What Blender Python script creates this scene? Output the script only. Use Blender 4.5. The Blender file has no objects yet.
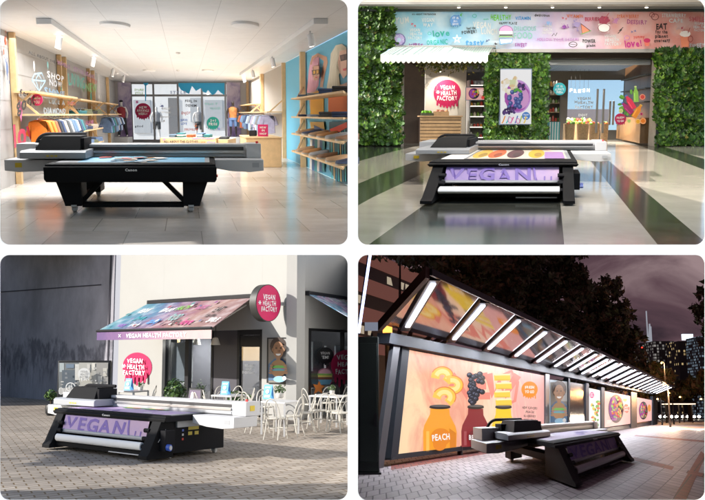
import bpy, bmesh, math, random
from mathutils import Vector, Matrix, noise
R = random.Random(7)
SC = bpy.context.scene
COL = SC.collection
PI = math.pi

# ------------------------------------------------------------------ camera
F = 900.0            # focal length in photo pixels (photo is 705 x 500)
CX, CY = 352.5, 250.0
cam = bpy.data.cameras.new('camera'); camo = bpy.data.objects.new('camera', cam); COL.objects.link(camo)
camo.rotation_euler = (PI/2, 0, 0)
cam.sensor_width = 36; cam.lens = 36*F/705.0; cam.clip_start = .1; cam.clip_end = 3000
SC.camera = camo

# ------------------------------------------------------------------ materials
MATS = {}
def M(name, col, rough=.5, metal=0.0, var=0.0, vs=4.0, emit=0.0, bump=0.0, bs=40.0, spec=.5, alpha=None, trans=0.0, coat=0.0, island=0.0):
    if name in MATS: return MATS[name]
    m = bpy.data.materials.new(name); m.use_nodes = True
    nt = m.node_tree; b = nt.nodes['Principled BSDF']
    c = (col[0], col[1], col[2], 1)
    b.inputs['Base Color'].default_value = c
    b.inputs['Roughness'].default_value = rough
    b.inputs['Metallic'].default_value = metal
    b.inputs['Specular IOR Level'].default_value = spec
    b.inputs['Coat Weight'].default_value = coat
    b.inputs['Transmission Weight'].default_value = trans
    if emit:
        b.inputs['Base Color'].default_value = (c[0]*.06, c[1]*.06, c[2]*.06, 1)
        b.inputs['Specular IOR Level'].default_value = .15
        b.inputs['Emission Color'].default_value = c
        b.inputs['Emission Strength'].default_value = emit
    src = None
    if var:
        tc = nt.nodes.new('ShaderNodeTexCoord'); n = nt.nodes.new('ShaderNodeTexNoise')
        n.inputs['Scale'].default_value = vs; n.inputs['Detail'].default_value = 6; n.inputs['Roughness'].default_value = .65
        nt.links.new(tc.outputs['Object'], n.inputs['Vector'])
        src = n.outputs['Fac']
    if island:
        g = nt.nodes.new('ShaderNodeNewGeometry'); src = g.outputs['Random Per Island']; var = island
    if src is not None:
        mr = nt.nodes.new('ShaderNodeMapRange')
        lo, hi = (0, 1) if island else (.3, .7)
        mr.inputs['From Min'].default_value = lo; mr.inputs['From Max'].default_value = hi
        mr.inputs['To Min'].default_value = 1-var; mr.inputs['To Max'].default_value = 1+var
        nt.links.new(src, mr.inputs['Value'])
        mx = nt.nodes.new('ShaderNodeVectorMath'); mx.operation = 'SCALE'
        mx.inputs[0].default_value = col[:3]
        nt.links.new(mr.outputs['Result'], mx.inputs['Scale'])
        nt.links.new(mx.outputs['Vector'], b.inputs['Base Color'])
    if bump:
        tc2 = nt.nodes.new('ShaderNodeTexCoord'); n2 = nt.nodes.new('ShaderNodeTexNoise')
        n2.inputs['Scale'].default_value = bs; n2.inputs['Detail'].default_value = 4
        nt.links.new(tc2.outputs['Object'], n2.inputs['Vector'])
        bp = nt.nodes.new('ShaderNodeBump'); bp.inputs['Strength'].default_value = bump; bp.inputs['Distance'].default_value = .02
        nt.links.new(n2.outputs['Fac'], bp.inputs['Height']); nt.links.new(bp.outputs['Normal'], b.inputs['Normal'])
    MATS[name] = m
    return m

def ramp_mat(name, stops, axis_vec, lo, hi, distort=.15, nscale=.8, rough=.6, emit=0.0, cloud=0.0):
    """print of a watercolour wash: colours run along axis_vec (object space) and are pushed about by noise"""
    m = bpy.data.materials.new(name); m.use_nodes = True; nt = m.node_tree; b = nt.nodes['Principled BSDF']
    tc = nt.nodes.new('ShaderNodeTexCoord')
    d = nt.nodes.new('ShaderNodeVectorMath'); d.operation = 'DOT_PRODUCT'; d.inputs[1].default_value = axis_vec
    nt.links.new(tc.outputs['Object'], d.inputs[0])
    mr = nt.nodes.new('ShaderNodeMapRange'); mr.inputs['From Min'].default_value = lo; mr.inputs['From Max'].default_value = hi
    nt.links.new(d.outputs['Value'], mr.inputs['Value'])
    n = nt.nodes.new('ShaderNodeTexNoise'); n.inputs['Scale'].default_value = nscale; n.inputs['Detail'].default_value = 6; n.inputs['Roughness'].default_value = .6
    n.inputs['Distortion'].default_value = .8
    nt.links.new(tc.outputs['Object'], n.inputs['Vector'])
    ma = nt.nodes.new('ShaderNodeMath'); ma.operation = 'MULTIPLY_ADD'; ma.inputs[1].default_value = distort*2; ma.inputs[2].default_value = -distort
    nt.links.new(n.outputs['Fac'], ma.inputs[0])
    ad = nt.nodes.new('ShaderNodeMath'); ad.operation = 'ADD'
    nt.links.new(mr.outputs['Result'], ad.inputs[0]); nt.links.new(ma.outputs['Value'], ad.inputs[1])
    cr = nt.nodes.new('ShaderNodeValToRGB'); el = cr.color_ramp.elements
    while len(el) < len(stops): el.new(.5)
    for e, (p, c) in zip(el, stops): e.position = p; e.color = (c[0], c[1], c[2], 1)
    nt.links.new(ad.outputs['Value'], cr.inputs['Fac'])
    out = cr.outputs['Color']
    if cloud:
        n2 = nt.nodes.new('ShaderNodeTexNoise'); n2.inputs['Scale'].default_value = nscale*2.1; n2.inputs['Detail'].default_value = 5
        nt.links.new(tc.outputs['Object'], n2.inputs['Vector'])
        m2 = nt.nodes.new('ShaderNodeMapRange'); m2.inputs['From Min'].default_value = .42; m2.inputs['From Max'].default_value = .72; m2.inputs['To Max'].default_value = cloud
        nt.links.new(n2.outputs['Fac'], m2.inputs['Value'])
        mix = nt.nodes.new('ShaderNodeMix'); mix.data_type = 'RGBA'
        nt.links.new(m2.outputs['Result'], mix.inputs[0]); nt.links.new(out, mix.inputs[6]); mix.inputs[7].default_value = (.86, .86, .88, 1)
        out = mix.outputs[2]
    nt.links.new(out, b.inputs['Base Color']); b.inputs['Roughness'].default_value = rough
    if emit:
        nt.links.new(out, b.inputs['Emission Color']); b.inputs['Emission Strength'].default_value = emit
        dm = nt.nodes.new('ShaderNodeVectorMath'); dm.operation = 'SCALE'; b.inputs['Specular IOR Level'].default_value = .15; dm.inputs['Scale'].default_value = .06; nt.links.new(out, dm.inputs[0]); nt.links.new(dm.outputs['Vector'], b.inputs['Base Color'])
    return m

# ------------------------------------------------------------------ panels: four places, each level in itself, seen in four directions
class Panel:
    def __init__(s, H, yh, vp):
        s.H, s.yh = H, yh
        ph = math.atan((CY-yh)/F); s.c, s.s = math.cos(ph), math.sin(ph)
        s.M = Matrix(((1, 0, 0, 0), (0, s.c, -s.s, 0), (0, s.s, s.c, 0), (0, 0, 0, 1))) @ Matrix.Translation((0, 0, -H))
        s.dx = (vp-CX)/F*s.c
    def ray(s, px, py):
        g = ((px-CX)/F, 1.0, -(py-CY)/F)
        return Vector((g[0], g[1]*s.c+g[2]*s.s, -g[1]*s.s+g[2]*s.c))
    def fl(s, px, py, z=0.0):            # the point of height z seen at a pixel of the photo
        r = s.ray(px, py); t = (z-s.H)/r.z
        return Vector((r.x*t, r.y*t, z))
    def at(s, px, py, y):                # the point at depth y
        r = s.ray(px, py); t = y/r.y
        return Vector((r.x*t, y, s.H+r.z*t))
    def rm(s, X, Y, Z):                  # room coordinates: X off the vanishing line, Y depth, Z height
        return Vector((X+s.dx*Y, Y, Z))
    def ident(s): return Matrix.Identity(4)

class Wall:
    """upright plane through floor point P along direction d; out = side of its face"""
    def __init__(s, pan, P, d, out):
        s.p, s.P, s.d = pan, Vector((P[0], P[1], 0)), Vector((d[0], d[1], 0)).normalized()
        n = Vector((s.d.y, -s.d.x, 0)); o = Vector((out[0], out[1], 0))
        s.n = n if n.dot(o) > 0 else -n
    def pt(s, a, z, off=0.0): return s.P+s.d*a+s.n*off+Vector((0, 0, z))
    def px(s, px, py, off=0.0):
        r = s.p.ray(px, py); o = Vector((0, 0, s.p.H)); Q = s.P+s.n*off
        t = (Q-o).dot(s.n)/r.dot(s.n); h = o+r*t
        return ((h-Q).dot(s.d), h.z)
    def a(s, px, py=None, off=0.0): return s.px(px, py if py is not None else s.p.yh, off)[0]

TL = Panel(2.4, 114, 185)
TR = Panel(2.4, 113, 552)
BL = Panel(1.0, 348, 690)
BR = Panel(1.8, 413, 730)

# ------------------------------------------------------------------ objects
def uname(n): return n
def tag(o, label=None, cat=None, group=None, kind=None):
    if label: o['label'] = label
    if cat: o['category'] = cat
    if group: o['group'] = group
    if kind: o['kind'] = kind
    return o
def thing(pan, name, label, cat, base=(0, 0, 0), group=None):
    o = bpy.data.objects.new(name, None); COL.objects.link(o); o.empty_display_size = .2
    o.matrix_world = pan.M @ Matrix.Translation(Vector(base))
    o['base'] = tuple(base)
    return tag(o, label, cat, group)
def dup(root, pan, base, rotz=0.0, label=None, sc=1.0, group=None):
    def cp(o, par):
        c = o.copy(); COL.objects.link(c)
        if par: c.parent = par
        for ch in list(o.children): cp(ch, c)
        return c
    c = cp(root, None)
    c.matrix_world = pan.M @ Matrix.Translation(Vector(base)) @ Matrix.Rotation(rotz, 4, 'Z') @ Matrix.Scale(sc, 4)
    if label: c['label'] = label
    if group: c['group'] = group
    return c

class MB:
    """collects shapes; tf maps model coordinates to panel coordinates"""
    def __init__(s, tf=None): s.v = []; s.f = []; s.fm = []; s.tf = tf; s.mi = 0; s.mats = []
    def mat(s, m):
        if m not in s.mats: s.mats.append(m)
        s.mi = s.mats.index(m); return s
    def add(s, vs, fs):
        o = len(s.v)
        for p in vs:
            p = Vector(p); s.v.append(s.tf(p) if s.tf else p)
        for f in fs: s.f.append([i+o for i in f]); s.fm.append(s.mi)
        return s
    def poly(s, pts): return s.add(pts, [list(range(len(pts)))])
    def box(s, x0, x1, y0, y1, z0, z1):
        return s.add([(x0, y0, z0), (x1, y0, z0), (x1, y1, z0), (x0, y1, z0), (x0, y0, z1), (x1, y0, z1), (x1, y1, z1), (x0, y1, z1)],
                     [(3, 2, 1, 0), (4, 5, 6, 7), (0, 1, 5, 4), (1, 2, 6, 5), (2, 3, 7, 6), (3, 0, 4, 7)])
    def slab(s, pts, off):               # polygon thickened by vector off
        off = Vector(off); n = len(pts); a = [Vector(p) for p in pts]; b = [p+off for p in a]
        return s.add(a+b, [list(range(n)), list(range(2*n-1, n-1, -1))]+[(i, i+n, (i+1) % n+n, (i+1) % n) for i in range(n)])
    def prism(s, poly, x0, x1, ax='x'):  # poly in the two other axes
        def mk(a, t): return (t, a[0], a[1]) if ax == 'x' else ((a[0], t, a[1]) if ax == 'y' else (a[0], a[1], t))
        n = len(poly); vs = [mk(a, x0) for a in poly]+[mk(a, x1) for a in poly]
        return s.add(vs, [list(range(n)), list(range(2*n-1, n-1, -1))]+[(i, i+n, (i+1) % n+n, (i+1) % n) for i in range(n)])
    def tube(s, path, r, n=8, closed=False, caps=True):
        P = [Vector(p) for p in path]; rr = r if isinstance(r, (list, tuple)) else [r]*len(P)
        vs = []; fs = []; k = len(P); up = None
        for i, p in enumerate(P):
            if closed: t = P[(i+1) % k]-P[i-1]
            else: t = P[min(i+1, k-1)]-P[max(i-1, 0)]
            t = t.normalized() if t.length > 1e-9 else Vector((0, 0, 1))
            if up is None:
                up = Vector((0, 0, 1)) if abs(t.z) < .9 else Vector((1, 0, 0))
            a = t.cross(up)
            if a.length < 1e-6: a = t.cross(Vector((0, 1, .1)))
            a.normalize(); b = a.cross(t); up = b
            for j in range(n):
                q = 2*PI*j/n; vs.append(p+(a*math.cos(q)+b*math.sin(q))*rr[i])
        m = k if closed else k-1
        for i in range(m):
            for j in range(n):
                fs.append((i*n+j, i*n+(j+1) % n, ((i+1) % k)*n+(j+1) % n, ((i+1) % k)*n+j))
        if caps and not closed: fs.append(list(range(n-1, -1, -1))); fs.append([(k-1)*n+j for j in range(n)])
        return s.add(vs, fs)
    def bar(s, p0, p1, w, h=None):       # rectangular bar
        p0, p1 = Vector(p0), Vector(p1); h = h or w; t = (p1-p0).normalized()
        u = Vector((0, 0, 1)) if abs(t.z) < .9 else Vector((0, 1, 0))
        a = t.cross(u).normalized()*w/2; b = a.cross(t).normalized()*h/2
        return s.add([p0-a-b, p0+a-b, p0+a+b, p0-a+b, p1-a-b, p1+a-b, p1+a+b, p1-a+b],
                     [(3, 2, 1, 0), (4, 5, 6, 7), (0, 1, 5, 4), (1, 2, 6, 5), (2, 3, 7, 6), (3, 0, 4, 7)])
    def lathe(s, prof, c=(0, 0, 0), n=16, sq=(1, 1)):
        vs = []; fs = []
        for r, z in prof:
            for j in range(n):
                q = 2*PI*j/n; vs.append((c[0]+r*math.cos(q)*sq[0], c[1]+r*math.sin(q)*sq[1], c[2]+z))
        for i in range(len(prof)-1):
            for j in range(n): fs.append((i*n+j, i*n+(j+1) % n, (i+1)*n+(j+1) % n, (i+1)*n+j))
        fs.append(list(range(n-1, -1, -1))); fs.append([(len(prof)-1)*n+j for j in range(n)])
        return s.add(vs, fs)
    def ball(s, c, r, n=10, m=6, jit=0.0):
        r = r if isinstance(r, (list, tuple)) else (r, r, r)
        prof = []; vs = [(c[0], c[1], c[2]-r[2])]; fs = []
        for i in range(1, m):
            t = PI*i/m
            for j in range(n):
                q = 2*PI*j/n; k = 1+R.uniform(-jit, jit)
                vs.append((c[0]+r[0]*k*math.sin(t)*math.cos(q), c[1]+r[1]*k*math.sin(t)*math.sin(q), c[2]-r[2]*k*math.cos(t)))
        vs.append((c[0], c[1], c[2]+r[2])); L = len(vs)-1
        for j in range(n):
            fs.append((0, 1+(j+1) % n, 1+j)); fs.append((L, L-n+j, L-n+(j+1) % n))
        for i in range(m-2):
            for j in range(n): fs.append((1+i*n+j, 1+i*n+(j+1) % n, 1+(i+1)*n+(j+1) % n, 1+(i+1)*n+j))
        return s.add(vs, fs)
    def build(s, name, mat=None, parent=None, pan=None, base=None, smooth=True, bevel=0.0, ang=35, recalc=True):
        """as a part of parent (a thing), or as a top-level mesh of panel pan standing at base"""
        if parent is not None and base is None:
            base = Vector(parent['base']) if 'base' in parent else Vector(parent.get('pbase', (0, 0, 0)))
        b = Vector(base or (0, 0, 0))
        me = bpy.data.meshes.new(name)
        me.from_pydata([tuple(p-b) for p in s.v], [], s.f)
        for m in (s.mats if s.mats else [mat]): me.materials.append(m)
        if s.mats:
            for p, k in zip(me.polygons, s.fm): p.material_index = k
        if recalc:
            bm = bmesh.new(); bm.from_mesh(me); bmesh.ops.recalc_face_normals(bm, faces=bm.faces); bm.to_mesh(me); bm.free()
        if smooth:
            for p in me.polygons: p.use_smooth = True
            me.set_sharp_from_angle(angle=math.radians(ang))
        o = bpy.data.objects.new(name, me); COL.objects.link(o)
        if parent is not None:
            o.parent = parent; o['pbase'] = tuple(b)
        else:
            o.matrix_world = pan.M @ Matrix.Translation(b); o['base'] = tuple(b)
        if bevel:
            md = o.modifiers.new('bevel', 'BEVEL'); md.width = bevel; md.segments = 2; md.limit_method = 'ANGLE'; md.angle_limit = math.radians(40)
        return o

# ------------------------------------------------------------------ lettering
_glyph = {}
def glyph(ch):
    if ch in _glyph: return _glyph[ch]
    cu = bpy.data.curves.new('lettering', 'FONT'); cu.body = ch; cu.size = 1; cu.offset = .028; cu.resolution_u = 2; cu.fill_mode = 'FRONT'
    o = bpy.data.objects.new('lettering', cu); COL.objects.link(o)
    dg = bpy.context.evaluated_depsgraph_get(); dg.update()
    me = bpy.data.meshes.new_from_object(o.evaluated_get(dg))
    vs = [(v.co.x, v.co.y) for v in me.vertices]; fs = [list(p.vertices) for p in me.polygons]
    w = max([v[0] for v in vs], default=.3)
    bpy.data.objects.remove(o); bpy.data.meshes.remove(me); bpy.data.curves.remove(cu)
    _glyph[ch] = (vs, fs, w); return _glyph[ch]

class Art:
    """flat print on a plane: pos(a, b, off) gives the 3-D point; every shape sits a hair above the one before"""
    def __init__(s, pos, step=.004, emit=0.0, pre='print'):
        s.mb = MB(); s.pos = pos; s.k = 0; s.step = step; s.emit = emit; s.pre = pre
    def col(s, c, e=None, rough=.55):
        e = s.emit if e is None else e
        s.mb.mat(M('%s_%d_%d_%d_%g' % (s.pre, int(c[0]*99), int(c[1]*99), int(c[2]*99), e), c, rough, emit=e)); return s
    def usem(s, m): s.mb.mat(m); return s
    def _add(s, pts, faces=None):
        s.k += 1; o = s.k*s.step
        s.mb.add([s.pos(a, b, o) for a, b in pts], faces or [list(range(len(pts)))])
        return s
    def poly(s, pts): return s._add(pts)
    def rect(s, a0, b0, a1, b1): return s._add([(a0, b0), (a1, b0), (a1, b1), (a0, b1)])
    def ell(s, a, b, ra, rb=None, n=28, rot=0.0, jit=0.0, t0=0, t1=2*PI):
        rb = rb or ra; P = []; full = t1-t0 > 6.2
        for i in range(n if full else n+1):
            q = t0+(t1-t0)*i/n; k = 1+(R.uniform(-jit, jit) if jit else 0)
            x, y = ra*k*math.cos(q), rb*k*math.sin(q)
            P.append((a+x*math.cos(rot)-y*math.sin(rot), b+x*math.sin(rot)+y*math.cos(rot)))
        return s._add(P)
    def line(s, pts, w, round_=True):
        P = [Vector((p[0], p[1])) for p in pts]; n = len(P); vs = []
        L, Rr = [], []
        for i, p in enumerate(P):
            t = (P[min(i+1, n-1)]-P[max(i-1, 0)]); t = t.normalized() if t.length > 1e-9 else Vector((1, 0)); nn = Vector((-t.y, t.x))*w/2
            if round_ and i == 0: p = p-t*w*.3
            if round_ and i == n-1: p = p+t*w*.3
            L.append(tuple(p+nn)); Rr.append(tuple(p-nn))
        vs = L+Rr
        return s._add(vs, [(i, i+1, n+i+1, n+i) for i in range(n-1)])
    def arc(s, a, b, ra, rb, t0, t1, w, n=14):
        return s.line([(a+ra*math.cos(t0+(t1-t0)*i/n), b+rb*math.sin(t0+(t1-t0)*i/n)) for i in range(n+1)], w)
    def ring(s, a, b, ra, rb, w, n=24): return s.arc(a, b, ra, rb, 0, 2*PI, w, n)
    def text(s, t, a, b, h, rot=0.0, jit=1.0, width=None, center=True, sx=1.0, bold=0.0):
        """hand-lettered line: every letter leans a little differently"""
        adv = []; x = 0
        for ch in t:
            if ch == ' ': adv.append((x, None)); x += .34; continue
            g = glyph(ch); adv.append((x, g)); x += g[2]+.09
        tot = max(x-.09, .01)
        k = h/.72
        kx = (width/tot) if width else k*sx
        vs = []; fs = []
        for x0, g in adv:
            if g is None: continue
            th = R.uniform(-.12, .12)*jit; sc = 1+R.uniform(-.12, .12)*jit; dy = R.uniform(-.06, .06)*jit; o = len(vs)
            cxg = g[2]/2
            for vx, vy in g[0]:
                ux, uy = (vx-cxg)*sc, (vy-.36)*sc
                gx = x0+cxg+ux*math.cos(th)-uy*math.sin(th); gy = .36+dy+ux*math.sin(th)+uy*math.cos(th)
                gx = (gx-(tot/2 if center else 0))*kx; gy = (gy-.36)*k
                vs.append((a+gx*math.cos(rot)-gy*math.sin(rot), b+gx*math.sin(rot)+gy*math.cos(rot)))
            fs += [[i+o for i in f] for f in g[1]]
        if vs: s._add(vs, fs)
        return s
    def drips(s, a, b, r, c, n=6, ln=.55):
        """round splash of paint with drips running down"""
        s.col(c); s.ell(a, b, r, r*.98, 36)
        for i in range(n):
            x = a+r*(-.72+1.44*i/(n-1)); y0 = b-math.sqrt(max(r*r-(x-a)**2, 0))*.9; l = r*ln*(.55+.6*R.random())*(1 if i % 2 else .7); w = r*.13
            y1 = min(y0-l*.4, b-r*.62-l)
            s.rect(x-w/2, y1, x+w/2, y0+r*.25); s.ell(x, y1, w*.62, w*.9, 10)
        return s
    def splat(s, a, b, r, c, n=10):
        s.col(c); s.ell(a, b, r*.55, r*.5, 14, jit=.25)
        for i in range(n):
            q = R.uniform(0, 2*PI); d = r*R.uniform(.6, 1.15); s.ell(a+d*math.cos(q), b+d*math.sin(q), r*R.uniform(.05, .2), n=8)
        return s
    def heart(s, a, b, r):
        P = []
        for i in range(22):
            t = 2*PI*i/22; P.append((a+r*.062*16*math.sin(t)**3, b+r*.062*(13*math.cos(t)-5*math.cos(2*t)-2*math.cos(3*t)-math.cos(4*t))))
        return s._add(P)
    def build(s, name, parent=None, pan=None, base=None):
        return s.mb.build(name, None, parent, pan, base, smooth=False, recalc=False)
WHITE = (.8, .8, .8); BLACK = (.012, .012, .014); CRIM = (.44, .006, .078); TEAL = (.02, .42, .38); PINK = (.75, .09, .3)
def vegan_disc(A, a, b, r, drips=True, white=(.85, .85, .85), c=CRIM, n=6):
    if drips: A.drips(a, b, r, c, n, .45)
    else: A.col(c).ell(a, b, r, r, 40)
    A.col(white)
    A.text('VEGAN', a+.02*r, b+.42*r, .3*r, width=1.05*r); A.text('HEALTH', a+.1*r, b+.02*r, .3*r, width=1.15*r); A.text('FACTORY', a, b-.38*r, .3*r, width=1.5*r)
    x, y = a-.68*r, b+.06*r
    for q in (0, PI/3, 2*PI/3): A.line([(x-.12*r*math.cos(q), y-.12*r*math.sin(q)), (x+.12*r*math.cos(q), y+.12*r*math.sin(q))], .05*r)
# ------------------------------------------------------------------ wide flatbed printers
def printer(pan, fit, label, roll, bed, side='full', bright=1.0):
    ox, oy, ux, uy, vx, vy, sz = fit
    u, v = Vector((ux, uy, 0)), Vector((vx, vy, 0)); O = Vector((ox, oy, 0))
    tf = lambda p: O+u*p.x+v*p.y+Vector((0, 0, p.z*sz))
    base = O+v*1.3
    blk = M('printer_black', (.011, .011, .012), .6, spec=.06); soft = M('printer_matt_black', (.014, .014, .016), .65, spec=.06)
    wht = M('printer_white', (.49, .49, .50), .4); gry = M('printer_grey', (.33, .34, .36), .4); sil = M('aluminium', (.5, .5, .52), .28, .8)
    dark = M('dark_slot', (.04, .04, .045), .4); paper = M('roll_paper', (.78, .77, .76), .6); yel = M('warning_yellow', (.62, .45, .02), .5)
    t = thing(pan, 'flatbed_printer', label, 'printer', base)
    bv = .008*sz
    mb = lambda: MB(tf)
    z0 = .63 if not roll else .855
    # table: frame rim and black front rail
    m = mb(); m.box(-1.72, 1.72, 0, 2.655, max(z0, .8)+.004, .985); m.build('table_frame', soft, t, bevel=bv)
    m = mb(); m.add([(-1.70, -.03, z0), (1.70, -.03, z0), (1.74, -.05, z0+.06), (-1.74, -.05, z0+.06), (-1.74, -.05, .93), (1.74, -.05, .93), (1.66, .08, 1.0), (-1.66, .08, 1.0),
                     (-1.7, .3, z0), (1.7, .3, z0), (1.66, .3, 1.0), (-1.66, .3, 1.0)],
                    [(0, 1, 2, 3), (3, 2, 5, 4), (4, 5, 6, 7), (7, 6, 10, 11), (8, 9, 1, 0), (11, 10, 9, 8), (0, 3, 4, 7, 11, 8), (1, 9, 10, 6, 5, 2)])
    rail = m.build('front_rail', blk, t, bevel=bv)
    Atx = Art(lambda a, b, o: tf(Vector((a, -.052-o, b))), .001)
    Atx.col((.85, .85, .85)).text('Canon', .02, (.88 if not roll else .925), .05, jit=0, sx=1.15); Atx.build('logo_lettering', rail)
    # bed with the print lying on it
    m = mb(); m.box(-1.6, 1.6, .18, 2.6, .986, .996); m.build('print_bed', gry, t)
    A = Art(lambda a, b, o: tf(Vector((a, b, .998+o))), .0012); bed(A); A.build('printed_sheet', t)
    # legs and running gear
    def caster(x, y):
        c = mb(); c.tube([(x-.035, y+.03, .06), (x+.035, y+.03, .06)], .06, 14); w = c.build('caster_wheel', M('wheel_grey', (.42, .42, .43), .4), t)
        c = mb(); c.box(x-.055, x+.055, y-.06, y+.06, .115, .15); c.box(x-.055, x-.04, y-.03, y+.06, .04, .115); c.box(x+.04, x+.055, y-.03, y+.06, .04, .115)
        c.build('caster_fork', M('caster_white', (.5, .5, .5), .4), w)
    if not roll:
        for s in (-1, 1):
            for y0 in (.12, 2.05):
                l = mb(); l.prism([(s*1.56, z0+.02), (s*1.04, z0+.02), (s*1.04, .125), (s*1.38, .125), (s*1.40, .2)], y0, y0+.5, 'y'); l.build('leg', blk, t, bevel=bv)
            b = mb(); b.bar((s*.62, .3, z0+.02), (s*1.06, .3, .2), .09, .09); b.build('brace', blk, t)
            b = mb(); b.bar((s*1.2, .6, .2), (s*1.2, 2.1, .2), .1, .1); b.build('side_bar', soft, t)
            for y in (.16, 2.3): caster(s*(1.15 if y > 1 else 1.2), y)
        b = mb(); b.box(-1.05, 1.05, .2, .4, .085, .175); b.build('crossbar', blk, t, bevel=bv)
        b = mb(); b.box(-1.05, 1.05, 2.2, 2.3, .42, .62); b.build('rear_crossbar', soft, t)
        for s in (-1, 1):
            b = mb(); b.tube([(s*1.715, .3, .72), (s*1.765, .3, .72)], .03, 10); b.build('stop_button', M('signal_red', (.6, .02, .02), .4), t)
    else:
        for s in (-1, 1):
            l = mb(); l.prism([(-.03, .87), (.45, .87), (.45, .05), (-.54, .05), (-.54, .13), (-.46, .19)], s*1.37, s*1.62, 'x'); l.build('slanted_leg', blk, t, bevel=bv)
            for yy, zz in ((.9, .7),):
                pass
            b = mb()
            for zz, yy in ((.66, -.16), (.48, -.22), (.31, -.3)):
                b.tube([(s*1.26, yy, zz), (s*1.40, yy, zz)], .05, 12)
            b.build('spindle', soft, t)
        # body
        if side == 'full':
            b = mb(); b.box(-1.55, 1.55, .5, 2.62, .12, .86); cab = b.build('cabinet', soft, t, bevel=bv)
            Aw = Art(lambda a, bb, o: tf(Vector((1.552+o, a, bb))), .0015)
            for (a, bb) in ((1.12, .5), (1.38, .5), (1.12, .62), (1.38, .62), (1.25, .62)): Aw.col((.5, .4, .05)); Aw.rect(a, bb, a+.16, bb+.08)
            for k in range(4): Aw.col([(.5, .05, .04), (.5, .5, .5), (.1, .15, .5), (.45, .35, .05)][k]).rect(.86, .4+.1*k, .93, .45+.1*k)
            Aw.build('warning_stickers', cab)
            b = mb(); b.box(1.552, 1.60, .62, 2.6, .70, .86); b.build('side_rail', gry, t, bevel=bv)
        else:
            for s in (-1, 1):
                b = mb(); b.box(s*1.55, s*1.2, .46, 2.62, .42, .62); b.build('side_bar', soft, t, bevel=bv)
                b = mb(); b.box(s*1.55, s*1.1, 2.25, 2.62, .14, .86); b.build('rear_leg', soft, t, bevel=bv)
            b = mb(); b.box(-1.1, 1.1, 2.3, 2.4, .4, .6); b.build('rear_crossbar', soft, t)
        for s in (-1, 1):
            for y in (.55, 2.4): caster(s*1.42, y)
        b = mb(); b.box(-1.4, 1.4, -.28, .1, .1, .2); b.build('crossbar', blk, t, bevel=bv)
        b = mb(); b.box(.35, 1.25, -.33, -.285, .105, .125); b.build('light_strip', wht, t)
        b = mb(); b.tube([(-1.32, -.3, .31), (1.3, -.3, .31)], .092, 20); b.build('media_roll', paper, t)
        b = mb(); b.tube([(-1.4, -.12, .47), (1.4, -.12, .47)], .05, 14); b.build('tension_roller', gry, t)
        # printed web hanging from the table to the rollers
        sh = mb(); lil = ramp_mat('lilac_wash', [(0, (.30, .21, .46)), (.35, (.45, .32, .54)), (.65, (.55, .38, .53)), (1, (.38, .28, .54))], (1, 0, .3), -2, 2, .4, 1.6)
        prof = [(.04, .87), (-.03, .845), (-.14, .505), (-.10, .46)]
        sh.add([(x, y, z) for y, z in prof for x in (-1.3, 1.29)], [(2*i, 2*i+1, 2*i+3, 2*i+2) for i in range(len(prof)-1)])
        web = sh.build('printed_media', lil, t)
        def on_web(a, b, o):
            for (ya, za), (yb, zb) in zip(prof, prof[1:]):
                if b >= zb: break
            k = (b-za)/(zb-za) if zb != za else 0; return tf(Vector((a, ya+(yb-ya)*k-.008-o, b)))
        Av = Art(on_web, .0015)
        Av.col((.17, .10, .40)).text('VEGAN', -.28, .67, .31, width=1.85, jit=.6)
        Av.col((.2, .12, .42))
        for q in (.95, 1.1): Av.rect(q, .50, q+.035, .62)
        Av.line([(.72, .83), (.75, .6), (.78, .52)], .05)
        Av.build('lettering', web)
        # operator box with its blue knob
        b = mb(); b.box(1.63, 1.78, -.08, .28, .22, .68); pb = b.build('control_box', soft, t, bevel=bv)
        b = mb(); b.tube([(1.781, .0, .31), (1.86, .0, .31)] if side == 'full' else [(1.705, -.082, .31), (1.705, -.15, .31)], .075, 16); kb = b.build('blue_knob', M('knob_blue', (.03, .09, .42), .35), pb)
        b = mb(); b.tube([(1.862, .0, .31), (1.872, .0, .31)] if side == 'full' else [(1.705, -.152, .31), (1.705, -.162, .31)], .05, 16); b.build('knob_cap', wht, kb)
        if side == 'full':
            Ab = Art(lambda a, bb, o: tf(Vector((1.622+o, a, bb))), .0015); Ab.col((.7, .7, .7))
            for k in range(4): Ab.line([(-.13+.05*k, .42+.04*k), (-.02+.05*k, .54+.05*k)], .014)
            Ab.build('printed_marks', pb)
    # gantry across the table
    yg = 1.584
    b = mb(); b.box(-2.78, 2.72, yg, yg+.5, 1.0, 1.295); gb = b.build('gantry_beam', wht, t, bevel=bv)
    b = mb(); b.box(-2.5, 2.4, yg-.012, yg-.002, 1.165, 1.235); b.build('guide_slot', dark, gb)
    b = mb(); b.box(-2.5, 2.4, yg-.05, yg-.004, 1.10, 1.15); b.build('guide_rail', sil, gb)
    b = mb(); b.box(-2.5, 2.4, yg-.02, yg-.005, 1.015, 1.07); b.build('lower_rail', gry, gb)
    for s in (-1, 1):
        b = mb(); b.box(s*2.83 if s < 0 else 2.46, s*2.40 if s < 0 else 2.80, yg-.06, yg+.54, .99, 1.31); ec = b.build('end_cap', wht, t, bevel=bv)
        if s > 0: b = mb(); b.tube([(2.72, yg+.1, 1.31), (2.72, yg+.1, 1.36)], .03, 8); b.build('stop_button', M('signal_red', (.6, .02, .02), .4), ec)
        if s > 0: b = mb(); b.box(2.802, 2.806, yg+.1, yg+.3, 1.1, 1.22); b.build('warning_sticker', yel, ec)
        # tray wing on either side
        w = mb(); xo = 2.936 if s < 0 else 2.80
        w.prism([(s*xo, .985), (s*1.725, .985), (s*1.725, .80), (s*2.1, .735), (s*(xo-.3), .715), (s*xo, .75)], yg-.55, yg+.42, 'y')
        wg = w.build('side_tray', wht, t, bevel=bv)
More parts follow.
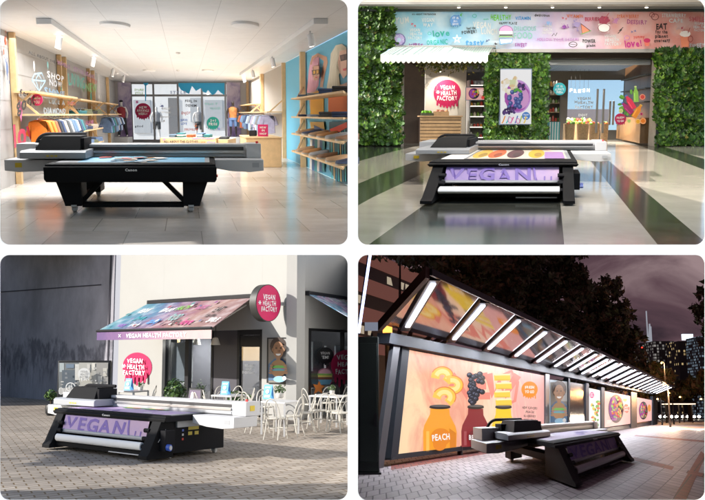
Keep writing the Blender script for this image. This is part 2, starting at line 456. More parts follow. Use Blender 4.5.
        b = mb(); b.box(s*2.70, s*2.55, yg-.556, yg-.552, .82, .92); b.build('warning_sticker', yel if s < 0 else gry, wg)
    # carriage
    b = mb(); b.prism([(yg-.8, 1.03), (yg+.2, 1.03), (yg+.2, 1.2), (yg-.72, 1.2), (yg-.8, 1.16)], -2.5, -1.07, 'x'); ca = b.build('carriage_base', gry, t, bevel=bv)
    b = mb()
    for k in range(3): b.box(-1.92+.09*k, -1.86+.09*k, yg-.808, yg-.802, 1.075, 1.105)
    b.build('warning_sticker', yel, ca)
    b = mb(); b.add([(-2.22, yg-.62, 1.202), (-1.22, yg-.62, 1.202), (-1.22, yg+.2, 1.202), (-2.22, yg+.2, 1.202), (-2.08, yg-.45, 1.5), (-1.25, yg-.45, 1.5), (-1.25, yg+.2, 1.5), (-2.08, yg+.2, 1.5)],
            [(3, 2, 1, 0), (4, 5, 6, 7), (0, 1, 5, 4), (1, 2, 6, 5), (2, 3, 7, 6), (3, 0, 4, 7)])
    b.build('carriage_hood', blk, t, bevel=bv)
    b = mb(); b.box(-1.24, -1.16, yg-.5, yg+.24, 1.202, 1.46); b.build('hood_side', soft, t, bevel=bv); b = mb(); b.box(-2.3, -2.1, yg-.1, yg+.24, 1.202, 1.4); b.build('hood_side', soft, t, bevel=bv)
    b = mb(); P = []
    for i in range(9):
        q = PI*.5+PI*.5*i/8; P.append((-2.2+.3*math.cos(q), yg+.35, 1.2+.31*math.sin(q)))
    b.tube([(-1.3, yg+.35, 1.51)]+P+[(-2.5, yg+.35, 1.02)], .045, 8); b.build('cable_chain', soft, t)
    return t
# ================================================================== the white mount with four rounded openings
def rounded(x0, y0, x1, y1, r, n=8):
    P = []
    for cx, cy, q0 in ((x1-r, y1-r, 0), (x0+r, y1-r, PI/2), (x0+r, y0+r, PI), (x1-r, y0+r, 1.5*PI)):
        for i in range(n+1): q = q0+PI/2*i/n; P.append((cx+r*math.cos(q), cy+r*math.sin(q)))
    return P
def mount():
    Y = 5.5; k = Y/F
    def g(px, py): return ((px-CX)*k, -(py-CY)*k)
    holes = [(0, 0, 347.6, 244.6), (358, 0, 705, 244.6), (0, 255, 347.6, 500), (358, 255, 705, 500)]
    bm = bmesh.new()
    edges = []
    def loop(P):
        vs = [bm.verts.new((x, 0, z)) for x, z in P]
        for a, b in zip(vs, vs[1:]+vs[:1]): edges.append(bm.edges.new((a, b)))
    loop([g(-5, -5), g(710, -5), g(710, 505), g(-5, 505)])
    for x0, y0, x1, y1 in holes: loop([g(a, b) for a, b in rounded(x0, y0, x1, y1, 9.5)])
    bmesh.ops.triangle_fill(bm, use_beauty=True, use_dissolve=False, edges=edges)
    ext = bmesh.ops.extrude_face_region(bm, geom=bm.faces[:])
    for e in ext['geom']:
        if isinstance(e, bmesh.types.BMVert): e.co.y += .006
    bmesh.ops.recalc_face_normals(bm, faces=bm.faces)
    me = bpy.data.meshes.new('picture_mount'); bm.to_mesh(me); bm.free()
    me.materials.append(M('mount_white', (.9, .9, .9), .7))
    o = bpy.data.objects.new('picture_mount', me); COL.objects.link(o); o.location = (0, Y, 0)
    tag(o, 'flat white board with four rounded openings between the four scenes', 'picture mount')
mount()
def partition(pts, name='partition'):      # dark stage walls and added sun screens, in world coordinates
    me = bpy.data.meshes.new(name); n = len(pts); off = Vector(pts[1])
    P = [Vector(p) for p in pts[0]]; n = len(P)
    me.from_pydata([tuple(p) for p in P]+[tuple(p+off) for p in P], [], [list(range(n)), list(range(2*n-1, n-1, -1))]+[(i, i+n, (i+1) % n+n, (i+1) % n) for i in range(n)])
    me.materials.append(M('partition_dark', (.02, .02, .02), .9))
    o = bpy.data.objects.new(name, me); COL.objects.link(o); o['kind'] = 'structure'
    return o
def brick_mat(name, c1, c2, mortar, w, h, ms, dirx, diry, rough=.5, bump=.3, offset=.5, nvar=.25, nscale=.6, spec=.5, bias=0.0, coat=0.0, bumpd=.02):
    """pavers or tiles laid along two floor directions (object space)"""
    m = bpy.data.materials.new(name); m.use_nodes = True; nt = m.node_tree; b = nt.nodes['Principled BSDF']
    tc = nt.nodes.new('ShaderNodeTexCoord')
    det = dirx[0]*diry[1]-dirx[1]*diry[0]
    ia = (diry[1]/det, -diry[0]/det, 0); ib = (-dirx[1]/det, dirx[0]/det, 0)
    da = nt.nodes.new('ShaderNodeVectorMath'); da.operation = 'DOT_PRODUCT'; da.inputs[1].default_value = ia
    db = nt.nodes.new('ShaderNodeVectorMath'); db.operation = 'DOT_PRODUCT'; db.inputs[1].default_value = ib
    cb = nt.nodes.new('ShaderNodeCombineXYZ')
    nt.links.new(tc.outputs['Object'], da.inputs[0]); nt.links.new(tc.outputs['Object'], db.inputs[0])
    nt.links.new(da.outputs['Value'], cb.inputs['X']); nt.links.new(db.outputs['Value'], cb.inputs['Y'])
    br = nt.nodes.new('ShaderNodeTexBrick'); br.inputs['Scale'].default_value = 1
    br.inputs['Brick Width'].default_value = w; br.inputs['Row Height'].default_value = h; br.inputs['Mortar Size'].default_value = ms
    br.inputs['Mortar Smooth'].default_value = .2; br.inputs['Bias'].default_value = bias; br.offset = offset
    for k, c in (('Color1', c1), ('Color2', c2), ('Mortar', mortar)): br.inputs[k].default_value = (c[0], c[1], c[2], 1)
    nt.links.new(cb.outputs['Vector'], br.inputs['Vector'])
    n = nt.nodes.new('ShaderNodeTexNoise'); n.inputs['Scale'].default_value = nscale; n.inputs['Detail'].default_value = 7; n.inputs['Roughness'].default_value = .7
    nt.links.new(tc.outputs['Object'], n.inputs['Vector'])
    mr = nt.nodes.new('ShaderNodeMapRange'); mr.inputs['From Min'].default_value = .3; mr.inputs['From Max'].default_value = .7
    mr.inputs['To Min'].default_value = 1-nvar; mr.inputs['To Max'].default_value = 1+nvar
    nt.links.new(n.outputs['Fac'], mr.inputs['Value'])
    mx = nt.nodes.new('ShaderNodeVectorMath'); mx.operation = 'SCALE'
    nt.links.new(br.outputs['Color'], mx.inputs[0]); nt.links.new(mr.outputs['Result'], mx.inputs['Scale'])
    nt.links.new(mx.outputs['Vector'], b.inputs['Base Color'])
    b.inputs['Roughness'].default_value = rough; b.inputs['Specular IOR Level'].default_value = spec; b.inputs['Coat Weight'].default_value = coat
    if bump:
        bp = nt.nodes.new('ShaderNodeBump'); bp.inputs['Strength'].default_value = bump; bp.inputs['Distance'].default_value = bumpd; bp.invert = True
        nt.links.new(br.outputs['Fac'], bp.inputs['Height']); nt.links.new(bp.outputs['Normal'], b.inputs['Normal'])
    return m

def wart(W, step=.006, emit=0.0, off=0.0, pre='print'): return Art(lambda a, b, o: W.pt(a, b, o+off), step, emit, pre)
def part_px(W, step=.006, emit=0.0, off=0.0, pre='print'):       # plane addressed by the photo's pixels (a = px, b = -py)
    return Art(lambda a, b, o: W.pt(*W.px(a, -b, o+off), o+off), step, emit, pre)
def wtext(A, W, s, px, py, hpx, wpx, rot=0.0, jit=1.0, off=0.0):
    a0, z0 = W.px(px-wpx/2, py, off); a1, _ = W.px(px+wpx/2, py, off); _, zt = W.px(px, py-hpx/2, off); _, zb = W.px(px, py+hpx/2, off)
    am, _ = W.px(px, py, off)
    A.text(s, am, z0, zt-zb, rot, jit, width=a1-a0)
def wsz(W, px, py, r, off=0.0):
    a, z = W.px(px, py, off); a1, _ = W.px(px+r, py, off); _, z1 = W.px(px, py-r, off)
    return a, z, abs(a1-a), abs(z1-z)

def skin_body(name, joints, edges, radii, mat, parent=None, pan=None, base=None, sub=2, root=0):
    me = bpy.data.meshes.new(name); b = Vector(base if base is not None else (parent['base'] if parent is not None else (0, 0, 0)))
    me.from_pydata([tuple(Vector(j)-b) for j in joints], edges, []); me.materials.append(mat)
    o = bpy.data.objects.new(name, me); COL.objects.link(o)
    sk = o.modifiers.new('skin', 'SKIN'); sk.use_smooth_shade = True
    me.update()
    lay = me.skin_vertices[0] if me.skin_vertices else None
    if lay is None:
        bm = bmesh.new(); bm.from_mesh(me); bm.verts.layers.skin.verify(); bm.to_mesh(me); bm.free(); lay = me.skin_vertices[0]
    for i, r in enumerate(radii):
        lay.data[i].radius = r if isinstance(r, tuple) else (r, r); lay.data[i].use_root = (i == root)
    sb = o.modifiers.new('subsurf', 'SUBSURF'); sb.levels = sub; sb.render_levels = sub
    if parent is not None: o.parent = parent; o['pbase'] = tuple(b)
    else: o.matrix_world = pan.M @ Matrix.Translation(b); o['base'] = tuple(b)
    return o

def mannequin(pan, base, k, label, skin, pose, top, bottom, hat=None, group=None, sy=1.0):
    """shop-window figure, k metres per unit of 1.8 m stature"""
    t = thing(pan, 'mannequin', label, 'mannequin', base, group); B = Vector(base)
    P = lambda x, y, z: B+Vector((x*k, y*k*sy, z*k))
    if pose == 'akimbo':
        J = [(0, 0, .98), (0, 0, 1.15), (0, .0, 1.34), (0, 0, 1.48), (0, -.01, 1.57), (0, -.02, 1.68), (0, -.02, 1.78),
             (-.19, 0, 1.43), (-.36, -.02, 1.2), (-.2, -.08, 1.03), (.19, 0, 1.43), (.30, -.02, 1.17), (.27, -.08, .93),
             (-.1, 0, .93), (-.15, .02, .52), (-.16, .04, .1), (-.18, -.1, .04), (.1, 0, .93), (.17, -.04, .52), (.24, .02, .1), (.26, -.12, .04)]
    else:
        J = [(0, 0, .98), (0, 0, 1.15), (0, .0, 1.34), (0, 0, 1.48), (0, -.01, 1.57), (0, -.02, 1.68), (0, -.02, 1.78),
             (-.21, 0, 1.43), (-.31, .0, 1.16), (-.27, -.06, .9), (.21, 0, 1.43), (.31, 0, 1.16), (.28, -.06, .9),
             (-.1, 0, .93), (-.13, -.02, .52), (-.13, .04, .1), (-.15, -.1, .04), (.1, 0, .93), (.13, -.02, .52), (.14, .04, .1), (.17, -.1, .04)]
    E = [(0, 1), (1, 2), (2, 3), (3, 4), (4, 5), (5, 6), (2, 7), (7, 8), (8, 9), (2, 10), (10, 11), (11, 12), (0, 13), (13, 14), (14, 15), (15, 16), (0, 17), (17, 18), (18, 19), (19, 20)]
    Rd = [.14, .12, .15, .07, .055, .085, .06, .075, .045, .035, .075, .045, .035, .095, .062, .04, .035, .095, .062, .04, .035]
    skin_body('body', [P(*j) for j in J], E, [r*k for r in Rd], skin, t)
    def shell(nm, rows, mat):
        m = MB(); vs = []; fs = []; n = 12
        for z, rx, ry, x in rows:
            for i in range(n): q = 2*PI*i/n; vs.append(P(x+rx*math.cos(q), ry*math.sin(q), z))
        for i in range(len(rows)-1):
            for j in range(n): fs.append((i*n+j, i*n+(j+1) % n, (i+1)*n+(j+1) % n, (i+1)*n+j))
        m.add(vs, fs); return m.build(nm, mat, t)
    shell('shirt', [(.9, .2, .15, 0), (1.1, .185, .14, 0), (1.3, .225, .16, 0), (1.42, .24, .14, 0), (1.49, .1, .09, 0)], top)
    # trousers: two legs joined at the hip
    m = MB()
    shell('waistband', [(.84, .215, .155, 0), (.99, .19, .145, 0)], bottom)
    for a, b_, c in ((13, 14, 15), (17, 18, 19)):
        l = MB(); knee = .3 if hat is None else 1
        pts = [P(*J[a]), P(*J[b_])]+([P(*J[c])] if hat is not None else [])
        l.tube(pts, [.125*k, .09*k, .06*k][:len(pts)], 10); l.build('trouser_leg', bottom, t)
    if hat:
        l = MB(); l.ball(P(0, -.02, 1.77), (.1*k, .1*k*sy, .06*k), 10, 6); l.build('cap', hat, t)
    return t

# ================================================================== top left: clothes shop
def scene_tl():
    p = TL; rm = p.rm; H = p.H; ZC = 5.14; YB = 79.0; XL, XR = -5.93, 5.52
    dl = Vector((p.dx, 1, 0))
    tile = brick_mat('shop_floor_tiles', (.56, .52, .475), (.43, .385, .34), (.33, .30, .27), 1.5, 2.3, .012, (1, 0), (p.dx, 1), .17, .06, .5, .22, .35, bias=-.35, spec=.34)
    yf = p.fl(100, 247.2).y
    m = MB(); m.poly([(-.398*yf, yf, 0), (-.06, yf, 0), (-.10, 30.2, 0), rm(XR, YB+.3, 0), rm(XL, YB+.3, 0), rm(XL, 27.9, 0)])
    m.build('floor', tile, None, p, kind_pos(p)); tag(bpy.data.objects['floor'], kind='structure')
    cm = brick_mat('ceiling_panels', (.70, .69, .68), (.67, .66, .65), (.42, .41, .40), 6.2, 1.6, .008, (p.dx, 1), (1, 0), .45, .1, 0.0, .05, 1.5)
    m = MB(); m.slab([(-.4*13.5, 13.5, ZC), (-.12, 13.5, ZC), (-.12, 30.2, ZC), rm(XR, YB, ZC), rm(XL, YB, ZC), rm(XL, 27.9, ZC)], (0, 0, .3))
    tag(m.build('ceiling', cm, None, p, (0, 40, ZC)), kind='structure')
    # walls
    WL = Wall(p, rm(XL, 26, 0), dl, (1, 0)); WR = Wall(p, rm(XR, YB, 0), -dl, (-1, 0)); WB = Wall(p, rm(0, YB, 0), (1, 0), (0, -1))
    wl = brick_mat('white_wall_panels', (.68, .64, .60), (.66, .62, .58), (.5, .47, .44), 5.5, .95, .012, (p.dx, 1), (0, 1), .55, .1, 0.0, .04, 1)
    wlm = M('left_wall_white', (.39, .375, .36), .55, var=.03)
    # white wall with panel joints
    m = MB(); m.slab([rm(XL, 27.9, 0), rm(XL, YB, 0), rm(XL, YB, ZC), rm(XL, 27.9, ZC)], (-.2, 0, 0))
    lw = m.build('wall', wlm, None, p, rm(XL, 40, 0)); tag(lw, 'white panelled shop wall covered in painted slogans behind the left racks', 'wall')
    sw = MB(); sw.slab([(-.4*yf, yf+.02, 0), rm(XL, 27.85, 0)-Vector((.02, 0, 0)), rm(XL, 27.85, ZC)-Vector((.02, 0, 0)), (-.4*yf, yf+.02, ZC)], (-.1, 0, 0)); tag(sw.build('partition', wlm, None, p, rm(XL, 26, 0), smooth=False), kind='structure')  # unseen screen, added to keep sun off the shop floor
    A = wart(WL, .004); A.col((.30, .28, .26))
    aY = lambda Y: (rm(XL, Y, 0)-WL.P).dot(WL.d)
    for z in (.95, 1.9, 2.85, 3.8, 4.6): A.rect(aY(28), z-.008, aY(YB), z+.008)
    for Y in (30, 34, 38, 42, 46, 50, 55, 61, 68): A.rect(aY(Y)-.012, 0, aY(Y)+.012, ZC)
    A.build('panel_joints', lw)
    A = wart(WL, .004, off=.01); T = lambda s, px, py, h, w, c, rot=0: wtext(A.col(tuple(k*.6 for k in c)), WL, s, px, py, h, w, rot)
    for px, py, r, c in ((5, 41, 9, (.75, .09, .03)), (2, 52, 6, (.75, .09, .03)), (4, 69, 12, (.12, .19, .38)), (9, 48, 4, (.75, .12, .05)), (30, 110, 4, (.15, .2, .5)), (56, 88, 5, (.05, .4, .3)), (78, 88, 6, (.1, .45, .12)), (5, 58, 3, (.75, .12, .05)), (51, 42, 3, (.1, .25, .6)), (64, 86, 4, (.5, .1, .4))):
        a, z, ra, rz = wsz(WL, px, py, r); A.splat(a, z, rz, tuple(k*.65 for k in c))
    A.col((.16, .40, .38)); a, z, ra, rz = wsz(WL, 36, 65, 5); A.heart(a, z, rz)
    A.col((.58, .56, .55)); a, z, ra, rz = wsz(WL, 21, 66, 5); A.ell(a, z, rz)
    A.col((.62, .12, .26)); a, z, ra, rz = wsz(WL, 6, 110, 8); A.heart(a, z, rz*1.5)
    A.col((.18, .42, .40)); a, z, ra, rz = wsz(WL, 8, 152, 9); A.ell(a, z, rz*1.15)
    A.col((.25, .40, .52))
    dpt = lambda x, y: WL.px(x, y)
    for q in ([(18, 80), (21, 74), (29, 73), (33, 81), (26, 91), (18, 80)], [(18, 80), (33, 81)], [(22, 80), (26, 91), (29, 80), (25, 74), (22, 80)]):
        A.line([dpt(*c) for c in q], .06)
    T('ALL ABOUT THE CLOTHES', 38, 53, 2.6, 40, BLACK, 0); T('SHOP', 44, 74, 6, 18, (.9, .9, .9)); T('NOW', 44, 82, 6, 14, (.62, .62, .64)); T('SHINE', 43, 91, 6, 22, (.22, .38, .55)); T('LIKE A', 45, 101, 5, 18, (.42, .55, .66))
    T('DIAMOND', 43, 111, 6, 24, (.42, .55, .66)); T('feel', 10, 92, 6, 12, BLACK); T('good', 11, 100, 13, 22, BLACK, .1); T('love', 12, 131, 22, 30, (.62, .02, .1), .05)
    T('WHERE', 52, 62, 4, 14, (.6, .25, .55)); T('STYLE BEGINS', 75, 69, 4, 22, (.6, .3, .6)); T('LIVING', 66, 78, 11, 18, (.1, .55, .45)); T('PATTERN', 83, 79, 4, 10, (.75, .12, .1)); T('NEW', 82, 86, 8, 12, (.25, .6, .15))
    T('more', 60, 102, 5, 9, (.7, .15, .1)); T('SALE', 71, 110, 5, 9, (.15, .2, .25)); T('JEANS', 80, 123, 5, 9, (.55, .1, .3)); T('hello', 8, 150, 4, 9, (.75, .75, .75))
    a, z, ra, rz = wsz(WL, 81, 97, 4); A.drips(a, z, rz*1.2, (.02, .38, .25), 4)
    A.build('graffiti', lw)
    # right wall: cream beyond, blue mural nearer
    m = MB(); m.slab([rm(XR, 30.2, 0), rm(XR, YB, 0), rm(XR, YB, ZC), rm(XR, 30.2, ZC)], (.2, 0, 0))
    rw = m.build('wall', M('right_wall_cream', (.46, .43, .39), .6, var=.03), None, p, rm(XR, 50, 0)); tag(rw, 'cream shop wall with a blue summer mural behind the shoe shelves', 'wall')
    A = part_px(WR, .004, off=.012)
    A.col((.13, .47, .66))
    aM = WR.px(286.5, 114)[0]; aN = (rm(XR, 30.25, 0)-WR.P).dot(WR.d)
    A.k += 1; A.mb.add([WR.pt(aM, .0, .016), WR.pt(aN, .0, .016), WR.pt(aN, ZC, .016), WR.pt(aM, ZC, .016)], [(0, 1, 2, 3)])
    X = lambda x: 174+x/4.006
    def pp(c, pts, yo=0): A.col(c).poly([(X(x), -(yo+y/4.006)) for x, y in pts])
    sk = (.62, .34, .22); sk2 = (.70, .42, .30)
    pp((.78, .36, .46), [(545, 250), (553, 225), (570, 218), (582, 232), (584, 300), (578, 345), (560, 372), (532, 372), (536, 330), (540, 280)])
    pp(sk, [(556, 262), (580, 262), (583, 300), (574, 322), (560, 322), (553, 300)])
    pp(sk, [(547, 255), (552, 228), (575, 213), (612, 228), (616, 250), (604, 300), (596, 350), (584, 350), (590, 300), (600, 245), (578, 228), (560, 240)])
    pp((.05, .02, .01), [(552, 282), (580, 278), (580, 296), (554, 300)]); pp((.8, .45, .05), [(557, 284), (566, 283), (566, 294), (557, 296)])
    pp(sk2, [(540, 372), (600, 352), (600, 430), (545, 440)])
    pp((.78, .40, .02), [(548, 378), (558, 372), (592, 358), (600, 375), (600, 470), (546, 470)])
    pp((.78, .70, .52), [(612, 350), (622, 290), (628, 215), (648, 182), (672, 176), (690, 190), (692, 250), (660, 300), (668, 355), (640, 372), (615, 372)])
    pp(sk2, [(664, 205), (690, 200), (692, 300), (678, 315), (664, 290), (656, 250)])
    pp((.05, .02, .02), [(664, 222), (690, 216), (692, 238), (668, 244)])
    pp(sk2, [(624, 372), (655, 345), (693, 330), (693, 400), (624, 430)])
    pp((.80, .18, .02), [(618, 388), (640, 372), (655, 390), (693, 345), (693, 460), (618, 462)])
    yo = 122
    for k in range(6): pp([(.7, .7, .68), (.06, .14, .30), (.05, .3, .33)][k % 3], [(545+10*k, 70), (554+10*k, 70), (552+10*k, 200), (543+10*k, 196)], yo)
    pp((.62, .40, .1), [(545, 0), (600, 0), (604, 40), (548, 30)], yo); pp((.06, .12, .26), [(560, 12), (600, 30), (600, 55), (565, 52)], yo)
    pp((.02, .10, .14), [(622, 0), (693, 0), (693, 252), (650, 236), (622, 190)], yo)
    for k in range(7): pp([(.05, .42, .42), (.65, .45, .15), (.03, .25, .36)][k % 3], [(628+9*k, 30), (631+9*k, 30), (635+9*k, 240), (631+9*k, 236)], yo)
    pp((.72, .07, .03), [(622, 30), (693, 0), (693, 22), (640, 52)], yo)
    for k in range(9): A.col([(.88, .55, .62), (.66, .26, .38)][k % 2]).line([(X(556+2.5*k), -(226+k % 3*3)/4.006), (X(545+3.4*k), -300/4.006), (X(541+3*k), -366/4.006)], .35)
    for k in range(10): A.col([(.88, .82, .66), (.64, .55, .38)][k % 2]).line([(X(646+2.6*k), -192/4.006), (X(628+2.4*k), -270/4.006), (X(620+4*k), -360/4.006)], .4)
    pp(sk, [(558, 266), (580, 264), (583, 300), (574, 322), (562, 322), (555, 300)]); pp((.42, .2, .13), [(555, 268), (560, 268), (559, 312), (554, 296)]); pp((.05, .02, .01), [(553, 282), (582, 278), (582, 297), (555, 301)]); pp((.8, .45, .05), [(558, 284), (566, 283), (566, 295), (558, 297)]); pp((.7, .35, .04), [(570, 282), (579, 281), (579, 294), (570, 296)])
    pp((.55, .05, .08), [(565, 308), (575, 307), (573, 313), (567, 313)]); pp((.48, .26, .17), [(567, 297), (572, 296), (573, 304), (569, 305)])
    pp(sk2, [(664, 205), (691, 198), (692, 300), (678, 315), (664, 290), (657, 250)]); pp((.50, .27, .18), [(660, 240), (666, 244), (668, 296), (660, 276)]); pp((.05, .02, .02), [(664, 222), (692, 215), (692, 240), (668, 246)]); pp((.16, .08, .07), [(669, 225), (681, 222), (681, 238), (671, 240)]); pp((.6, .05, .08), [(676, 276), (690, 272), (688, 283), (678, 284)])
    pp((.52, .26, .15), [(545, 258), (551, 232), (573, 217), (576, 221), (556, 236), (551, 260)])
    A.build('mural', rw)
    # purple banners on the back wall
    for x0, x1, lb in ((117.5, 130.5, 'purple cloudy wall banner beside the glass front, behind the red vested figure'), (226.5, 240, 'purple cloudy wall banner beside the glass front, behind the shirtless-armed dark figure')):
        m = MB(); A0, A1 = p.at(x0, 82, YB-.1), p.at(x1, 82, YB-.1); m.box(A0.x, A1.x, YB-.12, YB-.04, 0, ZC-.05)
        tag(m.build('wall_banner', ramp_mat('banner_clouds', [(0, (.16, .10, .25)), (.4, (.42, .33, .52)), (.6, (.25, .2, .4)), (1, (.6, .52, .62))], (0, 0, 1), 0, 5, .9, .9), None, p, (A0.x, YB-.1, 0)), lb.replace('shirtless-armed dark', 'orange shirted dark'), 'banner')
    m = MB()
    x0 = rm(XL, YB, 0).x; x1 = p.at(130.6, 82, YB).x; x2 = p.at(226.4, 82, YB).x; x3 = rm(XR, YB, 0).x
    m.box(x0, x1, YB, YB+.2, 0, ZC); m.box(x2, x3, YB, YB+.2, 0, ZC)
    tag(m.build('wall', M('back_wall', (.55, .52, .5), .6), None, p, ((x0+x3)/2, YB, 0)), 'narrow pale end walls left and right of the glass shop front', 'wall')
    # glass front
    t = thing(p, 'storefront', 'grey framed glass shop front with paint splashes at the far end of the clothes shop', 'shop front', ((x1+x2)/2, YB, 0))
    fm = M('frame_grey', (.22, .22, .23), .4, .4)
    zt = p.at(180, 95.5, YB).z
    for px in (131.2, 153.6, 178, 202, 225.4):
        m = MB(); xx = p.at(px, 100, YB).x; m.box(xx-.075, xx+.075, YB-.06, YB+.1, 0, ZC); m.build('mullion', fm, t)
    for z, h in ((ZC-.1, .1), (zt, .09), (.1, .1)):
        m = MB(); m.box(x1, x2, YB-.05, YB+.09, z-h, z+h); m.build('rail', fm, t)
    gl = glass_mat()
    A = Art(lambda a, b, o: p.at(a, -b, YB-.09-o), .006)
    A.col((.03, .45, .80)).poly([(178.5, -83), (224.5, -83), (224.5, -95), (221, -93), (218, -90), (215, -94), (212, -95), (208, -90), (206, -93), (203, -92), (201, -88), (196, -91), (192, -86), (189, -94), (185, -92), (181, -90), (178.5, -86)])
    A.poly([(143, -83), (148.5, -83), (147.5, -85), (146.3, -85.5), (146.1, -101), (145.1, -101), (144.9, -86)])
    A.drips(143, -111, 8, CRIM, 6, .35); A.col((.85, .85, .85)); A.text('NEW', 143, -107.4, 2.4); A.text('ARRIVALS', 143, -110.6, 2.4, width=12); A.text('WEEKLY', 143, -113.8, 2.2, width=9)
    A.drips(213, -123, 6.3, (.01, .42, .32), 6, .4); A.col((.85, .85, .85)); A.text('2+1', 213, -120.5, 2.6); A.text('FREE', 213, -124, 2.6)
    A.col(BLACK).text('FEEL IN', 191, -101, 2.4, width=12); A.text('DENIM', 191, -105.5, 2.4, width=11); A.text('good', 139, -126, 2.3, width=8)
    A.col((.7, .12, .06)).text('ENJOY', 186, -113, 2.6, width=9); A.text('FASHION', 191, -129.5, 2.4, width=13)
    A.col((.05, .16, .6)).text('JEANS', 184, -120, 2.4, width=7); A.text('LOVE', 184, -123.5, 2.2, width=6)
    A.col((.3, .6, .05)).text('STORE', 139, -90, 2.2, width=9); A.text('STYLE', 139, -93.3, 2.2, width=8)
    A.col((.25, .6, .55)).text('WEAR IT', 211, -104, 2.2, width=13); A.text('PROUD', 215, -108.5, 2.2, width=10)
    A.col((.85, .85, .85)).text('SALE', 166, -108.5, 2.2, width=8); A.text('CITY WEAR', 165, -112.5, 1.8, width=11); A.text('OPEN', 165, -117, 1.6, width=9); A.splat(164, -121, 1.6, (.85, .85, .85))
    A.col((.35, .42, .62)).text('STYLE', 178, -92.5, 3, width=16)
    A.splat(162, -106, 2.2, (.2, .25, .55)); A.splat(137, -102, 2.2, (.75, .2, .5)); A.splat(195.5, -126, 2.2, (.8, .25, .1)); A.splat(219, -129, 2, (.3, .35, .7))
    A.build('painted_stickers', t)
    m = MB(); m.box(x1+.05, x2-.05, YB, YB+.012, .2, ZC-.2); m.build('glass', gl, t)
    # street beyond the glass
    yo_ = YB+16
    m = MB(); m.poly([(x0-14, YB+.3, -.004), (x3+3, YB+.3, -.004), (x3+3, yo_+20, -.004), (x0-14, yo_+20, -.004)])
    tag(m.build('pavement', M('pavement_pale', (.55, .54, .53), .7), None, p, (0, YB+5, 0)), kind='structure')
    t2 = thing(p, 'grey_building', 'pale grey building with a dark doorway seen through the shop front glass', 'building', (x1, yo_, 0))
    m = MB(); m.box(x0-8, x3+4, yo_, yo_+.4, 0, 12); m.build('wall', M('facade_pale', (.74, .74, .75), .7, var=.06, vs=.5), t2)
    for a, b, c, d, nm in ((168, 178, 98, 134, 'door'), (133, 151, 100, 133, 'window'), (190, 201, 98, 122, 'window'), (205, 223, 100, 128, 'window')):
        q0, q1 = p.at(a, c, yo_-.1), p.at(b, d, yo_-.1); m = MB(); m.box(q0.x, q1.x, yo_-.12, yo_+.01, max(q1.z, .02), q0.z); m.build(nm, M('window_pale' if nm == 'window' else 'door_grey', (.45, .47, .5) if nm == 'window' else (.2, .2, .21), .3), t2)
    # furniture
    oak = M('pale_wood', (.66, .44, .22), .5, var=.12, vs=3)
    def rack(px0, px1, shelves, rail, lab, wallside, sgn, ext):
        Ya, Yb = abs(XL if sgn > 0 else XR)*900/abs(px0-185), abs(XL if sgn > 0 else XR)*900/abs(px1-185)
        Xw = (XL+.12) if sgn > 0 else (XR-.12)
        t = thing(p, 'clothes_rack', lab, 'rack', rm(Xw, (Ya+Yb)/2, 0))
        tf = lambda q: rm(q.x, q.y, q.z)
        for Y in (Ya, Yb):
            m = MB(tf); m.box(Xw-.1, Xw+.1, Y-.15, Y+.15, 0, ZC-.01); m.build('post', oak, t)
        for z in shelves:
            m = MB(tf); m.box(min(Xw, Xw+sgn*ext), max(Xw, Xw+sgn*ext), Ya-.3, Yb+.3, z-.035, z+.035); m.build('shelf', oak, t)
            for Y in (Ya, Yb):
                m = MB(tf); m.bar((Xw, Y, z-.55 if z > 2.9 else z+.75), (Xw+sgn*ext*.8, Y, z), .08, .08); m.build('brace', oak, t)
        if rail:
            m = MB(tf); m.box(min(Xw, Xw+sgn*.95), max(Xw, Xw+sgn*.95), Ya-.3, Yb+.3, rail-.02, rail+.04); m.build('shelf', oak, t)
            m = MB(tf); m.tube([(Xw+sgn*.75, Ya-.2, rail-.13), (Xw+sgn*.75, Yb+.2, rail-.13)], .03, 8); m.build('rail', M('chrome', (.55, .55, .56), .2, .9), t)
            for Y in (Ya, Yb):
                m = MB(tf); m.bar((Xw, Y, rail+.7), (Xw+sgn*.8, Y, rail), .07, .07); m.build('brace', oak, t)
        return Ya, Yb, Xw
    r1 = rack(14.5, 60.5, [3.14], 2.36, 'pale wood wall rack nearest on the left with an orange jacket at its front', WL, 1, .75)
    r2 = rack(65.5, 89.3, [3.1, 2.36, 1.55, .75], None, 'pale wood shelving between the two left clothes rails with folded piles on it', WL, 1, .75)
    r3 = rack(93.7, 108, [3.1], 2.36, 'pale wood wall rack farthest back on the left wall', WL, 1, .75)
    r4 = rack(285, 263.5, [], 2.5, 'pale wood wall rack on the right cream wall holding shirts, behind the counter', WR, -1, .75)
    m = MB(lambda q: rm(q.x, q.y, q.z)); Y5 = 5.4*900/(248.5-185)
    r5 = rack(262.5, 248.5, [3.1], 2.5, 'pale wood wall rack farthest back on the right wall', WR, -1, .75)
    # garments
    G = [(-.09, 0), (-.30, -.07), (-.43, -.52), (-.30, -.58), (-.25, -.3), (-.27, -.98), (.27, -.98), (.25, -.3), (.30, -.58), (.43, -.52), (.30, -.07), (.09, 0), (0, -.05)]
    proto = None
    words = {'orange': (.78, .20, .02), 'navy': (.03, .05, .11), 'charcoal': (.05, .055, .06), 'beige': (.5, .42, .33), 'slate blue': (.10, .16, .24), 'teal': (.03, .16, .18), 'grey': (.28, .28, .29), 'black': (.018, .018, .02),
             'denim': (.12, .19, .33), 'pale blue': (.35, .45, .6), 'lilac': (.4, .36, .48), 'rust': (.35, .1, .04), 'white': (.68, .67, .66), 'olive': (.14, .15, .08)}
    gm = {}
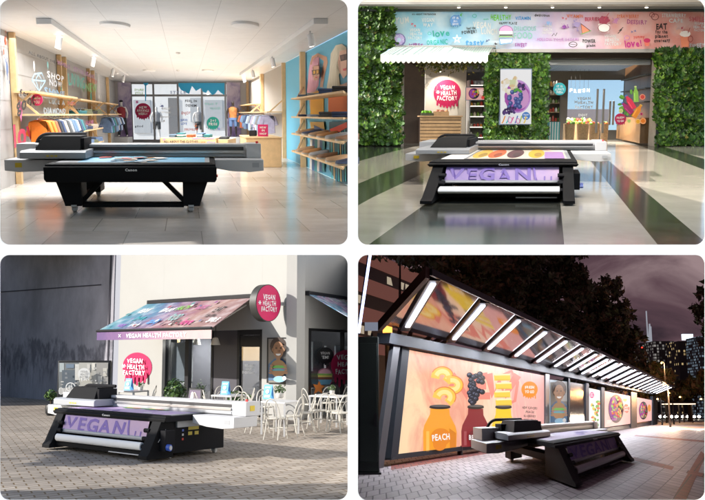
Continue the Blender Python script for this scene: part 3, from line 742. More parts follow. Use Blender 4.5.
    def garment(col, Xc, Y, z, lab, grp, k):
        base = rm(Xc, Y, z)
        if col not in gm:
            t = thing(p, 'hanging_garment', lab, 'garment', base, grp)
            m = MB(); n = len(G); m.slab([base+Vector((x*1.15, -.12, q*1.02)) for x, q in G], (0, .24, 0)); m.build('cloth', M('cloth_'+col.replace(' ', '_'), words[col], .85, var=.15, vs=6), t, bevel=.03)
            m = MB(); m.tube([base+Vector((0, 0, -.03)), base+Vector((0, 0, .09)), base+Vector((.04, 0, .12)), base+Vector((.07, 0, .09))], .012, 6); m.build('hanger_hook', M('chrome', (.55, .55, .56), .2, .9), t)
            gm[col] = t; return
        dup(gm[col], p, base, 0, lab, k, grp)
    ords = ['nearest', 'second', 'third', 'fourth', 'fifth', 'sixth', 'seventh', 'eighth', 'ninth', 'tenth', 'eleventh', 'twelfth', 'thirteenth', 'fourteenth', 'fifteenth', 'sixteenth']
    def hang(rk, cols, z, sgn, where, grp):
        Ya, Yb, Xw = rk
        for i, c in enumerate(cols):
            Y = Ya+(Yb-Ya)*(i+.4)/len(cols)
            garment(c, Xw+sgn*.75, Y, z, '%s garment, %s from the viewer on the %s' % (c, ords[i], where), grp, 1+.06*math.sin(i*2.3))
    hang(r1, ['orange', 'orange', 'rust', 'black', 'navy', 'beige', 'charcoal', 'grey', 'slate blue', 'denim', 'beige', 'navy', 'teal', 'charcoal'], 2.2, 1, 'nearest left rail', 'clothes on the near left rail')
    hang(r3, ['denim', 'teal', 'charcoal', 'slate blue', 'denim', 'grey', 'navy', 'pale blue'], 2.2, 1, 'farthest left rail', 'clothes on the far left rail')
    hang(r4, ['lilac', 'lilac', 'pale blue', 'grey', 'pale blue', 'white', 'lilac', 'slate blue', 'grey', 'pale blue'], 2.34, -1, 'right rail behind the counter', 'shirts on the right rail')
    hang(r5, ['navy', 'slate blue', 'denim', 'rust', 'charcoal', 'navy'], 2.34, -1, 'farthest right rail', 'clothes on the far right rail')
    # folded piles on the left shelving
    def pile(base, w, d, cols, lab, grp, dx=0):
        t = thing(p, 'folded_clothes', lab, 'folded clothes', base, grp); z = base.z
        for i, c in enumerate(cols):
            m = MB(); h = .085; j = R.uniform(-.03, .03); m.box(base.x-w/2+j, base.x+w/2+j, base.y-d/2, base.y+d/2, z, z+h); m.build('folded_shirt', M('cloth_'+c.replace(' ', '_'), words[c], .85, var=.15, vs=6), t, bevel=.025); z += h+.002
    Ya, Yb, Xw = r2
    names = ['upper', 'second', 'third', 'lowest']
    for si, z in enumerate((2.36, 1.55, .75)):
        cs = [['teal', 'olive', 'black', 'olive'], ['slate blue', 'navy', 'beige', 'navy'], ['teal', 'denim', 'olive', 'denim']][si]
        for i in range(4):
            pile(rm(Xw+.4, Ya+(Yb-Ya)*(i+.4)/4, z+.037), .6, 1.4, [cs[i]]*(2+(i+si) % 2), '%s folded pile, %s along the %s shelf of the left shelving' % (cs[i], ords[i], ['upper', 'middle', 'lowest'][si]), 'folded piles on the left shelving')
    # round pink tag and sticker on the near rack
    ct = rm(XL+.95, 33.2, 3.05); c = p.at(39.5, 100, ct.y)
    A = Art(lambda a, b, o: Vector((c.x+a, ct.y-.3-o, c.z+b)), .004); r = .21
    m = MB(); m.tube([(c.x, ct.y-.29, c.z), (c.x, ct.y-.26, c.z)], r, 24); tg = m.build('hanging_tag', M('tag_pink', (.70, .04, .2), .5), None, p, c)
    tag(tg, 'round pink hanging tag under the near left shelf, above the orange jacket', 'tag'); A.col((.85, .85, .85)); A.text('hello', 0, .07, .1, width=.28); A.text('YOU', 0, -.08, .1, width=.2); A.build('lettering', tg)
    # right shelves with shoes
    t = thing(p, 'shoe_shelf', 'pale wood shelf unit with four long boards in front of the blue mural', 'shelf unit', rm(XR-.5, 35, 0))
    tf = lambda q: rm(q.x, q.y, q.z); Xs = 4.5; zs = [.87, 1.6, 2.3, 3.06]
    for Y in (41.2, 28.6):
        if Y > 30: m = MB(tf); m.box(XR-.3, XR-.08, Y-.2, Y+.2, 0, ZC-.01); m.build('post', oak, t)
    for z in zs:
        q0 = 25.9; m = MB(tf)
        m.slab([(Xs, q0, z), (XR-.04, 30.4, z), (XR-.04, 41.3, z), (Xs, 38.6, z)], (0, 0, -.06)); m.build('shelf_board', oak, t)
        m = MB(tf); m.bar((XR-.2, 41, z+.5), (Xs+.3, 38.9, z), .07, .07); m.build('brace', oak, t)
    shoec = [('navy', 'slip-on'), ('tan', 'loafer'), ('brown', 'loafer'), ('grey', 'trainer'), ('orange', 'slip-on'), ('tan', 'slip-on')]
    sc_ = {'navy': (.04, .06, .12), 'tan': (.42, .26, .14), 'brown': (.2, .1, .05), 'grey': (.3, .3, .31), 'orange': (.45, .22, .08), 'black': (.02, .02, .022)}
    def shoe(mm, c, L, W):
        pr = [(-.5, .26, .50, .30), (-.42, .34, .52, .42), (-.2, .36, .46, .36), (.05, .40, .36, .26), (.28, .40, .24, .14), (.45, .26, .17, .08), (.5, .12, .14, .06)]
        vs = []; fs = []
        for x, w, h, hh in pr:
            for k in range(8):
                q = PI*k/7; vs.append(c+Vector((-x*L, math.cos(q)*w*.5*W, .06+max(h*.42*L*math.sin(q), 0))))
        for i in range(len(pr)-1):
            for k in range(7): fs.append((i*8+k, i*8+k+1, (i+1)*8+k+1, (i+1)*8+k))
        fs.append(list(range(8))); fs.append([len(pr)*8-8+k for k in range(8)]); mm.add(vs, fs)
    for si in (0, 1):
        for i in range(6):
            cn, kind = shoec[(i+si*2) % 6]; Y = 27.6+i*1.95
            if Y > 38.2: continue
            base = rm(Xs+.42, Y, zs[si])
            t = thing(p, 'pair_of_shoes', '%s %s pair, %s from the viewer on the %s shelf by the mural' % (cn, kind, ords[i], ['lowest', 'second lowest'][si]), 'shoes', base, 'shoes on the mural shelves')
            for j in (-1, 1):
                m = MB(); c = base+Vector((0, j*.42, 0)); shoe(m, c, .72, 1.5); s = m.build('shoe', M('shoe_'+cn, sc_[cn], .6, var=.1), t)
                m = MB(); P = [(.5*.72*math.cos(q)*1.02, .34*math.sin(q)*(1 if math.cos(q) > 0 else .85)) for q in [2*PI*k/14 for k in range(14)]]; m.slab([c+Vector((a, b, .0)) for a, b in P], (0, 0, .055)); m.build('sole', M('sole_pale', (.5, .46, .4), .7), s)
    for si in (2, 3):
        for i in range(4):
            Y = 28.2+i*2.7; base = rm(Xs+.42, Y, zs[si])
            pile(base, .72, 1.6, [['navy', 'charcoal', 'pale blue', 'navy'], ['black', 'navy', 'grey', 'slate blue']][si-2][i:i+1]*(2 if i < 2 else 1), '%s folded pile, %s from the viewer on the %s shelf by the mural' % ([['navy', 'charcoal', 'pale blue', 'navy'], ['black', 'navy', 'grey', 'slate blue']][si-2][i], ords[i], ['second highest', 'highest'][si-2]), 'folded piles on the mural shelves')
    # counter, bag, price sign
    b0, b1 = p.at(246.5, 166.5, 41), p.at(281.5, 137.2, 41)
    t = thing(p, 'wooden_counter', 'plain pale wood counter in front of the right clothes rail', 'counter', (b0.x+1.5, 43, 0))
    m = MB(tf=lambda q: q+Vector((p.dx*(q.y-41), 0, 0))); m.box(b0.x, b1.x, 41, 45.5, 0, b1.z-.06); m.build('cabinet', oak, t, bevel=.02)
    m = MB(tf=lambda q: q+Vector((p.dx*(q.y-41), 0, 0))); m.box(b0.x-.03, b1.x+.03, 40.95, 45.55, b1.z-.058, b1.z); m.build('counter_top', oak, t, bevel=.01)
    q = p.at(265, 137, 42.5); t = thing(p, 'price_sign', 'pink upright sign standing on the pale wood counter', 'sign', (q.x, 42.5, b1.z))
    q0, q1 = p.at(258, 137, 42.5), p.at(268, 124.5, 42.5)
    m = MB(); m.box(q0.x, q1.x, 42.45, 42.55, b1.z, q1.z); sb = m.build('sign_board', M('sign_pink', (.66, .015, .14), .5), t)
    A = Art(lambda a, b, o: p.at(a, -b, 42.44-o), .004); A.col((.85, .85, .85)).text('NEW', 263, -127.5, 2, width=6.5); A.text('IN', 263, -130.5, 2, width=3); A.text('SHOP', 263, -133.7, 1.8, width=7); A.build('lettering', sb)
    q = p.at(253, 137, 43); t = thing(p, 'hand_bag', 'small dark bag with a handle on the left end of the counter', 'bag', (q.x, 43, b1.z))
    m = MB(); m.box(q.x-.16, q.x+.16, 42.8, 43.3, b1.z, b1.z+.27); m.build('bag_body', M('cloth_black', words['black'], .8), t, bevel=.03)
    m = MB(); m.tube([(q.x-.09, 43, b1.z+.25), (q.x-.07, 43, b1.z+.4), (q.x+.07, 43, b1.z+.4), (q.x+.09, 43, b1.z+.25)], .015, 6); m.build('handle', M('cloth_black', words['black'], .8), t)
    # display table in the middle
    Yt = 52; a0, a1 = p.at(160, 138, Yt), p.at(227, 138, Yt)
    t = thing(p, 'display_table', 'low wooden display table with printed slogans in the middle of the shop', 'table', ((a0.x+a1.x)/2, Yt+2, 0))
    am = p.at(216, 138, Yt).x
    m = MB(); m.box(a0.x, am, Yt, Yt+4, 0, a0.z); tb = m.build('table_body', oak, t, bevel=.02); m = MB(); m.box(am+.03, a1.x, Yt+.4, Yt+4, .0, a0.z-.1); m.build('side_block', oak, t, bevel=.02)
    A = Art(lambda a, b, o: p.at(a, -b, Yt-.01-o), .004); A.col(BLACK).text('ALL ABOUT THE CLOTHES', 181, -141.6, 2.2, width=34); A.col((.6, .1, .4)).text('FASHION HITS DESIGN', 203, -138.6, 1.6, width=22); A.col((.1, .2, .6)).text('STYLE', 211, -142.6, 1.7, width=8)
    A.col((.7, .2, .05)).text('LIFE', 202, -142.4, 1.6, width=7); A.splat(164, -139.5, 1.4, (.75, .2, .5)); A.build('lettering', tb)
    for i, (px, cn) in enumerate(((174, 'slate blue'), (182, 'teal'), (191, 'rust'), (201, 'denim'), (208, 'teal'))):
        q = p.at(px, 138, Yt+1.5); pile(Vector((q.x, Yt+1.5, a0.z+.001)), .36, 1.2, [cn, 'white' if i % 2 else cn, cn][:2+i % 2], '%s folded pile, %s from the left on the middle display table' % (cn, ['first', 'second', 'third', 'fourth', 'fifth'][i]), 'folded piles on the display table')
    q = p.at(222, 141, Yt); t = thing(p, 'small_box', 'small dark box on the right step of the display table', 'box', (q.x, Yt+1, a0.z-.1)); m = MB(); m.box(q.x-.25, q.x+.2, Yt+.6, Yt+1.8, a0.z-.098, a0.z+.06); m.build('carton', M('cloth_charcoal', words['charcoal'], .85), t, bevel=.02)
    # mannequins on plinths
    for px, kind in ((122.5, 0), (233.5, 1)):
        Y = 75.5; q = p.at(px, 137, Y); zp = q.z
        m = MB(); m.box(q.x-.62, q.x+.62, Y-.7, Y+.9, 0, zp); pl = m.build('plinth', M('plinth_grey', (.5, .5, .5), .5), None, p, (q.x, Y, 0), bevel=.02)
        tag(pl, ['grey plinth under the red vested mannequin', 'grey plinth under the dark mannequin in blue shorts'][kind], 'plinth')
        if kind == 0:
            mannequin(p, Vector((q.x, Y, zp)), 1.66, 'mannequin in red vest and black trousers with hands on hips, left of the glass front', M('mannequin_white', (.6, .58, .56), .4), 'akimbo', M('vest_red', (.25, .02, .03), .7), M('trousers_black', (.02, .02, .024), .8), M('cap_black', (.015, .015, .017), .8))
        else:
            mannequin(p, Vector((q.x, Y, zp)), 1.66, 'dark mannequin in orange shirt and blue shorts, right of the glass front', M('mannequin_dark', (.03, .022, .018), .35), 'stand', M('shirt_orange', (.45, .17, .05), .8, var=.6, vs=3), M('shorts_denim', (.12, .2, .38), .8))
    for px, Y, lab in ((199, 88, 'pale shop window figure beyond the glass, behind the black slogan'), (157, 89, 'pale shop window figure beyond the glass, beside the red splash')):
        q = p.at(px, 130, Y); mannequin(p, Vector((q.x, Y, 0)), 1.75, lab, M('mannequin_white', (.6, .58, .56), .4), 'stand', M('cloth_grey', words['grey'], .85), M('cloth_charcoal', words['charcoal'], .85))
    # ceiling: two long light beams with four spots each, discs
    for X0, X1, lab, spots in ((-4.23, -3.79, 'long white light beam with four spots on the left of the shop ceiling', (30, 41, 52, 61)), (3.79, 4.21, 'long white light beam with four spots on the right of the shop ceiling', (29, 41.5, 53.5, 61.5))):
        t = thing(p, 'light_beam', lab, 'ceiling light', rm((X0+X1)/2, 44, ZC))
        m = MB(tf); m.box(X0, X1, 26.7, 62.5, ZC-.17, ZC-.004); m.build('housing', M('lamp_white', (.72, .72, .72), .4), t, bevel=.01)
        for Y in spots:
            m = MB(tf); Xc = (X0+X1)/2; s = -1 if Xc < 0 else 1
            m.tube([(Xc, Y, ZC-.17), (Xc, Y, ZC-.27)], .03, 8); m.tube([(Xc, Y, ZC-.25), (Xc+.08*s, Y+.05, ZC-.62)], .105, 14); sp = m.build('spotlight', M('lamp_white', (.72, .72, .72), .4), t)
            m = MB(tf); m.tube([(Xc+.081*s, Y+.05, ZC-.622), (Xc+.084*s, Y+.05, ZC-.632)], .09, 14); m.build('lamp_lens', M('lens_lit', (1, .95, .88), .3, emit=6), sp)
            spot(p, rm(Xc+.1*s, Y+.06, ZC-.66), rm(Xc-(1.6*s if Y < 55 else 0), Y+(.4 if Y < 55 else 14), 0 if Y < 55 else 1.5), 30 if Y < 55 else 500, 1.6, (1, .93, .85), .1)
    discs = ((115, 24, .42, 'large flat ceiling disc, left of the two nearer ones'), (245, 24, .42, 'large flat ceiling disc, right of the two nearer ones'), (149, 70, .36, 'flat ceiling disc far back on the left'), (208, 70, .36, 'flat ceiling disc far back on the right'))
    for px, py, r, lab in discs:
        q = p.fl(px, py, ZC); m = MB(); m.lathe([(r, 0), (r*.96, -.07), (r*.8, -.09)], (q.x, q.y, q.z-.003), 24, (1, 2.2)); tag(m.build('ceiling_disc', M('disc_pale', (.78, .77, .76), .5), None, p, q), lab, 'ceiling speaker', 'flat discs on the shop ceiling')
    for px, py, lab in ((178, 52.5, 'tiny round sensor on the ceiling, nearer one'), (178, 70, 'tiny round sensor on the ceiling, farther one')):
        q = p.fl(px, py, ZC); m = MB(); m.lathe([(.1, 0), (.09, -.05), (.04, -.09)], (q.x, q.y, q.z-.003), 16, (1, 2)); tag(m.build('ceiling_sensor', M('disc_white', (.62, .6, .58), .5), None, p, q), lab, 'sensor')
    # the light of the two beams
    for X in (-1.3, 1.3): area(p, rm(X, 50, ZC-.2), (0, 0, -1), 2.2, 50, 2050, (.97, .985, 1), math.radians(150))
    # the printer
    def bed(A):
        A.col((.16, .48, .72)).rect(-1.15, .2, 1.5, 2.5)
        for k in range(34):
            x = R.uniform(-.75, .6); y = R.uniform(.3, 2.4); A.col(R.choice([(.02, .12, .2), (.62, .3, .1), (.06, .3, .4), (.7, .6, .5), (.1, .08, .1), (.05, .2, .34), (.75, .72, .68), (.6, .06, .04)])); A.ell(x, y, R.uniform(.05, .2), R.uniform(.1, .3), 12, R.uniform(0, 3), .25)
    printer(p, (-5.3879, 21.8745, 1.2041, 0.0, -0.3399, 2.1019, 1.2105), 'black legged flatbed printer with a blue summer print, in the bright clothes shop', False, bed)

def kind_pos(p): return (0, 30, 0)
def glass_mat():
    if 'clear_glass' in MATS: return MATS['clear_glass']
    m = bpy.data.materials.new('clear_glass'); m.use_nodes = True; nt = m.node_tree
    for n in list(nt.nodes): nt.nodes.remove(n)
    o = nt.nodes.new('ShaderNodeOutputMaterial'); tr = nt.nodes.new('ShaderNodeBsdfTransparent'); gl = nt.nodes.new('ShaderNodeBsdfGlossy'); mx = nt.nodes.new('ShaderNodeMixShader')
    gl.inputs['Roughness'].default_value = .02; tr.inputs['Color'].default_value = (.93, .95, .96, 1); lw = nt.nodes.new('ShaderNodeFresnel'); lw.inputs['IOR'].default_value = 1.45
    nt.links.new(lw.outputs['Fac'], mx.inputs[0]); nt.links.new(tr.outputs[0], mx.inputs[1]); nt.links.new(gl.outputs[0], mx.inputs[2]); nt.links.new(mx.outputs[0], o.inputs[0])
    MATS['clear_glass'] = m; return m
def aim(o, pan, pos, dr):
    R3 = pan.M.to_3x3(); d = (R3 @ Vector(dr)).normalized()
    o.matrix_world = Matrix.Translation(pan.M @ Vector(pos)) @ d.to_track_quat('-Z', 'Y').to_matrix().to_4x4()
def area(pan, pos, dr, sx, sy, power, col=(1, 1, 1), spread=PI):
    l = bpy.data.lights.new('lamp_light', 'AREA'); l.shape = 'RECTANGLE'; l.size = sx; l.size_y = sy; l.energy = power; l.color = col; l.spread = spread
    o = bpy.data.objects.new('lamp_light', l); COL.objects.link(o)
    z = -Vector(dr).normalized(); x = Vector((1, 0, 0)); x = (x-z*x.dot(z)).normalized(); y = z.cross(x)
    o.matrix_world = Matrix.Translation(pan.M @ Vector(pos)) @ (pan.M.to_3x3() @ Matrix((x, y, z)).transposed()).to_4x4(); return o
def spot(pan, pos, target, power, angle, col=(1, 1, 1), r=.05, blend=.6):
    l = bpy.data.lights.new('spot_light', 'SPOT'); l.energy = power; l.spot_size = angle; l.spot_blend = blend; l.color = col; l.shadow_soft_size = r
    o = bpy.data.objects.new('spot_light', l); COL.objects.link(o); aim(o, pan, pos, Vector(target)-Vector(pos)); return o
def point(pan, pos, power, col, r=.1):
    l = bpy.data.lights.new('lamp_light', 'POINT'); l.energy = power; l.color = col; l.shadow_soft_size = r
    o = bpy.data.objects.new('lamp_light', l); COL.objects.link(o); o.location = pan.M @ Vector(pos); return o
# ================================================================== top right: arcade with the ivy-clad food shop
def leaf_mat(name, col, isl=.45, rough=.45):
    if name in MATS: return MATS[name]
    m = M(name, col, rough, island=isl); return m
def ivy(pan, poly, Y, depth, n, size, label, back=True, mats=None, cat='ivy wall', name='ivy_wall', hole=None):
    """a wall grown over with leaves: poly in photo pixels on the plane at depth Y"""
    xs = [p[0] for p in poly]; ys = [p[1] for p in poly]
    def inside(x, y, P=poly):
        c = False
        for (x1, y1), (x2, y2) in zip(P, P[1:]+P[:1]):
            if (y1 > y) != (y2 > y) and x < (x2-x1)*(y-y1)/(y2-y1)+x1: c = not c
        return c
    b = pan.at((min(xs)+max(xs))/2, max(ys), Y)
    t = thing(pan, name, label, cat, (b.x, Y, 0))
    if back:
        m = MB(); m.slab([pan.at(x, y+(1.2 if y > 140 else 0), Y+depth*.5) for x, y in poly], (0, .25, 0)); m.build('backing', M('ivy_backing', (.012, .02, .006), .9, var=.3), t, smooth=False)
    mats = mats or [leaf_mat('ivy_leaf', (.05, .13, .013)), leaf_mat('ivy_leaf_dark', (.018, .06, .008)), leaf_mat('ivy_leaf_light', (.11, .22, .018)), leaf_mat('ivy_leaf_dry', (.16, .15, .03))]
    m = MB(); ln = [(0, 0), (.38, .12), (.5, .5), (.2, .55), (0, 1.05), (-.2, .55), (-.5, .5), (-.38, .12)]
    k = 0
    while k < n:
        x, y = R.uniform(min(xs)-1.5, max(xs)+1.5), R.uniform(min(ys)-.5, max(ys))
        jx, jy = R.gauss(0, 1.7), R.gauss(0, 1.3)
        if not inside(x+jx, y+jy) or (hole and hole(x, y)): continue
        k += 1
        lump = noise.noise(Vector((x*.12, y*.12, Y)))*1.3+.5*noise.noise(Vector((x*.35, y*.35, Y)))
        q = pan.at(x, y, Y); q.y += depth*(.45-.5*lump-R.random()*.45)
        nr = Vector((R.gauss(0, .45), -1, R.gauss(.45, .4))).normalized(); u = nr.cross(Vector((R.gauss(0, .4), 0, 1))).normalized(); v = u.cross(nr)*-1
        s = size*R.choice((.6, .8, 1, 1, 1.2, 1.45))
        m.mat(R.choices(mats, (5, 4, 2.2, .25)[:len(mats)])[0])
        fold = R.uniform(.05, .2)*s
        vs = [q+u*(a*s)-v*(c*s)-nr*(abs(a)*2*fold)*-1 for a, c in ln]
        m.add(vs, [(0, 1, 2, 3, 4), (0, 4, 5, 6, 7)])
    o = m.build('leaves', None, t, smooth=False, recalc=False)
    return t

def scene_tr():
    p = TR; at = p.at; YI, YF, YA = 65.5, 68.0, 66.0
    # polished floor laid in stripes toward the vanishing point
    dark = M('marble_dark', (.060, .062, .05), .11, var=.55, vs=1.1, spec=.28); light = M('marble_light', (.66, .595, .49), .09, var=.12, vs=.7, spec=.4)
    m = MB(); H = p.H; Xs = [-9, -4.13, -2.81, -2.12, -1.376, .127, .846, 1.235, 2.75, 3.38, 9]; yf = p.fl(400, 247.2).y; yb = 120.0
    def cl(X, Y): return Vector((max(X*H+p.dx*Y, .04), Y, 0))
    Ys = [yf, 17, 18.5, 20, 23, 26, 30, 36, 44, 55, YI, yb]
    for i in range(len(Xs)-1):
        m.mat(dark if i in (0, 2, 4, 6, 8) else light)
        for a, b in zip(Ys, Ys[1:]):
            q = [cl(Xs[i], a), cl(Xs[i+1], a), cl(Xs[i+1], b), cl(Xs[i], b)]
            if (q[1]-q[0]).length < 1e-4 and (q[3]-q[2]).length < 1e-4: continue
            if (q[1]-q[0]).length < 1e-4: q = q[1:]
            m.poly(q)
    tag(m.build('floor', None, None, p, (5, 40, 0), smooth=False), kind='structure')
    # arcade ceiling
    ZA = 2.4+106*57/900
    bg_ = M('soffit_beige', (.66, .60, .54), .6, var=.04, vs=.4)
    m = MB(); m.box(.06, 27, 22, 66.4, ZA+1.9, ZA+2.2); tag(m.build('ceiling', bg_, None, p, (8, 40, ZA)), kind='structure')
    m = MB(); m.box(.06, 27, 57, 57.9, ZA+.03, ZA+1.89); tag(m.build('arcade_beam', bg_, None, p, (8, 57, ZA)), 'broad beige beam running across the top of the arcade', 'beam')
    # facade pieces: fascia with the painted banner
    t = thing(p, 'banner', 'long watercolour banner with painted food words above the ivy shop', 'banner', at(550, 49, YA))
    l0, l1 = at(392, 49, YA), at(706, 12, YA); x1 = l1.x+1.0
    wash = ramp_mat('banner_wash', [(0, (.36, .66, .78)), (.16, (.20, .55, .80)), (.32, (.42, .66, .84)), (.46, (.55, .50, .76)), (.6, (.70, .50, .66)), (.75, (.82, .38, .36)), (1, (.78, .32, .26))], (1, 0, 0), -11.6, 11.8, .16, .33, .6, cloud=.55)
    m = MB(); m.box(l0.x, x1, YA, YA+.3, l0.z, l1.z); bp = m.build('banner_sheet', wash, t)
    m = MB(); m.box(l0.x, x1, YA-.06, YA+.3, l0.z-.24, l0.z-.003); m.build('lower_trim', M('trim_grey', (.36, .35, .34), .5), t)
    m = MB(); m.box(.06, 27, YA-.1, YA+.28, l1.z+.165, ZA+1.89); tag(m.build('wall', M('cornice_grey', (.34, .33, .31), .5), None, p, (8, YA, l1.z)), 'plain grey wall strip between the watercolour banner and the arcade ceiling', 'wall')
    m = MB(); m.box(.2, 27, YA-.4, YA+.3, l1.z+.006, l1.z+.16); m.build('upper_trim', M('trim_dark', (.02, .03, .025), .4), t)
    A = Art(lambda a, b, o: at(a, -b, YA-.012-o), .004)
    W = (.8, .82, .84); V = (.25, .16, .45); G1 = (.02, .42, .36); DV = (.30, .04, .32); RD = (.75, .07, .08)
    def T(s, px, py, h, w, c, rot=0): A.col(c).text(s, px, -py, h, rot, width=w)
    for s, px, py, h, w, c, r in (('ALL ABOUT THE FLAVOUR', 424, 14.3, 1.7, 24, BLACK, 0), ('YUM', 402, 20.5, 6.5, 14, W, .05), ('VEGAN', 428, 20, 4, 12, W, 0), ('WAY', 428, 25, 3.4, 10, W, 0), ('VEGAN', 415, 30, 3, 10, W, 0), ('HEALTH', 416, 34, 3, 12, W, 0), ('FACTORY', 415, 38, 3, 14, W, 0),
        ('love', 441, 33, 6.5, 17, G1, .1), ('ORGANIC', 437, 42, 5, 21, G1, .04), ('VIBES', 416, 45.2, 3.4, 14, DV, 0), ('feel the', 471, 28, 2.4, 9, BLACK, .05), ('POWER!', 469, 32, 3.4, 15, BLACK, .1), ('VEGAN', 482, 25, 6, 18, W, -.05), ('LUNCH', 489, 31.5, 5.5, 16, W, 0),
        ('tasty', 475, 42.5, 6.5, 18, (.06, .35, .72), .03), ('HEALTHY', 501, 17.5, 5.5, 21, (.16, .62, .03), 0), ('HAPPY PLACE', 508, 23.3, 2.4, 18, BLACK, 0), ('VITAMIN', 523, 18.3, 3.2, 15, (.04, .32, .75), 0), ('DELICIOUS', 525, 28.5, 4.2, 22, (.28, .6, .6), 0), ('FOOD', 523, 35.5, 6.5, 19, (.28, .62, .58), 0), ('SWEET', 521, 45, 3.6, 12, DV, 0),
        ('delicious', 542, 15.3, 2.6, 15, BLACK, 0), ('VEGAN', 547.5, 26, 2.6, 8, W, 0), ('HEALTH', 547.5, 29.5, 2.6, 9, W, 0), ('FACTORY', 547.5, 33, 2.4, 10, W, 0), ('VITAMIN', 575, 16.3, 3.2, 16, (.75, .2, .08), 0), ('FOLLOW YOUR DREAMS', 558, 39.5, 2.8, 42, (.55, .28, .62), 0), ('BERRIES', 592, 19, 3.4, 14, (.55, .05, .12), 0),
        ('POWER', 589, 41, 3.6, 13, BLACK, 0), ('plant', 591, 45.3, 3, 9, BLACK, 0), ('VEGAN', 610, 36, 3, 11, W, 0), ('HEALTH', 612, 40, 3, 14, W, 0), ('FACTORY', 613, 44, 3, 17, W, 0), ('STRAWBERRY', 628, 16.3, 3.4, 22, (.78, .2, .08), 0), ('DESSERT', 637, 22, 4, 20, (.5, .12, .3), -.05),
        ('love!', 633, 43.5, 7, 17, (.6, .03, .28), .12), ('yummy', 639, 36.5, 3, 11, (.75, .1, .08), 0), ('EAT', 661.5, 26.5, 5.5, 11, BLACK, 0), ('for the', 661.5, 31.8, 3.4, 12, BLACK, 0), ('planet', 661.5, 36, 3.6, 13, BLACK, 0), ('overeasy', 662, 40.3, 3.2, 16, BLACK, .05), ('STRAWBERRY', 674, 15.5, 3.8, 24, W, 0), ('CAFE', 676, 20.5, 3.8, 14, W, 0), ('SMILE', 697, 19, 4.5, 16, (.7, .18, .2), 0),
        ('VEGAN', 699, 23.5, 2.6, 9, W, 0), ('HEALTH', 699, 27, 2.6, 11, W, 0), ('FACTORY', 700, 30.3, 2.4, 12, W, 0), ('SWEET', 697, 45.5, 4, 15, W, 0), ('eat', 486, 19, 2, 5, (.1, .5, .4), 0)): T(s, px, py, h, w, c, r)
    # little painted pictures: doughnut, blots, burger, melon, cup cake, cup
    A.col((.16, .13, .36)).ell(399, -40, 6.6); A.col((.5, .42, .72)).ell(399, -39.6, 5.4, jit=.06); A.col((.5, .66, .8)).ell(399, -40, 2.1)
    for i in range(9): A.col([(.8, .8, .8), (.75, .3, .5), (.3, .2, .5)][i % 3]).ell(399+4*math.cos(i*.7), -39.7+4*math.sin(i*.7), .5, n=6)
    for px, py, r, c in ((455.5, 20.5, 6.5, (.10, .28, .62)), (577, 24.5, 6, (.42, .34, .66)), (564, 27, 4, (.28, .06, .4)), (461, 15, 2, (.08, .45, .1)), (412, 24, 1.6, (.6, .02, .05)), (415, 26, 1.4, (.6, .02, .05)), (487, 41, 1.4, (.02, .04, .2)), (495.5, 44, 1.8, (.01, .01, .03)), (489, 40, 1, (.02, .04, .3)), (679, 32, 5.5, (.85, .5, .42)), (548, 23, 3.5, (.25, .42, .75)), (616, 20.5, 4, (.6, .25, .5)),
        (632, 32, 1.3, (.05, .1, .35)), (635, 31, 1.2, (.05, .1, .35)), (563, 18, 1.3, (.6, .05, .1)), (566, 19, 1.2, (.6, .05, .1)), (682, 28, 1.5, (.5, .02, .06)), (684, 31, 1.4, (.5, .02, .06))): A.splat(px, -py, r, c)
    A.drips(455.5, -20.5, 5.6, (.10, .28, .62), 5, .5); A.col(W).text('IT IS', 455.5, -18, 2, width=6).text('ALL', 455.5, -21, 2, width=4).text('GOOD', 455.5, -24, 2, width=6)
    A.col((.36, .10, .42)).ell(506, -31, 7, 5.5, t0=0, t1=PI); A.col((.65, .38, .66)).ell(506, -31, 6.3, 4.8, t0=0, t1=PI); A.col((.85, .85, .8)).rect(499.5, -34.2, 512.5, -31.3); A.col((.05, .05, .06)).rect(499.5, -36, 512.5, -34.4); A.col((.2, .5, .12)).rect(499, -37, 513, -36.1); A.col((.08, .3, .6)).poly([(499, -38.5), (513, -38.5), (512, -43), (500, -45)]); A.col((.82, .82, .82)).poly([(500, -39.2), (512.3, -39.2), (511.4, -42.3), (500.8, -43.8)])
    A.col((.05, .02, .02)).poly([(580.5, -23), (591, -31), (582, -34.5)]); A.col((.82, .24, .14)).poly([(581.2, -24.3), (589.6, -30.8), (582.4, -33.4)]); A.col((.16, .4, .1)).line([(581, -34.2), (591, -30.8)], .7)
    A.col((.35, .03, .08)).ell(604, -20, 5.5, 4, jit=.15); A.col((.85, .8, .8)).poly([(598, -24), (610, -24), (608.5, -32), (599.5, -32)]); A.col((.25, .05, .06)).ring(604, -28, 6, 4.2, .5); A.col((.6, .06, .1)).line([(604, -20), (609, -13)], .6)
    A.col((.7, .16, .12)).poly([(644, -41), (650, -41), (649, -46), (645, -46)]); A.col((.5, .02, .1)).ell(647, -40.5, 3.4, 2.2); A.col(BLACK).line([(618, -33.5), (622, -29.5), (619, -31), (623, -27.5)], .7)
    A.col((.7, .22, .12)).poly([(680, -35), (690, -35), (688.5, -47), (681.5, -47)]); A.col((.86, .8, .76)).ell(685, -34, 5.5, 3, jit=.1); A.col((.35, .06, .05)).ring(690.5, -39, 2.3, 3, .8); A.line([(688, -33), (690, -28)], .6); A.col((.2, .02, .02)).ring(655, -17, 3.5, 3, .6); A.ring(652, -15, 2.4, 2.2, .5)
    A.col(W)
    for k in range(5): q = PI/2+k*2*PI/5; q2 = q+4*PI/5; A.line([(457+4.3*math.cos(q), -39+4.3*math.sin(q)), (457+4.3*math.cos(q2), -39+4.3*math.sin(q2))], .6)
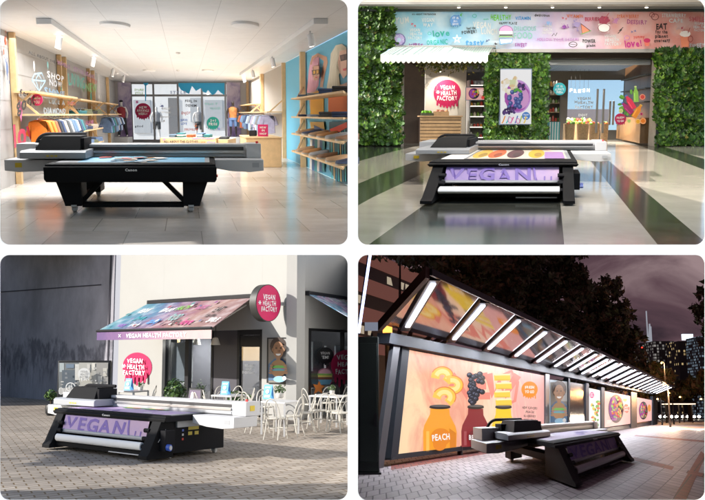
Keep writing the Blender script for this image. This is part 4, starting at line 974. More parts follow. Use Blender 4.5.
    A.col(BLACK).ring(573, -44.5, 4, 2.5, .7); A.line([(569, -44), (577, -45)], .5); A.line([(552, -36), (554, -33.5), (555.5, -36), (557, -33)], .6); A.col(G1).ring(474.5, -16, 2, 1.6, .5); A.ring(429.5, -33.5, 1.6, 1.4, .5); A.col((.5, .2, .5)).ring(627, -38, 2.6, 2.2, .6)
    A.build('painted_lettering', bp)
    # pilasters and side walls of the openings
    def wallbox(px0, px1, py0, py1, Y, d, mat, label, cat='wall', name='wall'):
        a, b = at(px0, py1, Y), at(px1, py0, Y); m = MB(); m.box(a.x, b.x, Y, Y+d, 0 if py1 > 138 else a.z, b.z)
        return tag(m.build(name, mat, None, p, (a.x, Y, 0)), label, cat)
    pg = M('pilaster_grey', (.30, .28, .25), .6, var=.1, vs=.6)
    wallbox(400.5, 404.5, 50, 142, YI+.6, 1.4, pg, 'narrow grey pilaster beside the left ivy wall', 'pilaster', 'pilaster')
    wallbox(655.2, 659, 49, 144, YI+.6, 1.4, M('pilaster_stone', (.34, .30, .25), .6, var=.1), 'narrow stone pilaster between the glass front and the right ivy wall', 'pilaster', 'pilaster')
    wallbox(485.8, 547, 51, 142, YI+1.0, 1.4, M('ivy_wall_core', (.05, .06, .04), .9), 'broad wall pillar behind the middle ivy', 'wall')
    wallbox(400, 660, 49.5, 52, YI+.8, 1.4, M('lintel_dark', (.05, .045, .04), .6), 'dark lintel under the watercolour banner', 'lintel', 'lintel')
    wd = M('walnut', (.032, .018, .011), .5, var=.35, vs=1.2)
    # niche on the left
    YN = YF+6
    wallbox(396, 424.5, 45, 143, YN-1.5, .4, wd, 'dark walnut wall at the left side of the market niche', 'wall')
    wallbox(424.5, 467, 45, 143, YN, .4, M('niche_cream', (.62, .57, .50), .6, var=.03), 'cream back wall of the niche bearing the crimson drip emblem', 'wall')
    cw = bpy.data.objects[[o.name for o in bpy.data.objects if o.get('label', '').startswith('cream back wall of the niche')][0]]
    A = Art(lambda a, b, o: at(a, -b, YN-.02-o), .004)
    vegan_disc(A, 447.2, -93, 13.6, n=7)
    A.col((.25, .22, .2))
    for q in range(5): A.ring(427+2*q, -86-1.5*math.sin(q*2), 2.2, 3, .3)
    A.line([(425, -79), (432, -79)], .4)
    A.build('emblem', cw)
    wallbox(392, 490, 45, 143, YN+2.5, .4, M('niche_dark', (.05, .045, .042), .6), 'dark back wall behind the glass fridge in the niche', 'wall')
    m = MB(); a, b = at(396, 62, YN), at(490, 62, YN); m.box(a.x, b.x, YF, YN+2, b.z+.4, b.z+.6); tag(m.build('ceiling', M('niche_dark', (.05, .045, .042), .6), None, p, (a.x, YF, b.z)), kind='structure')
    # market counter of slats with two crates
    a, b = at(420, 137.5, YF+1.5), at(461.5, 115.7, YF+1.5)
    t = thing(p, 'slatted_counter', 'wooden counter with horizontal slats under the crimson drip emblem', 'counter', (a.x+1.5, YF+2, 0))
    sl = M('slat_wood', (.38, .24, .12), .55, var=.2, vs=2); m = MB(); m.box(a.x+.05, b.x-.05, YF+1.56, YF+3.4, 0, b.z-.1); m.build('cabinet', wd, t)
    for k in range(8):
        z0 = .05+(b.z-.15)*k/8; m = MB(); m.box(a.x, b.x, YF+1.5, YF+1.555, z0+.03, z0+(b.z-.15)/8-.02); m.build('slat', sl, t, bevel=.01)
    m = MB(); m.box(a.x-.08, b.x+.08, YF+1.4, YF+3.5, b.z-.098, b.z); m.build('counter_top', sl, t, bevel=.01)
    def crate(px0, px1, Y, z, h, label, fruit, n, wood=True, fr=.13):
        c0, c1 = at(px0, 114, Y).x, at(px1, 114, Y).x
        t = thing(p, 'fruit_crate', label, 'crate', ((c0+c1)/2, Y+.4, z)); wm = M('crate_dark', (.05, .06, .03), .6) if not wood else sl
        m = MB(); m.box(c0, c1, Y, Y+.9, z+.002, z+.05); m.build('crate_base', wm, t)
        for y in (Y, Y+.86): m = MB(); m.box(c0, c1, y, y+.04, z+.05, z+h); m.build('side_panel', wm, t)
        for x in (c0, c1-.04): m = MB(); m.box(x, x+.04, Y+.042, Y+.858, z+.05, z+h); m.build('end_panel', wm, t)
        for i in range(n):
            m = MB(); m.ball((R.uniform(c0+fr, c1-fr), R.uniform(Y+fr, Y+.9-fr), z+h*.75+R.uniform(0, fr)), fr*R.uniform(.85, 1.1), 10, 7); m.build('fruit', R.choice(fruit), t)
    crate(421.5, 433, YF+1.7, b.z+.002, .2, 'dark crate of green limes on the slatted counter', [M('fruit_lime', (.16, .42, .02), .4)], 18, False)
    crate(434, 449, YF+1.7, b.z+.002, .32, 'open wooden crate of peaches on the slatted counter', [M('fruit_peach', (.66, .33, .16), .5), M('fruit_pink', (.6, .2, .16), .5)], 18)
    # glass fridge with shelves
    a, b = at(468.5, 139, YF+3), at(487, 80, YF+3)
    t = thing(p, 'display_fridge', 'tall lit display fridge with shelves of jars at the right of the niche', 'fridge', (a.x+.7, YF+4, 0)); fw = M('fridge_steel', (.32, .32, .32), .35, .5)
    m = MB(); m.box(a.x, b.x, YF+4.6, YF+4.7, 0, b.z); m.build('back_panel', M('fridge_back', (.6, .58, .55), .5), t)
    for x in (a.x, b.x-.1): m = MB(); m.box(x, x+.1, YF+3, YF+4.6, 0, b.z); m.build('side_panel', fw, t)
    jars = [M('jar_red', (.5, .06, .04), .3), M('jar_green', (.2, .35, .06), .3), M('jar_cream', (.68, .6, .48), .3), M('jar_orange', (.66, .28, .03), .3), M('jar_white', (.75, .75, .72), .3)]
    for k in range(6):
        z = .5+k*(b.z-.9)/5; m = MB(); m.box(a.x+.102, b.x-.102, YF+3.05, YF+4.58, z-.03, z); m.build('shelf', fw, t)
        m = MB(); m.box(a.x+.102, b.x-.102, YF+3.0, YF+3.045, z-.02, z+.02); m.build('shelf_light', M('shelf_glow', (1, .9, .75), .4, emit=3), t)
        for q in range(4):
            x = a.x+.25+q*(b.x-a.x-.4)/3.6; m = MB(); h = R.uniform(.22, .4); m.lathe([(.1, 0), (.11, .03), (.11, h*.75), (.06, h*.88), (.06, h)], (x, YF+3.5, z+.001), 10); m.build('jar', R.choice(jars), t)
    # small screen in front
    YS = YF-.4; a, b = at(465.5, 100.4, YS), at(485.8, 87.2, YS)
    t = thing(p, 'menu_screen', 'small landscape screen showing a fruit bowl beside the niche', 'screen', (b.x, YS, a.z))
    m = MB(); m.box(a.x, b.x, YS, YS+.12, a.z, b.z); m.build('screen_frame', M('frame_blue_grey', (.12, .16, .24), .35, .3), t)
    m = MB(); m.tube([(b.x-.02, YS+.1, (a.z+b.z)/2), (b.x+.4, YF, (a.z+b.z)/2)], .04, 8); m.build('bracket', fw, t)
    A = Art(lambda q, r, o: at(q, -r, YS-.006-o), .004, emit=.5, pre='lit'); A.col((.80, .42, .38)).rect(466.2, -99.8, 485.1, -87.8); A.col((.9, .62, .55)).ell(481, -92, 3, 3, jit=.2); A.col((.04, .02, .05)).ell(474, -93.7, 5.4); A.col((.3, .06, .32)).ell(472.5, -93.7, 3.2, 4.2)
    for i in range(16): A.col([(.65, .2, .04), (.5, .04, .05), (.12, .3, .05), (.7, .5, .1)][i % 4]).ell(475+R.uniform(-2.5, 3.2), -93.7+R.uniform(-3.6, 3.6), .9, n=8)
    A.col((.75, .07, .06)).ell(483, -97.5, 1.8, jit=.2); A.build('picture', t)
    # hanging planters along the niche
    tp = None
    for i in range(9):
        px = 423+i*7.2; Y = YF-.5+R.uniform(-.3, .5); q = at(px, 66, Y)
        t = thing(p, 'hanging_plant', 'trailing yellowish plant hanging over the niche, %s from the left' % ['first', 'second', 'third', 'fourth', 'fifth', 'sixth', 'seventh', 'eighth', 'ninth'][i], 'plant', (q.x, Y, q.z), 'plants hanging under the awning')
        m = MB(); m.lathe([(.12, 0), (.2, .22), (.21, .24)], (q.x, Y, q.z+.15), 10); m.build('pot', M('pot_dark', (.04, .035, .03), .7), t)
        m = MB(); m.tube([(q.x, Y, q.z+.3), (q.x, Y, at(px, 57, Y).z)], .012, 5); m.build('cord', M('pot_dark', (.04, .035, .03), .7), t)
        m = MB(); ms = [leaf_mat('trail_leaf', (.30, .24, .05)), leaf_mat('trail_leaf_green', (.12, .15, .03))]
        for k in range(60):
            m.mat(R.choice(ms)); c = Vector((q.x+R.gauss(0, .2), Y+R.gauss(0, .2), q.z+.3-abs(R.gauss(0, .32)))); u = Vector((R.gauss(0, 1), R.gauss(0, 1), R.gauss(0, 1))).normalized(); v = u.orthogonal().normalized(); s = R.uniform(.11, .2)
            m.add([c-u*s*.5, c+v*s*.5, c+u*s, c-v*s*.5], [(0, 1, 2, 3)])
        m.build('leaves', None, t, smooth=False, recalc=False)
    # spot lamp in the niche
    q = at(440, 70, YN-1.5); t = thing(p, 'spot_lamp', 'lit spot lamp shining on the cream niche wall above the emblem', 'lamp', q)
    m = MB(); m.tube([q+Vector((0, 0, .5)), q+Vector((0, 0, .15))], .02, 6); m.tube([q+Vector((0, 0, .2)), q+Vector((0, .12, -.1))], .09, 12); m.build('lamp_body', M('lamp_dark', (.05, .05, .05), .4), t)
    m = MB(); m.tube([q+Vector((0, .125, -.11)), q+Vector((0, .135, -.135))], .08, 12); m.build('lens', M('lens_warm', (1, .9, .75), .3, emit=15), t)
    spot(p, q+Vector((0, .15, -.2)), at(445, 105, YN), 480, 1.9, (1, .88, .72), .08)
    # awning
    t = thing(p, 'awning', 'striped teal and white awning with a white scalloped edge over the niche', 'awning', at(440, 50, YA)); Yb, Yf2 = YA-.45, 60.8
    b0, b1, f0, f1 = at(394, 47.2, Yb), at(493, 47.2, Yb), at(380.5, 55, Yf2), at(488, 55, Yf2)
    ms = [M('awning_teal', (.42, .57, .55), .7), M('awning_white', (.62, .68, .66), .7)]
    m = MB(); n = 84
    for k in range(n):
        m.mat(ms[k % 2]); l = lambda A_, B_, q: A_+(B_-A_)*q
        m.add([l(f0, f1, k/n), l(f0, f1, (k+1)/n), l(b0, b1, (k+1)/n), l(b0, b1, k/n)], [(0, 1, 2, 3)])
    cp = m.build('canopy', None, t, smooth=False)
    sd = cp.modifiers.new('thickness', 'SOLIDIFY'); sd.thickness = .03
    m = MB(); n = 21; zb = at(400, 61, Yf2).z; pts = []
    for k in range(n*6+1):
        u = k/(n*6); pts.append(Vector((f0.x+(f1.x-f0.x)*u, Yf2, zb-.14*abs(math.sin(PI*u*n)))))
    for i in range(len(pts)-1):
        a, b = pts[i], pts[i+1]; m.add([a, b, Vector((b.x, Yf2, f0.z)), Vector((a.x, Yf2, f0.z))], [(0, 1, 2, 3)])
    vl = m.build('valance', M('valance_white', (.74, .73, .70), .7), t, smooth=False); sd = vl.modifiers.new('thickness', 'SOLIDIFY'); sd.thickness = .02
    m = MB(); m.tube([b0+Vector((0, .1, .05)), b1+Vector((.2, .1, .05))], .09, 10); m.build('roller', M('trim_grey', (.36, .35, .34), .5), t)
    for q in (.03, .97): m = MB(); a = f0+(f1-f0)*q; b = b0+(b1-b0)*q; m.tube([a-Vector((0, -.05, .06)), b-Vector((0, .05, .5))], .035, 6); m.build('arm', M('trim_grey', (.36, .35, .34), .5), t)
    # ivy
    ivy(p, [(354, 7), (393, 8), (393, 30), (394, 46), (383, 50), (383, 56), (400, 63), (401, 75), (399, 90), (402, 105), (400, 125), (401, 146), (354, 146)], YI, .9, 8200, .28, 'tall ivy clad wall left of the striped awning')
    ivy(p, [(486.5, 53), (547.5, 53), (548, 80), (547, 110), (548, 142.5), (486, 142.5), (487.5, 110), (486, 80)], YI+.7, .7, 7400, .27, 'ivy clad pillar behind the lit poster between niche and glass front', hole=lambda x, y: 502 < x < 530 and 72 < y < 122)
    ivy(p, [(657, 50), (708, 50), (708, 146.5), (659, 146.5), (660, 128), (656, 118), (659, 100), (655.5, 88), (659, 70), (656, 60)], YI, .9, 6600, .28, 'ivy clad wall right of the glass front')
    # lit poster
    YP = YI-.3; a, b = at(499.3, 125, YP), at(532.3, 68.6, YP)
    t = thing(p, 'lit_poster', 'upright backlit poster of a berry bowl hung on the ivy pillar', 'poster', ((a.x+b.x)/2, YP, a.z))
    m = MB(); m.box(a.x, b.x, YP, YP+.3, a.z, b.z); m.build('poster_case', M('frame_blue_grey', (.12, .16, .24), .35, .3), t, bevel=.02)
    A = Art(lambda q, r, o: at(q, -r, YP-.006-o), .004, emit=.5, pre='lit')
    A.col((.88, .88, .9)).rect(500.4, -124, 531.2, -69.6); A.col((.55, .30, .66)).ell(517.5, -96.5, 13.4, 16.5, 40, t0=-PI/2-.3, t1=PI/2); A.col((.40, .10, .42)).ell(517, -97, 12.5, 14.5, 40, jit=.03); A.col((.62, .32, .60)).ell(520, -98, 9, 11)
    for i in range(26): A.col([(.80, .72, .55), (.70, .52, .30), (.85, .80, .72), (.62, .66, .4)][i % 4]).ell(509+R.uniform(-6, 7), -84+R.uniform(-9, 7), R.uniform(1.5, 3.6), R.uniform(1.5, 3.4), 12, jit=.15)
    for i in range(20): x, y = 515+R.uniform(-6, 7), -98+R.uniform(-9, 8); A.col((.05, .08, .26)).ell(x, y, 2.3, n=14); A.col((.16, .22, .48)).ell(x-.5, y+.6, 1.1, n=8)
    for cx, cy in ((521, -87), (512.5, -110), (506, -111)):
        for i in range(16): A.col([(.04, .02, .09), (.10, .05, .2)][i % 2]).ell(cx+R.uniform(-3.2, 3.2), cy+R.uniform(-3, 3), 1.3, n=8)
    A.col((.10, .36, .05)).ell(516, -90, 3, 1.4, rot=.6).ell(520, -91, 2.6, 1.3, rot=-.5)
    A.col((.05, .20, .55)).ell(526, -116, 4, 4); A.col((.88, .88, .9)).text('FRESH', 526, -114.8, 1.7, width=5).text('BOWL', 526, -117.6, 1.7, width=4.5)
    for i, c in enumerate([(.85, .35, .08), (.05, .5, .55), (.75, .1, .3), (.12, .2, .55), (.4, .5, .1), (.85, .6, .1)]): A.col(c).line([(502+i*4.4, -123), (503+i*4.4, -119-R.random()*3), (505+i*4.2, -116-R.random()*2)], 1.2)
    A.col((.75, .25, .5)).ring(510, -120, 1.8, 3, .8); A.ring(518, -121, 1.6, 2.4, .8); A.build('picture', t)
    # shop interior on the right, behind its glass
    YG = YF; YBk = YG+14
    wallbox(545.3, 548.5, 50, 143, YG-.3, .6, M('frame_brown', (.05, .035, .025), .5), 'thin brown frame post at the left edge of the glass front', 'frame post', 'frame_post')
    def X(px, Y): return at(px, 100, Y).x
    wc = M('shop_ceiling_dark', (.05, .06, .075), .6); zc = at(600, 64, YG).z
    m = MB(); m.box(X(546, YG), X(660, YG), YG+.4, YBk, zc+.35, zc+.5); tag(m.build('ceiling', wc, None, p, (X(600, YG), YG+5, zc)), kind='structure')
    ts = thing(p, 'slatted_ceiling', 'blue grey slatted ceiling hanging inside the glass shop', 'slatted ceiling', (X(600, YG), YG+5, zc))
    sm = M('slat_blue_grey', (.22, .32, .52), .5)
    for k in range(40):
        x = X(548, YG)+k*(X(640, YG)-X(548, YG))/40; m = MB(); q = Vector((p.dx*.6, 1, 0)); m.slab([(x, YG+1.2, zc+.02), (x+.09, YG+1.2, zc+.02), (x+.09+p.dx*8, YG+12, zc+.02), (x+p.dx*8, YG+12, zc+.02)], (0, 0, .25)); m.build('slat', sm, ts, smooth=False)
    m = MB(); m.box(X(548, YG), X(651, YG), YG+.5, YG+1.1, zc-.02, zc+.34); tag(m.build('ceiling_bulkhead', M('bulkhead_white', (.62, .62, .62), .5), None, p, (X(600, YG), YG+.5, zc)), 'white bulkhead strip along the top of the glass shop front', 'bulkhead')
    # back wall: big window onto the open sky
    a, b = at(567, 120, YBk), at(625, 80, YBk); xl, xr = X(540, YBk), X(668, YBk)
    m = MB(); bw = M('shop_back_dark', (.07, .06, .05), .6); m.box(xl, a.x, YBk, YBk+.3, 0, 8); m.box(b.x, xr, YBk, YBk+.3, 0, 8); m.box(a.x, b.x, YBk, YBk+.3, 0, a.z-.9); m.box(a.x, b.x, YBk, YBk+.3, b.z, 8)
    tag(m.build('wall', bw, None, p, (a.x, YBk, 0)), 'dark back wall of the glass shop around its big sky window', 'wall')
    t = thing(p, 'picture_window', 'big rear window of the glass shop showing pale blue sky and white lettering', 'window', ((a.x+b.x)/2, YBk, a.z))
    m = MB(); m.box(a.x, b.x, YBk+.1, YBk+.12, a.z-.9, b.z); m.build('pane', glass_mat(), t)
    A = Art(lambda q, r, o: at(q, -r, YBk-.02-o), .004); A.col((.88, .88, .88)).text('VEGAN', 584, -98.5, 2.8, width=13).text('HEALTH', 585.5, -102.7, 2.8, width=15).text('FACTORY', 584, -107.2, 2.8, width=18).text('ENJOY', 583, -115, 2.4, width=9)
    A.line([(574.5, -101), (577.5, -103)], .6); A.line([(574.5, -103), (577.5, -101)], .6); A.build('lettering', t)
    # haze-blue distance beyond that window
    m = MB(); q = at(595, 119, YBk); m.box(xl-6, xr+6, YBk+40, YBk+44, -2, 2.9); tag(m.build('distant_hill', M('far_hill', (.40, .34, .36), .9), None, p, (q.x, YBk+40, 0)), kind='structure')
    # right inner wall in wood
    wr = M('shop_wood', (.16, .075, .03), .4, var=.2, vs=1.5)
    m = MB(); m.slab([(X(652, YG), YG+.3, 0), (X(624, YBk), YBk, 0), (X(624, YBk), YBk, zc+.4), (X(652, YG), YG+.3, zc+.4)], (.25, 0, 0)); tag(m.build('wall', wr, None, p, (X(652, YG), YG+2, 0)), 'warm wooden side wall inside the glass shop behind the bottle stickers', 'wall')
    WS = Wall(p, (X(624, YBk), YBk), (X(652, YG)-X(624, YBk), YG+.3-YBk), (-1, -1))
    t = thing(p, 'wall_cabinet', 'long wooden wall cabinet with a dark upper shelf along the right inside wall', 'cabinet', WS.pt(3, 0, .3)); A0 = WS.a(625, 120); A1 = WS.a(651, 120)
    m = MB(); m.slab([WS.pt(A0, .15, .02), WS.pt(A1-.3, .15, .02), WS.pt(A1-.3, .15, .7), WS.pt(A0, .15, .7)], (0, 0, 1.9)); m.build('cabinet_body', M('shop_wood_light', (.26, .13, .05), .4, var=.2, vs=1.5), t)
    for z in (3.2, 4.2, 5.2): m = MB(); m.slab([WS.pt(A0, z, .02), WS.pt(A1-.3, z, .02), WS.pt(A1-.3, z, .5), WS.pt(A0, z, .5)], (0, 0, .08)); m.build('shelf', M('shelf_dark', (.04, .035, .03), .5), t)
    # left shelf unit with goods
    t = thing(p, 'goods_shelf', 'tall shelf unit with jars and boxes at the left inside the glass shop', 'shelf unit', (X(557, YG+1.5), YG+2, 0)); Yq = YG+1.4; a, b = at(548.5, 133, Yq), at(560.5, 83, Yq)
    m = MB(); m.box(a.x, b.x, Yq+1.2, Yq+1.3, 0, b.z); m.build('back_panel', M('shop_wood', (.16, .075, .03), .4), t)
    for x in (a.x-.06, b.x): m = MB(); m.box(x, x+.06, Yq, Yq+1.3, 0, b.z); m.build('side_panel', bw, t)
    for py in (131, 121.5, 112, 103, 94.5, 86):
        z = max(at(550, py, Yq).z, .2); m = MB(); m.box(a.x+.002, b.x-.002, Yq, Yq+1.19, z-.05, z); m.build('shelf', M('slat_wood', (.38, .24, .12), .55), t)
        for k in range(4):
            h = R.uniform(.25, .42); x = a.x+.14+k*.22; m = MB(); m.lathe([(.08, 0), (.09, .03), (.09, h*.7), (.05, h*.85), (.05, h)], (x, Yq+.3, z+.001), 10); m.build('jar', R.choice(jars), t)
    # striped box in front of it
    a, b = at(547.8, 138, YG+.9), at(560, 122, YG+.9); t = thing(p, 'striped_box', 'low box with teal and white stripes under the goods shelf', 'box', (a.x+.4, YG+1, 0)); ms = [M('stripe_teal', (.03, .32, .34), .5), M('stripe_white', (.7, .72, .7), .5)]; m = MB(); n = 9
    for k in range(n):
        m.mat(ms[k % 2]); x0 = a.x+(b.x-a.x)*k/n; x1_ = a.x+(b.x-a.x)*(k+1)/n; m.box(x0, x1_-.001, YG+.85, YG+1.3, .04, b.z)
    m.build('striped_front', None, t, smooth=False); m = MB(); m.box(a.x-.03, b.x+.03, YG+.82, YG+1.32, b.z+.002, b.z+.06); m.build('box_lid', bw, t)
    # baskets with produce
    for i, (px, w, lab) in enumerate(((569.5, 10, 'round basket of greens farthest left inside the glass shop'), (582.5, 12, 'largest round basket of vegetables, second from the left inside the glass shop'), (594, 11, 'round basket of fruit just behind the long door handle'), (604, 8, 'narrow round basket nearest the sky window, right of the door handle'))):
        Yq = YG+2.5+.5*i; a = at(px, 137, Yq); r = w/2*Yq/900; hz = at(px, 124, Yq).z
        t = thing(p, 'produce_basket', lab, 'basket', (a.x, Yq, 0), 'baskets of produce'); m = MB(); m.lathe([(r*.78, 0.02)]+[(r*(.78+.22*k/9)*(1+.03*(k % 2)), .02+(hz-.02)*k/9) for k in range(1, 10)]+[(r*.9, hz-.05)], (a.x, Yq, 0), 20); m.build('basket_body', M('wicker', (.30, .19, .10), .8, var=.3, vs=9), t)
        for k in range(14):
            m = MB(); s = R.uniform(.07, .13); m.ball((a.x+R.uniform(-.7, .7)*r, Yq+R.uniform(-.7, .6)*r, hz+R.uniform(-.02, .14)), s, 8, 6); m.build('vegetable', R.choice([M('veg_green', (.10, .25, .03), .5), M('veg_red', (.55, .06, .03), .4), M('veg_yellow', (.62, .45, .05), .4), M('veg_orange', (.65, .25, .03), .4), M('fruit_lime', (.16, .42, .02), .4)]), t)
    # produce stand behind
    a, b = at(566, 125, YG+9), at(594, 117.5, YG+9); t = thing(p, 'produce_stand', 'low stand heaped with vegetables behind the baskets', 'stand', (a.x+1, YG+9, 0)); m = MB(); m.box(a.x, b.x, YG+9, YG+10, 0, a.z+.1); m.build('stand_body', sl, t)
    for k in range(40):
        m = MB(); m.ball((R.uniform(a.x+.1, b.x-.1), YG+9.2+R.random()*.6, a.z+.15+R.random()*.35), R.uniform(.1, .18), 8, 6); m.build('vegetable', R.choice([M('veg_green', (.10, .25, .03), .5), M('veg_red', (.55, .06, .03), .4), M('veg_yellow', (.62, .45, .05), .4), M('jar_cream', (.68, .6, .48), .3)]), t)
    # white letters hanging from the ceiling
    t = thing(p, 'hanging_letters', 'row of small white cut out letters hanging in front of the sky window', 'letters', at(579, 92, YG+8)); 
    for i, ch in enumerate('FRESH'):
        px = 571+i*4.3; A = Art(lambda q, r, o: at(q, -r, YG+8-o), .004); A.col((.82, .82, .82)).text(ch, px, -90.5-.4*math.sin(i), 3.6, width=3.2); lt = A.build('letter', t); sd = lt.modifiers.new('thickness', 'SOLIDIFY'); sd.thickness = .06
        q = at(px, 88, YG+8.03); m = MB(); m.tube([q, Vector((q.x, q.y, zc))], .01, 5); m.build('cord', M('pot_dark', (.04, .035, .03), .7), lt)
    # glass front with handles and stickers
    t = thing(p, 'storefront', 'tall frameless glass shop front with long bar handles and bottle stickers', 'shop front', (X(600, YG), YG, 0))
    zt = at(600, 58.5, YG).z; m = MB(); m.box(X(548.6, YG), X(651, YG), YG, YG+.03, .02, zt); m.build('glass', glass_mat(), t)
    fb = M('frame_brown', (.05, .035, .025), .5); m = MB(); m.box(X(545, YG), X(655, YG), YG-.25, YG+.3, zt+.003, at(600, 52, YG).z); m.build('head_beam', fb, t); m = MB(); m.box(X(651.2, YG), X(655, YG), YG-.25, YG+.3, 0, zt); m.build('side_post', fb, t)
    hm = M('handle_steel', (.30, .28, .27), .3, .8)
    for px, y0, y1, Y in ((596, 89, 133, YG-.3), (602.3, 89, 133, YG-.3), (609.3, 101, 125, YG+4), (612.8, 101, 125, YG+4)):
        a, b = at(px, y1, Y), at(px, y0, Y); m = MB(); m.box(a.x-.075, a.x+.075, Y-.05, Y+.05, a.z, b.z); m.build('handle', hm, t, bevel=.01)
    A = Art(lambda q, r, o: at(q, -r, YG-.03-o), .006)
    A.col((.02, .42, .50)).ell(559.6, -89, 6.3); A.col(W).text('IT IS', 559.6, -86.3, 2.1, width=6).text('ALWAYS', 559.6, -89.3, 2.1, width=9).text('FRESH', 559.6, -92.3, 2.1, width=6.5)
    def bottle(cx, cy, L, w, rot, c, cap):
        u = lambda a, b: (cx+a*math.cos(rot)-b*math.sin(rot), cy+a*math.sin(rot)+b*math.cos(rot))
        A.col(c).poly([u(-w/2, -L/2), (u(w/2, -L/2)), u(w/2, L*.1), u(w*.25, L*.3), u(w*.22, L*.42), u(-w*.22, L*.42), u(-w*.25, L*.3), u(-w/2, L*.1)])
        A.col(tuple(min(1, k*1.5+.05) for k in c)).poly([u(-w*.34, -L*.42), u(-w*.18, -L*.42), u(-w*.18, L*.08), u(-w*.34, L*.05)]); A.col(cap).poly([u(-w*.24, L*.42), u(w*.24, L*.42), u(w*.24, L*.5), u(-w*.24, L*.5)])
    for k in range(14): q = R.uniform(0, 6.3); A.col([(.08, .28, .04), (.15, .4, .06)][k % 2]).ell(632+12*math.cos(q), -103+11*math.sin(q), 2.6, 1.3, 10, q)
    bottle(635.8, -94, 16, 5, .05, (.28, .55, .10), (.6, .7, .3)); bottle(630, -102, 16, 5.6, .55, (.72, .04, .10), (.05, .2, .5)); bottle(627, -108, 15, 5.6, .75, (.35, .02, .14), (.05, .15, .5)); bottle(637.5, -111, 15, 5.4, -.55, (.80, .28, .03), (.75, .5, .1))
    for cx, cy, r, c in ((642.5, -97, 3, (.62, .06, .05)), (643, -121, 3.2, (.80, .22, .02)), (638, -121.5, 2.7, (.82, .40, .02)), (621, -111, 2.2, (.45, .6, .2)), (629, -121, 2, (.4, .6, .15)), (641.5, -114, 1.8, (.35, .02, .12))): A.col(c).ell(cx, cy, r); A.col((.86, .62, .4)).ring(cx, cy, r*.8, r*.8, r*.14)
    A.drips(620.4, -119, 5.7, CRIM, 5, .35); A.col(W).text('FRESH', 620.4, -117.6, 2, .1, width=7.5).text('TO GO', 620.4, -121, 2, .1, width=7)
    A.build('stickers', t)
    # light inside the shops
    for px in (563, 590, 615): q = at(px, 66, YG+3); area(p, (q.x, YG+6, zc-.6), (0, 0, -1), 1.2, 6, 520, (1, .95, .88), math.radians(130))
    # arcade down lights on the trim and their glow
    for i, px in enumerate((458.6, 505.5, 552, 599, 646)):
        q = at(px, 8.6, 58.2); t = thing(p, 'down_light', 'small round down light on the beige arcade edge, %s from the left' % ['first', 'second', 'third', 'fourth', 'fifth'][i], 'lamp', q, 'down lights along the arcade edge')
        m = MB(); m.tube([q+Vector((0, -.1, .3)), q+Vector((0, -.1, .06))], .1, 12); m.build('housing', M('trim_grey', (.36, .35, .34), .5), t); m = MB(); m.tube([q+Vector((0, -.1, .055)), q+Vector((0, -.1, .03))], .085, 12); m.build('lens', M('lens_warm', (1, .9, .75), .3, emit=15), t)
        spot(p, q+Vector((0, -.1, .0)), Vector((q.x, YI+1, 0)), 650, 2.2, (1, .95, .86), .2)
    m = MB(); m.box(.06, 27, 56.9, 57.9, ZA-.12, ZA+.02); tag(m.build('cornice', M('cornice_grey', (.34, .33, .31), .5), None, p, (8, 57, ZA)), 'grey edge moulding of the beige arcade ceiling carrying the small lamps', 'cornice')
    area(p, (8, 49, ZA+1.3), (0, 1, -.35), 16, .8, 620, (1, .97, .92))  # added lamp row with no fixture, brightening the beige beam and ivy
    for Y, pw in ((27, 1350), (44, 1600)): area(p, (8, Y, ZA+1.85), (0, .35 if Y > 30 else 0, -1), 14, 5, pw, (1, .97, .92))
    def bed(A):
        A.col((.74, .62, .50)).rect(-.95, .2, 1.5, 2.55)
        for cx, c in ((-.75, (.78, .45, .05)), (-.35, (.70, .12, .02)), (.15, (.10, .02, .03)), (.72, (.80, .45, .02))):
            A.col(c).ell(cx, 1.0, .22, .62, 20); A.col(tuple(k*.5 for k in c)).ell(cx+.05, .8, .1, .3, 14)
        A.col((.42, .22, .5)).rect(.95, .3, 1.45, 1.2); A.col((.7, .3, .3)).line([(1.0, 1.5), (1.4, 1.8), (1.1, 2.1)], .08); A.col((.8, .76, .7)).rect(-1.55, .2, -1.0, 2.5)
    printer(p, (4.4921-.12, 26.162, 1.2497, 0, 1.1004, 5.1504, 1.0138), 'flatbed printer with a lilac roll print on the striped marble arcade floor', True, bed)
# ================================================================== bottom left: street corner with the cafe in the sun
def bentwood_chair(pan, base, label, group, k=.5):
    """white bentwood chair of natural size times k, facing +x from its back"""
    t = thing(pan, 'bentwood_chair', label, 'chair', base, group); B = Vector(base); c = M('chair_white', (.50, .475, .42), .4)
    P = lambda x, y, z: B+Vector((x, y, z))*k
    m = MB(); m.lathe([(.19*k, .435*k), (.205*k, .445*k), (.205*k, .465*k), (.19*k, .475*k)], B, 18); m.build('seat', c, t)
    for x, y in ((.17, .13), (.17, -.13)):
        m = MB(); m.tube([P(x, y, .44), P(x*1.12, y*1.15, .22), P(x*1.3, y*1.35, 0)], [.017*k, .015*k, .012*k], 7); m.build('leg', c, t)
    for y in (.15, -.15):
        m = MB(); m.tube([P(-.16, y, .44), P(-.20, y*1.05, .22), P(-.27, y*1.15, 0)], [.017*k, .015*k, .012*k], 7); m.build('leg', c, t)
    m = MB(); m.tube([P(.16*math.cos(q), .16*math.sin(q), .24) for q in [2*PI*i/16 for i in range(16)]], .01*k, 6, closed=True); m.build('leg_ring', c, t)
    def hoop(w, h, n=14):
        pts = []
        for i in range(n+1):
            q = PI*i/n; s = math.sin(q); pts.append(P(-.17-.11*(s**.8), w*math.cos(q)*(1 if s < .7 else 1), .44+h*(s**.75)))
        return pts
    m = MB(); m.tube(hoop(.185, .45), .014*k, 7); m.build('back_hoop', c, t)
    m = MB(); m.tube(hoop(.10, .30), .010*k, 6); m.build('inner_hoop', c, t)
    return t
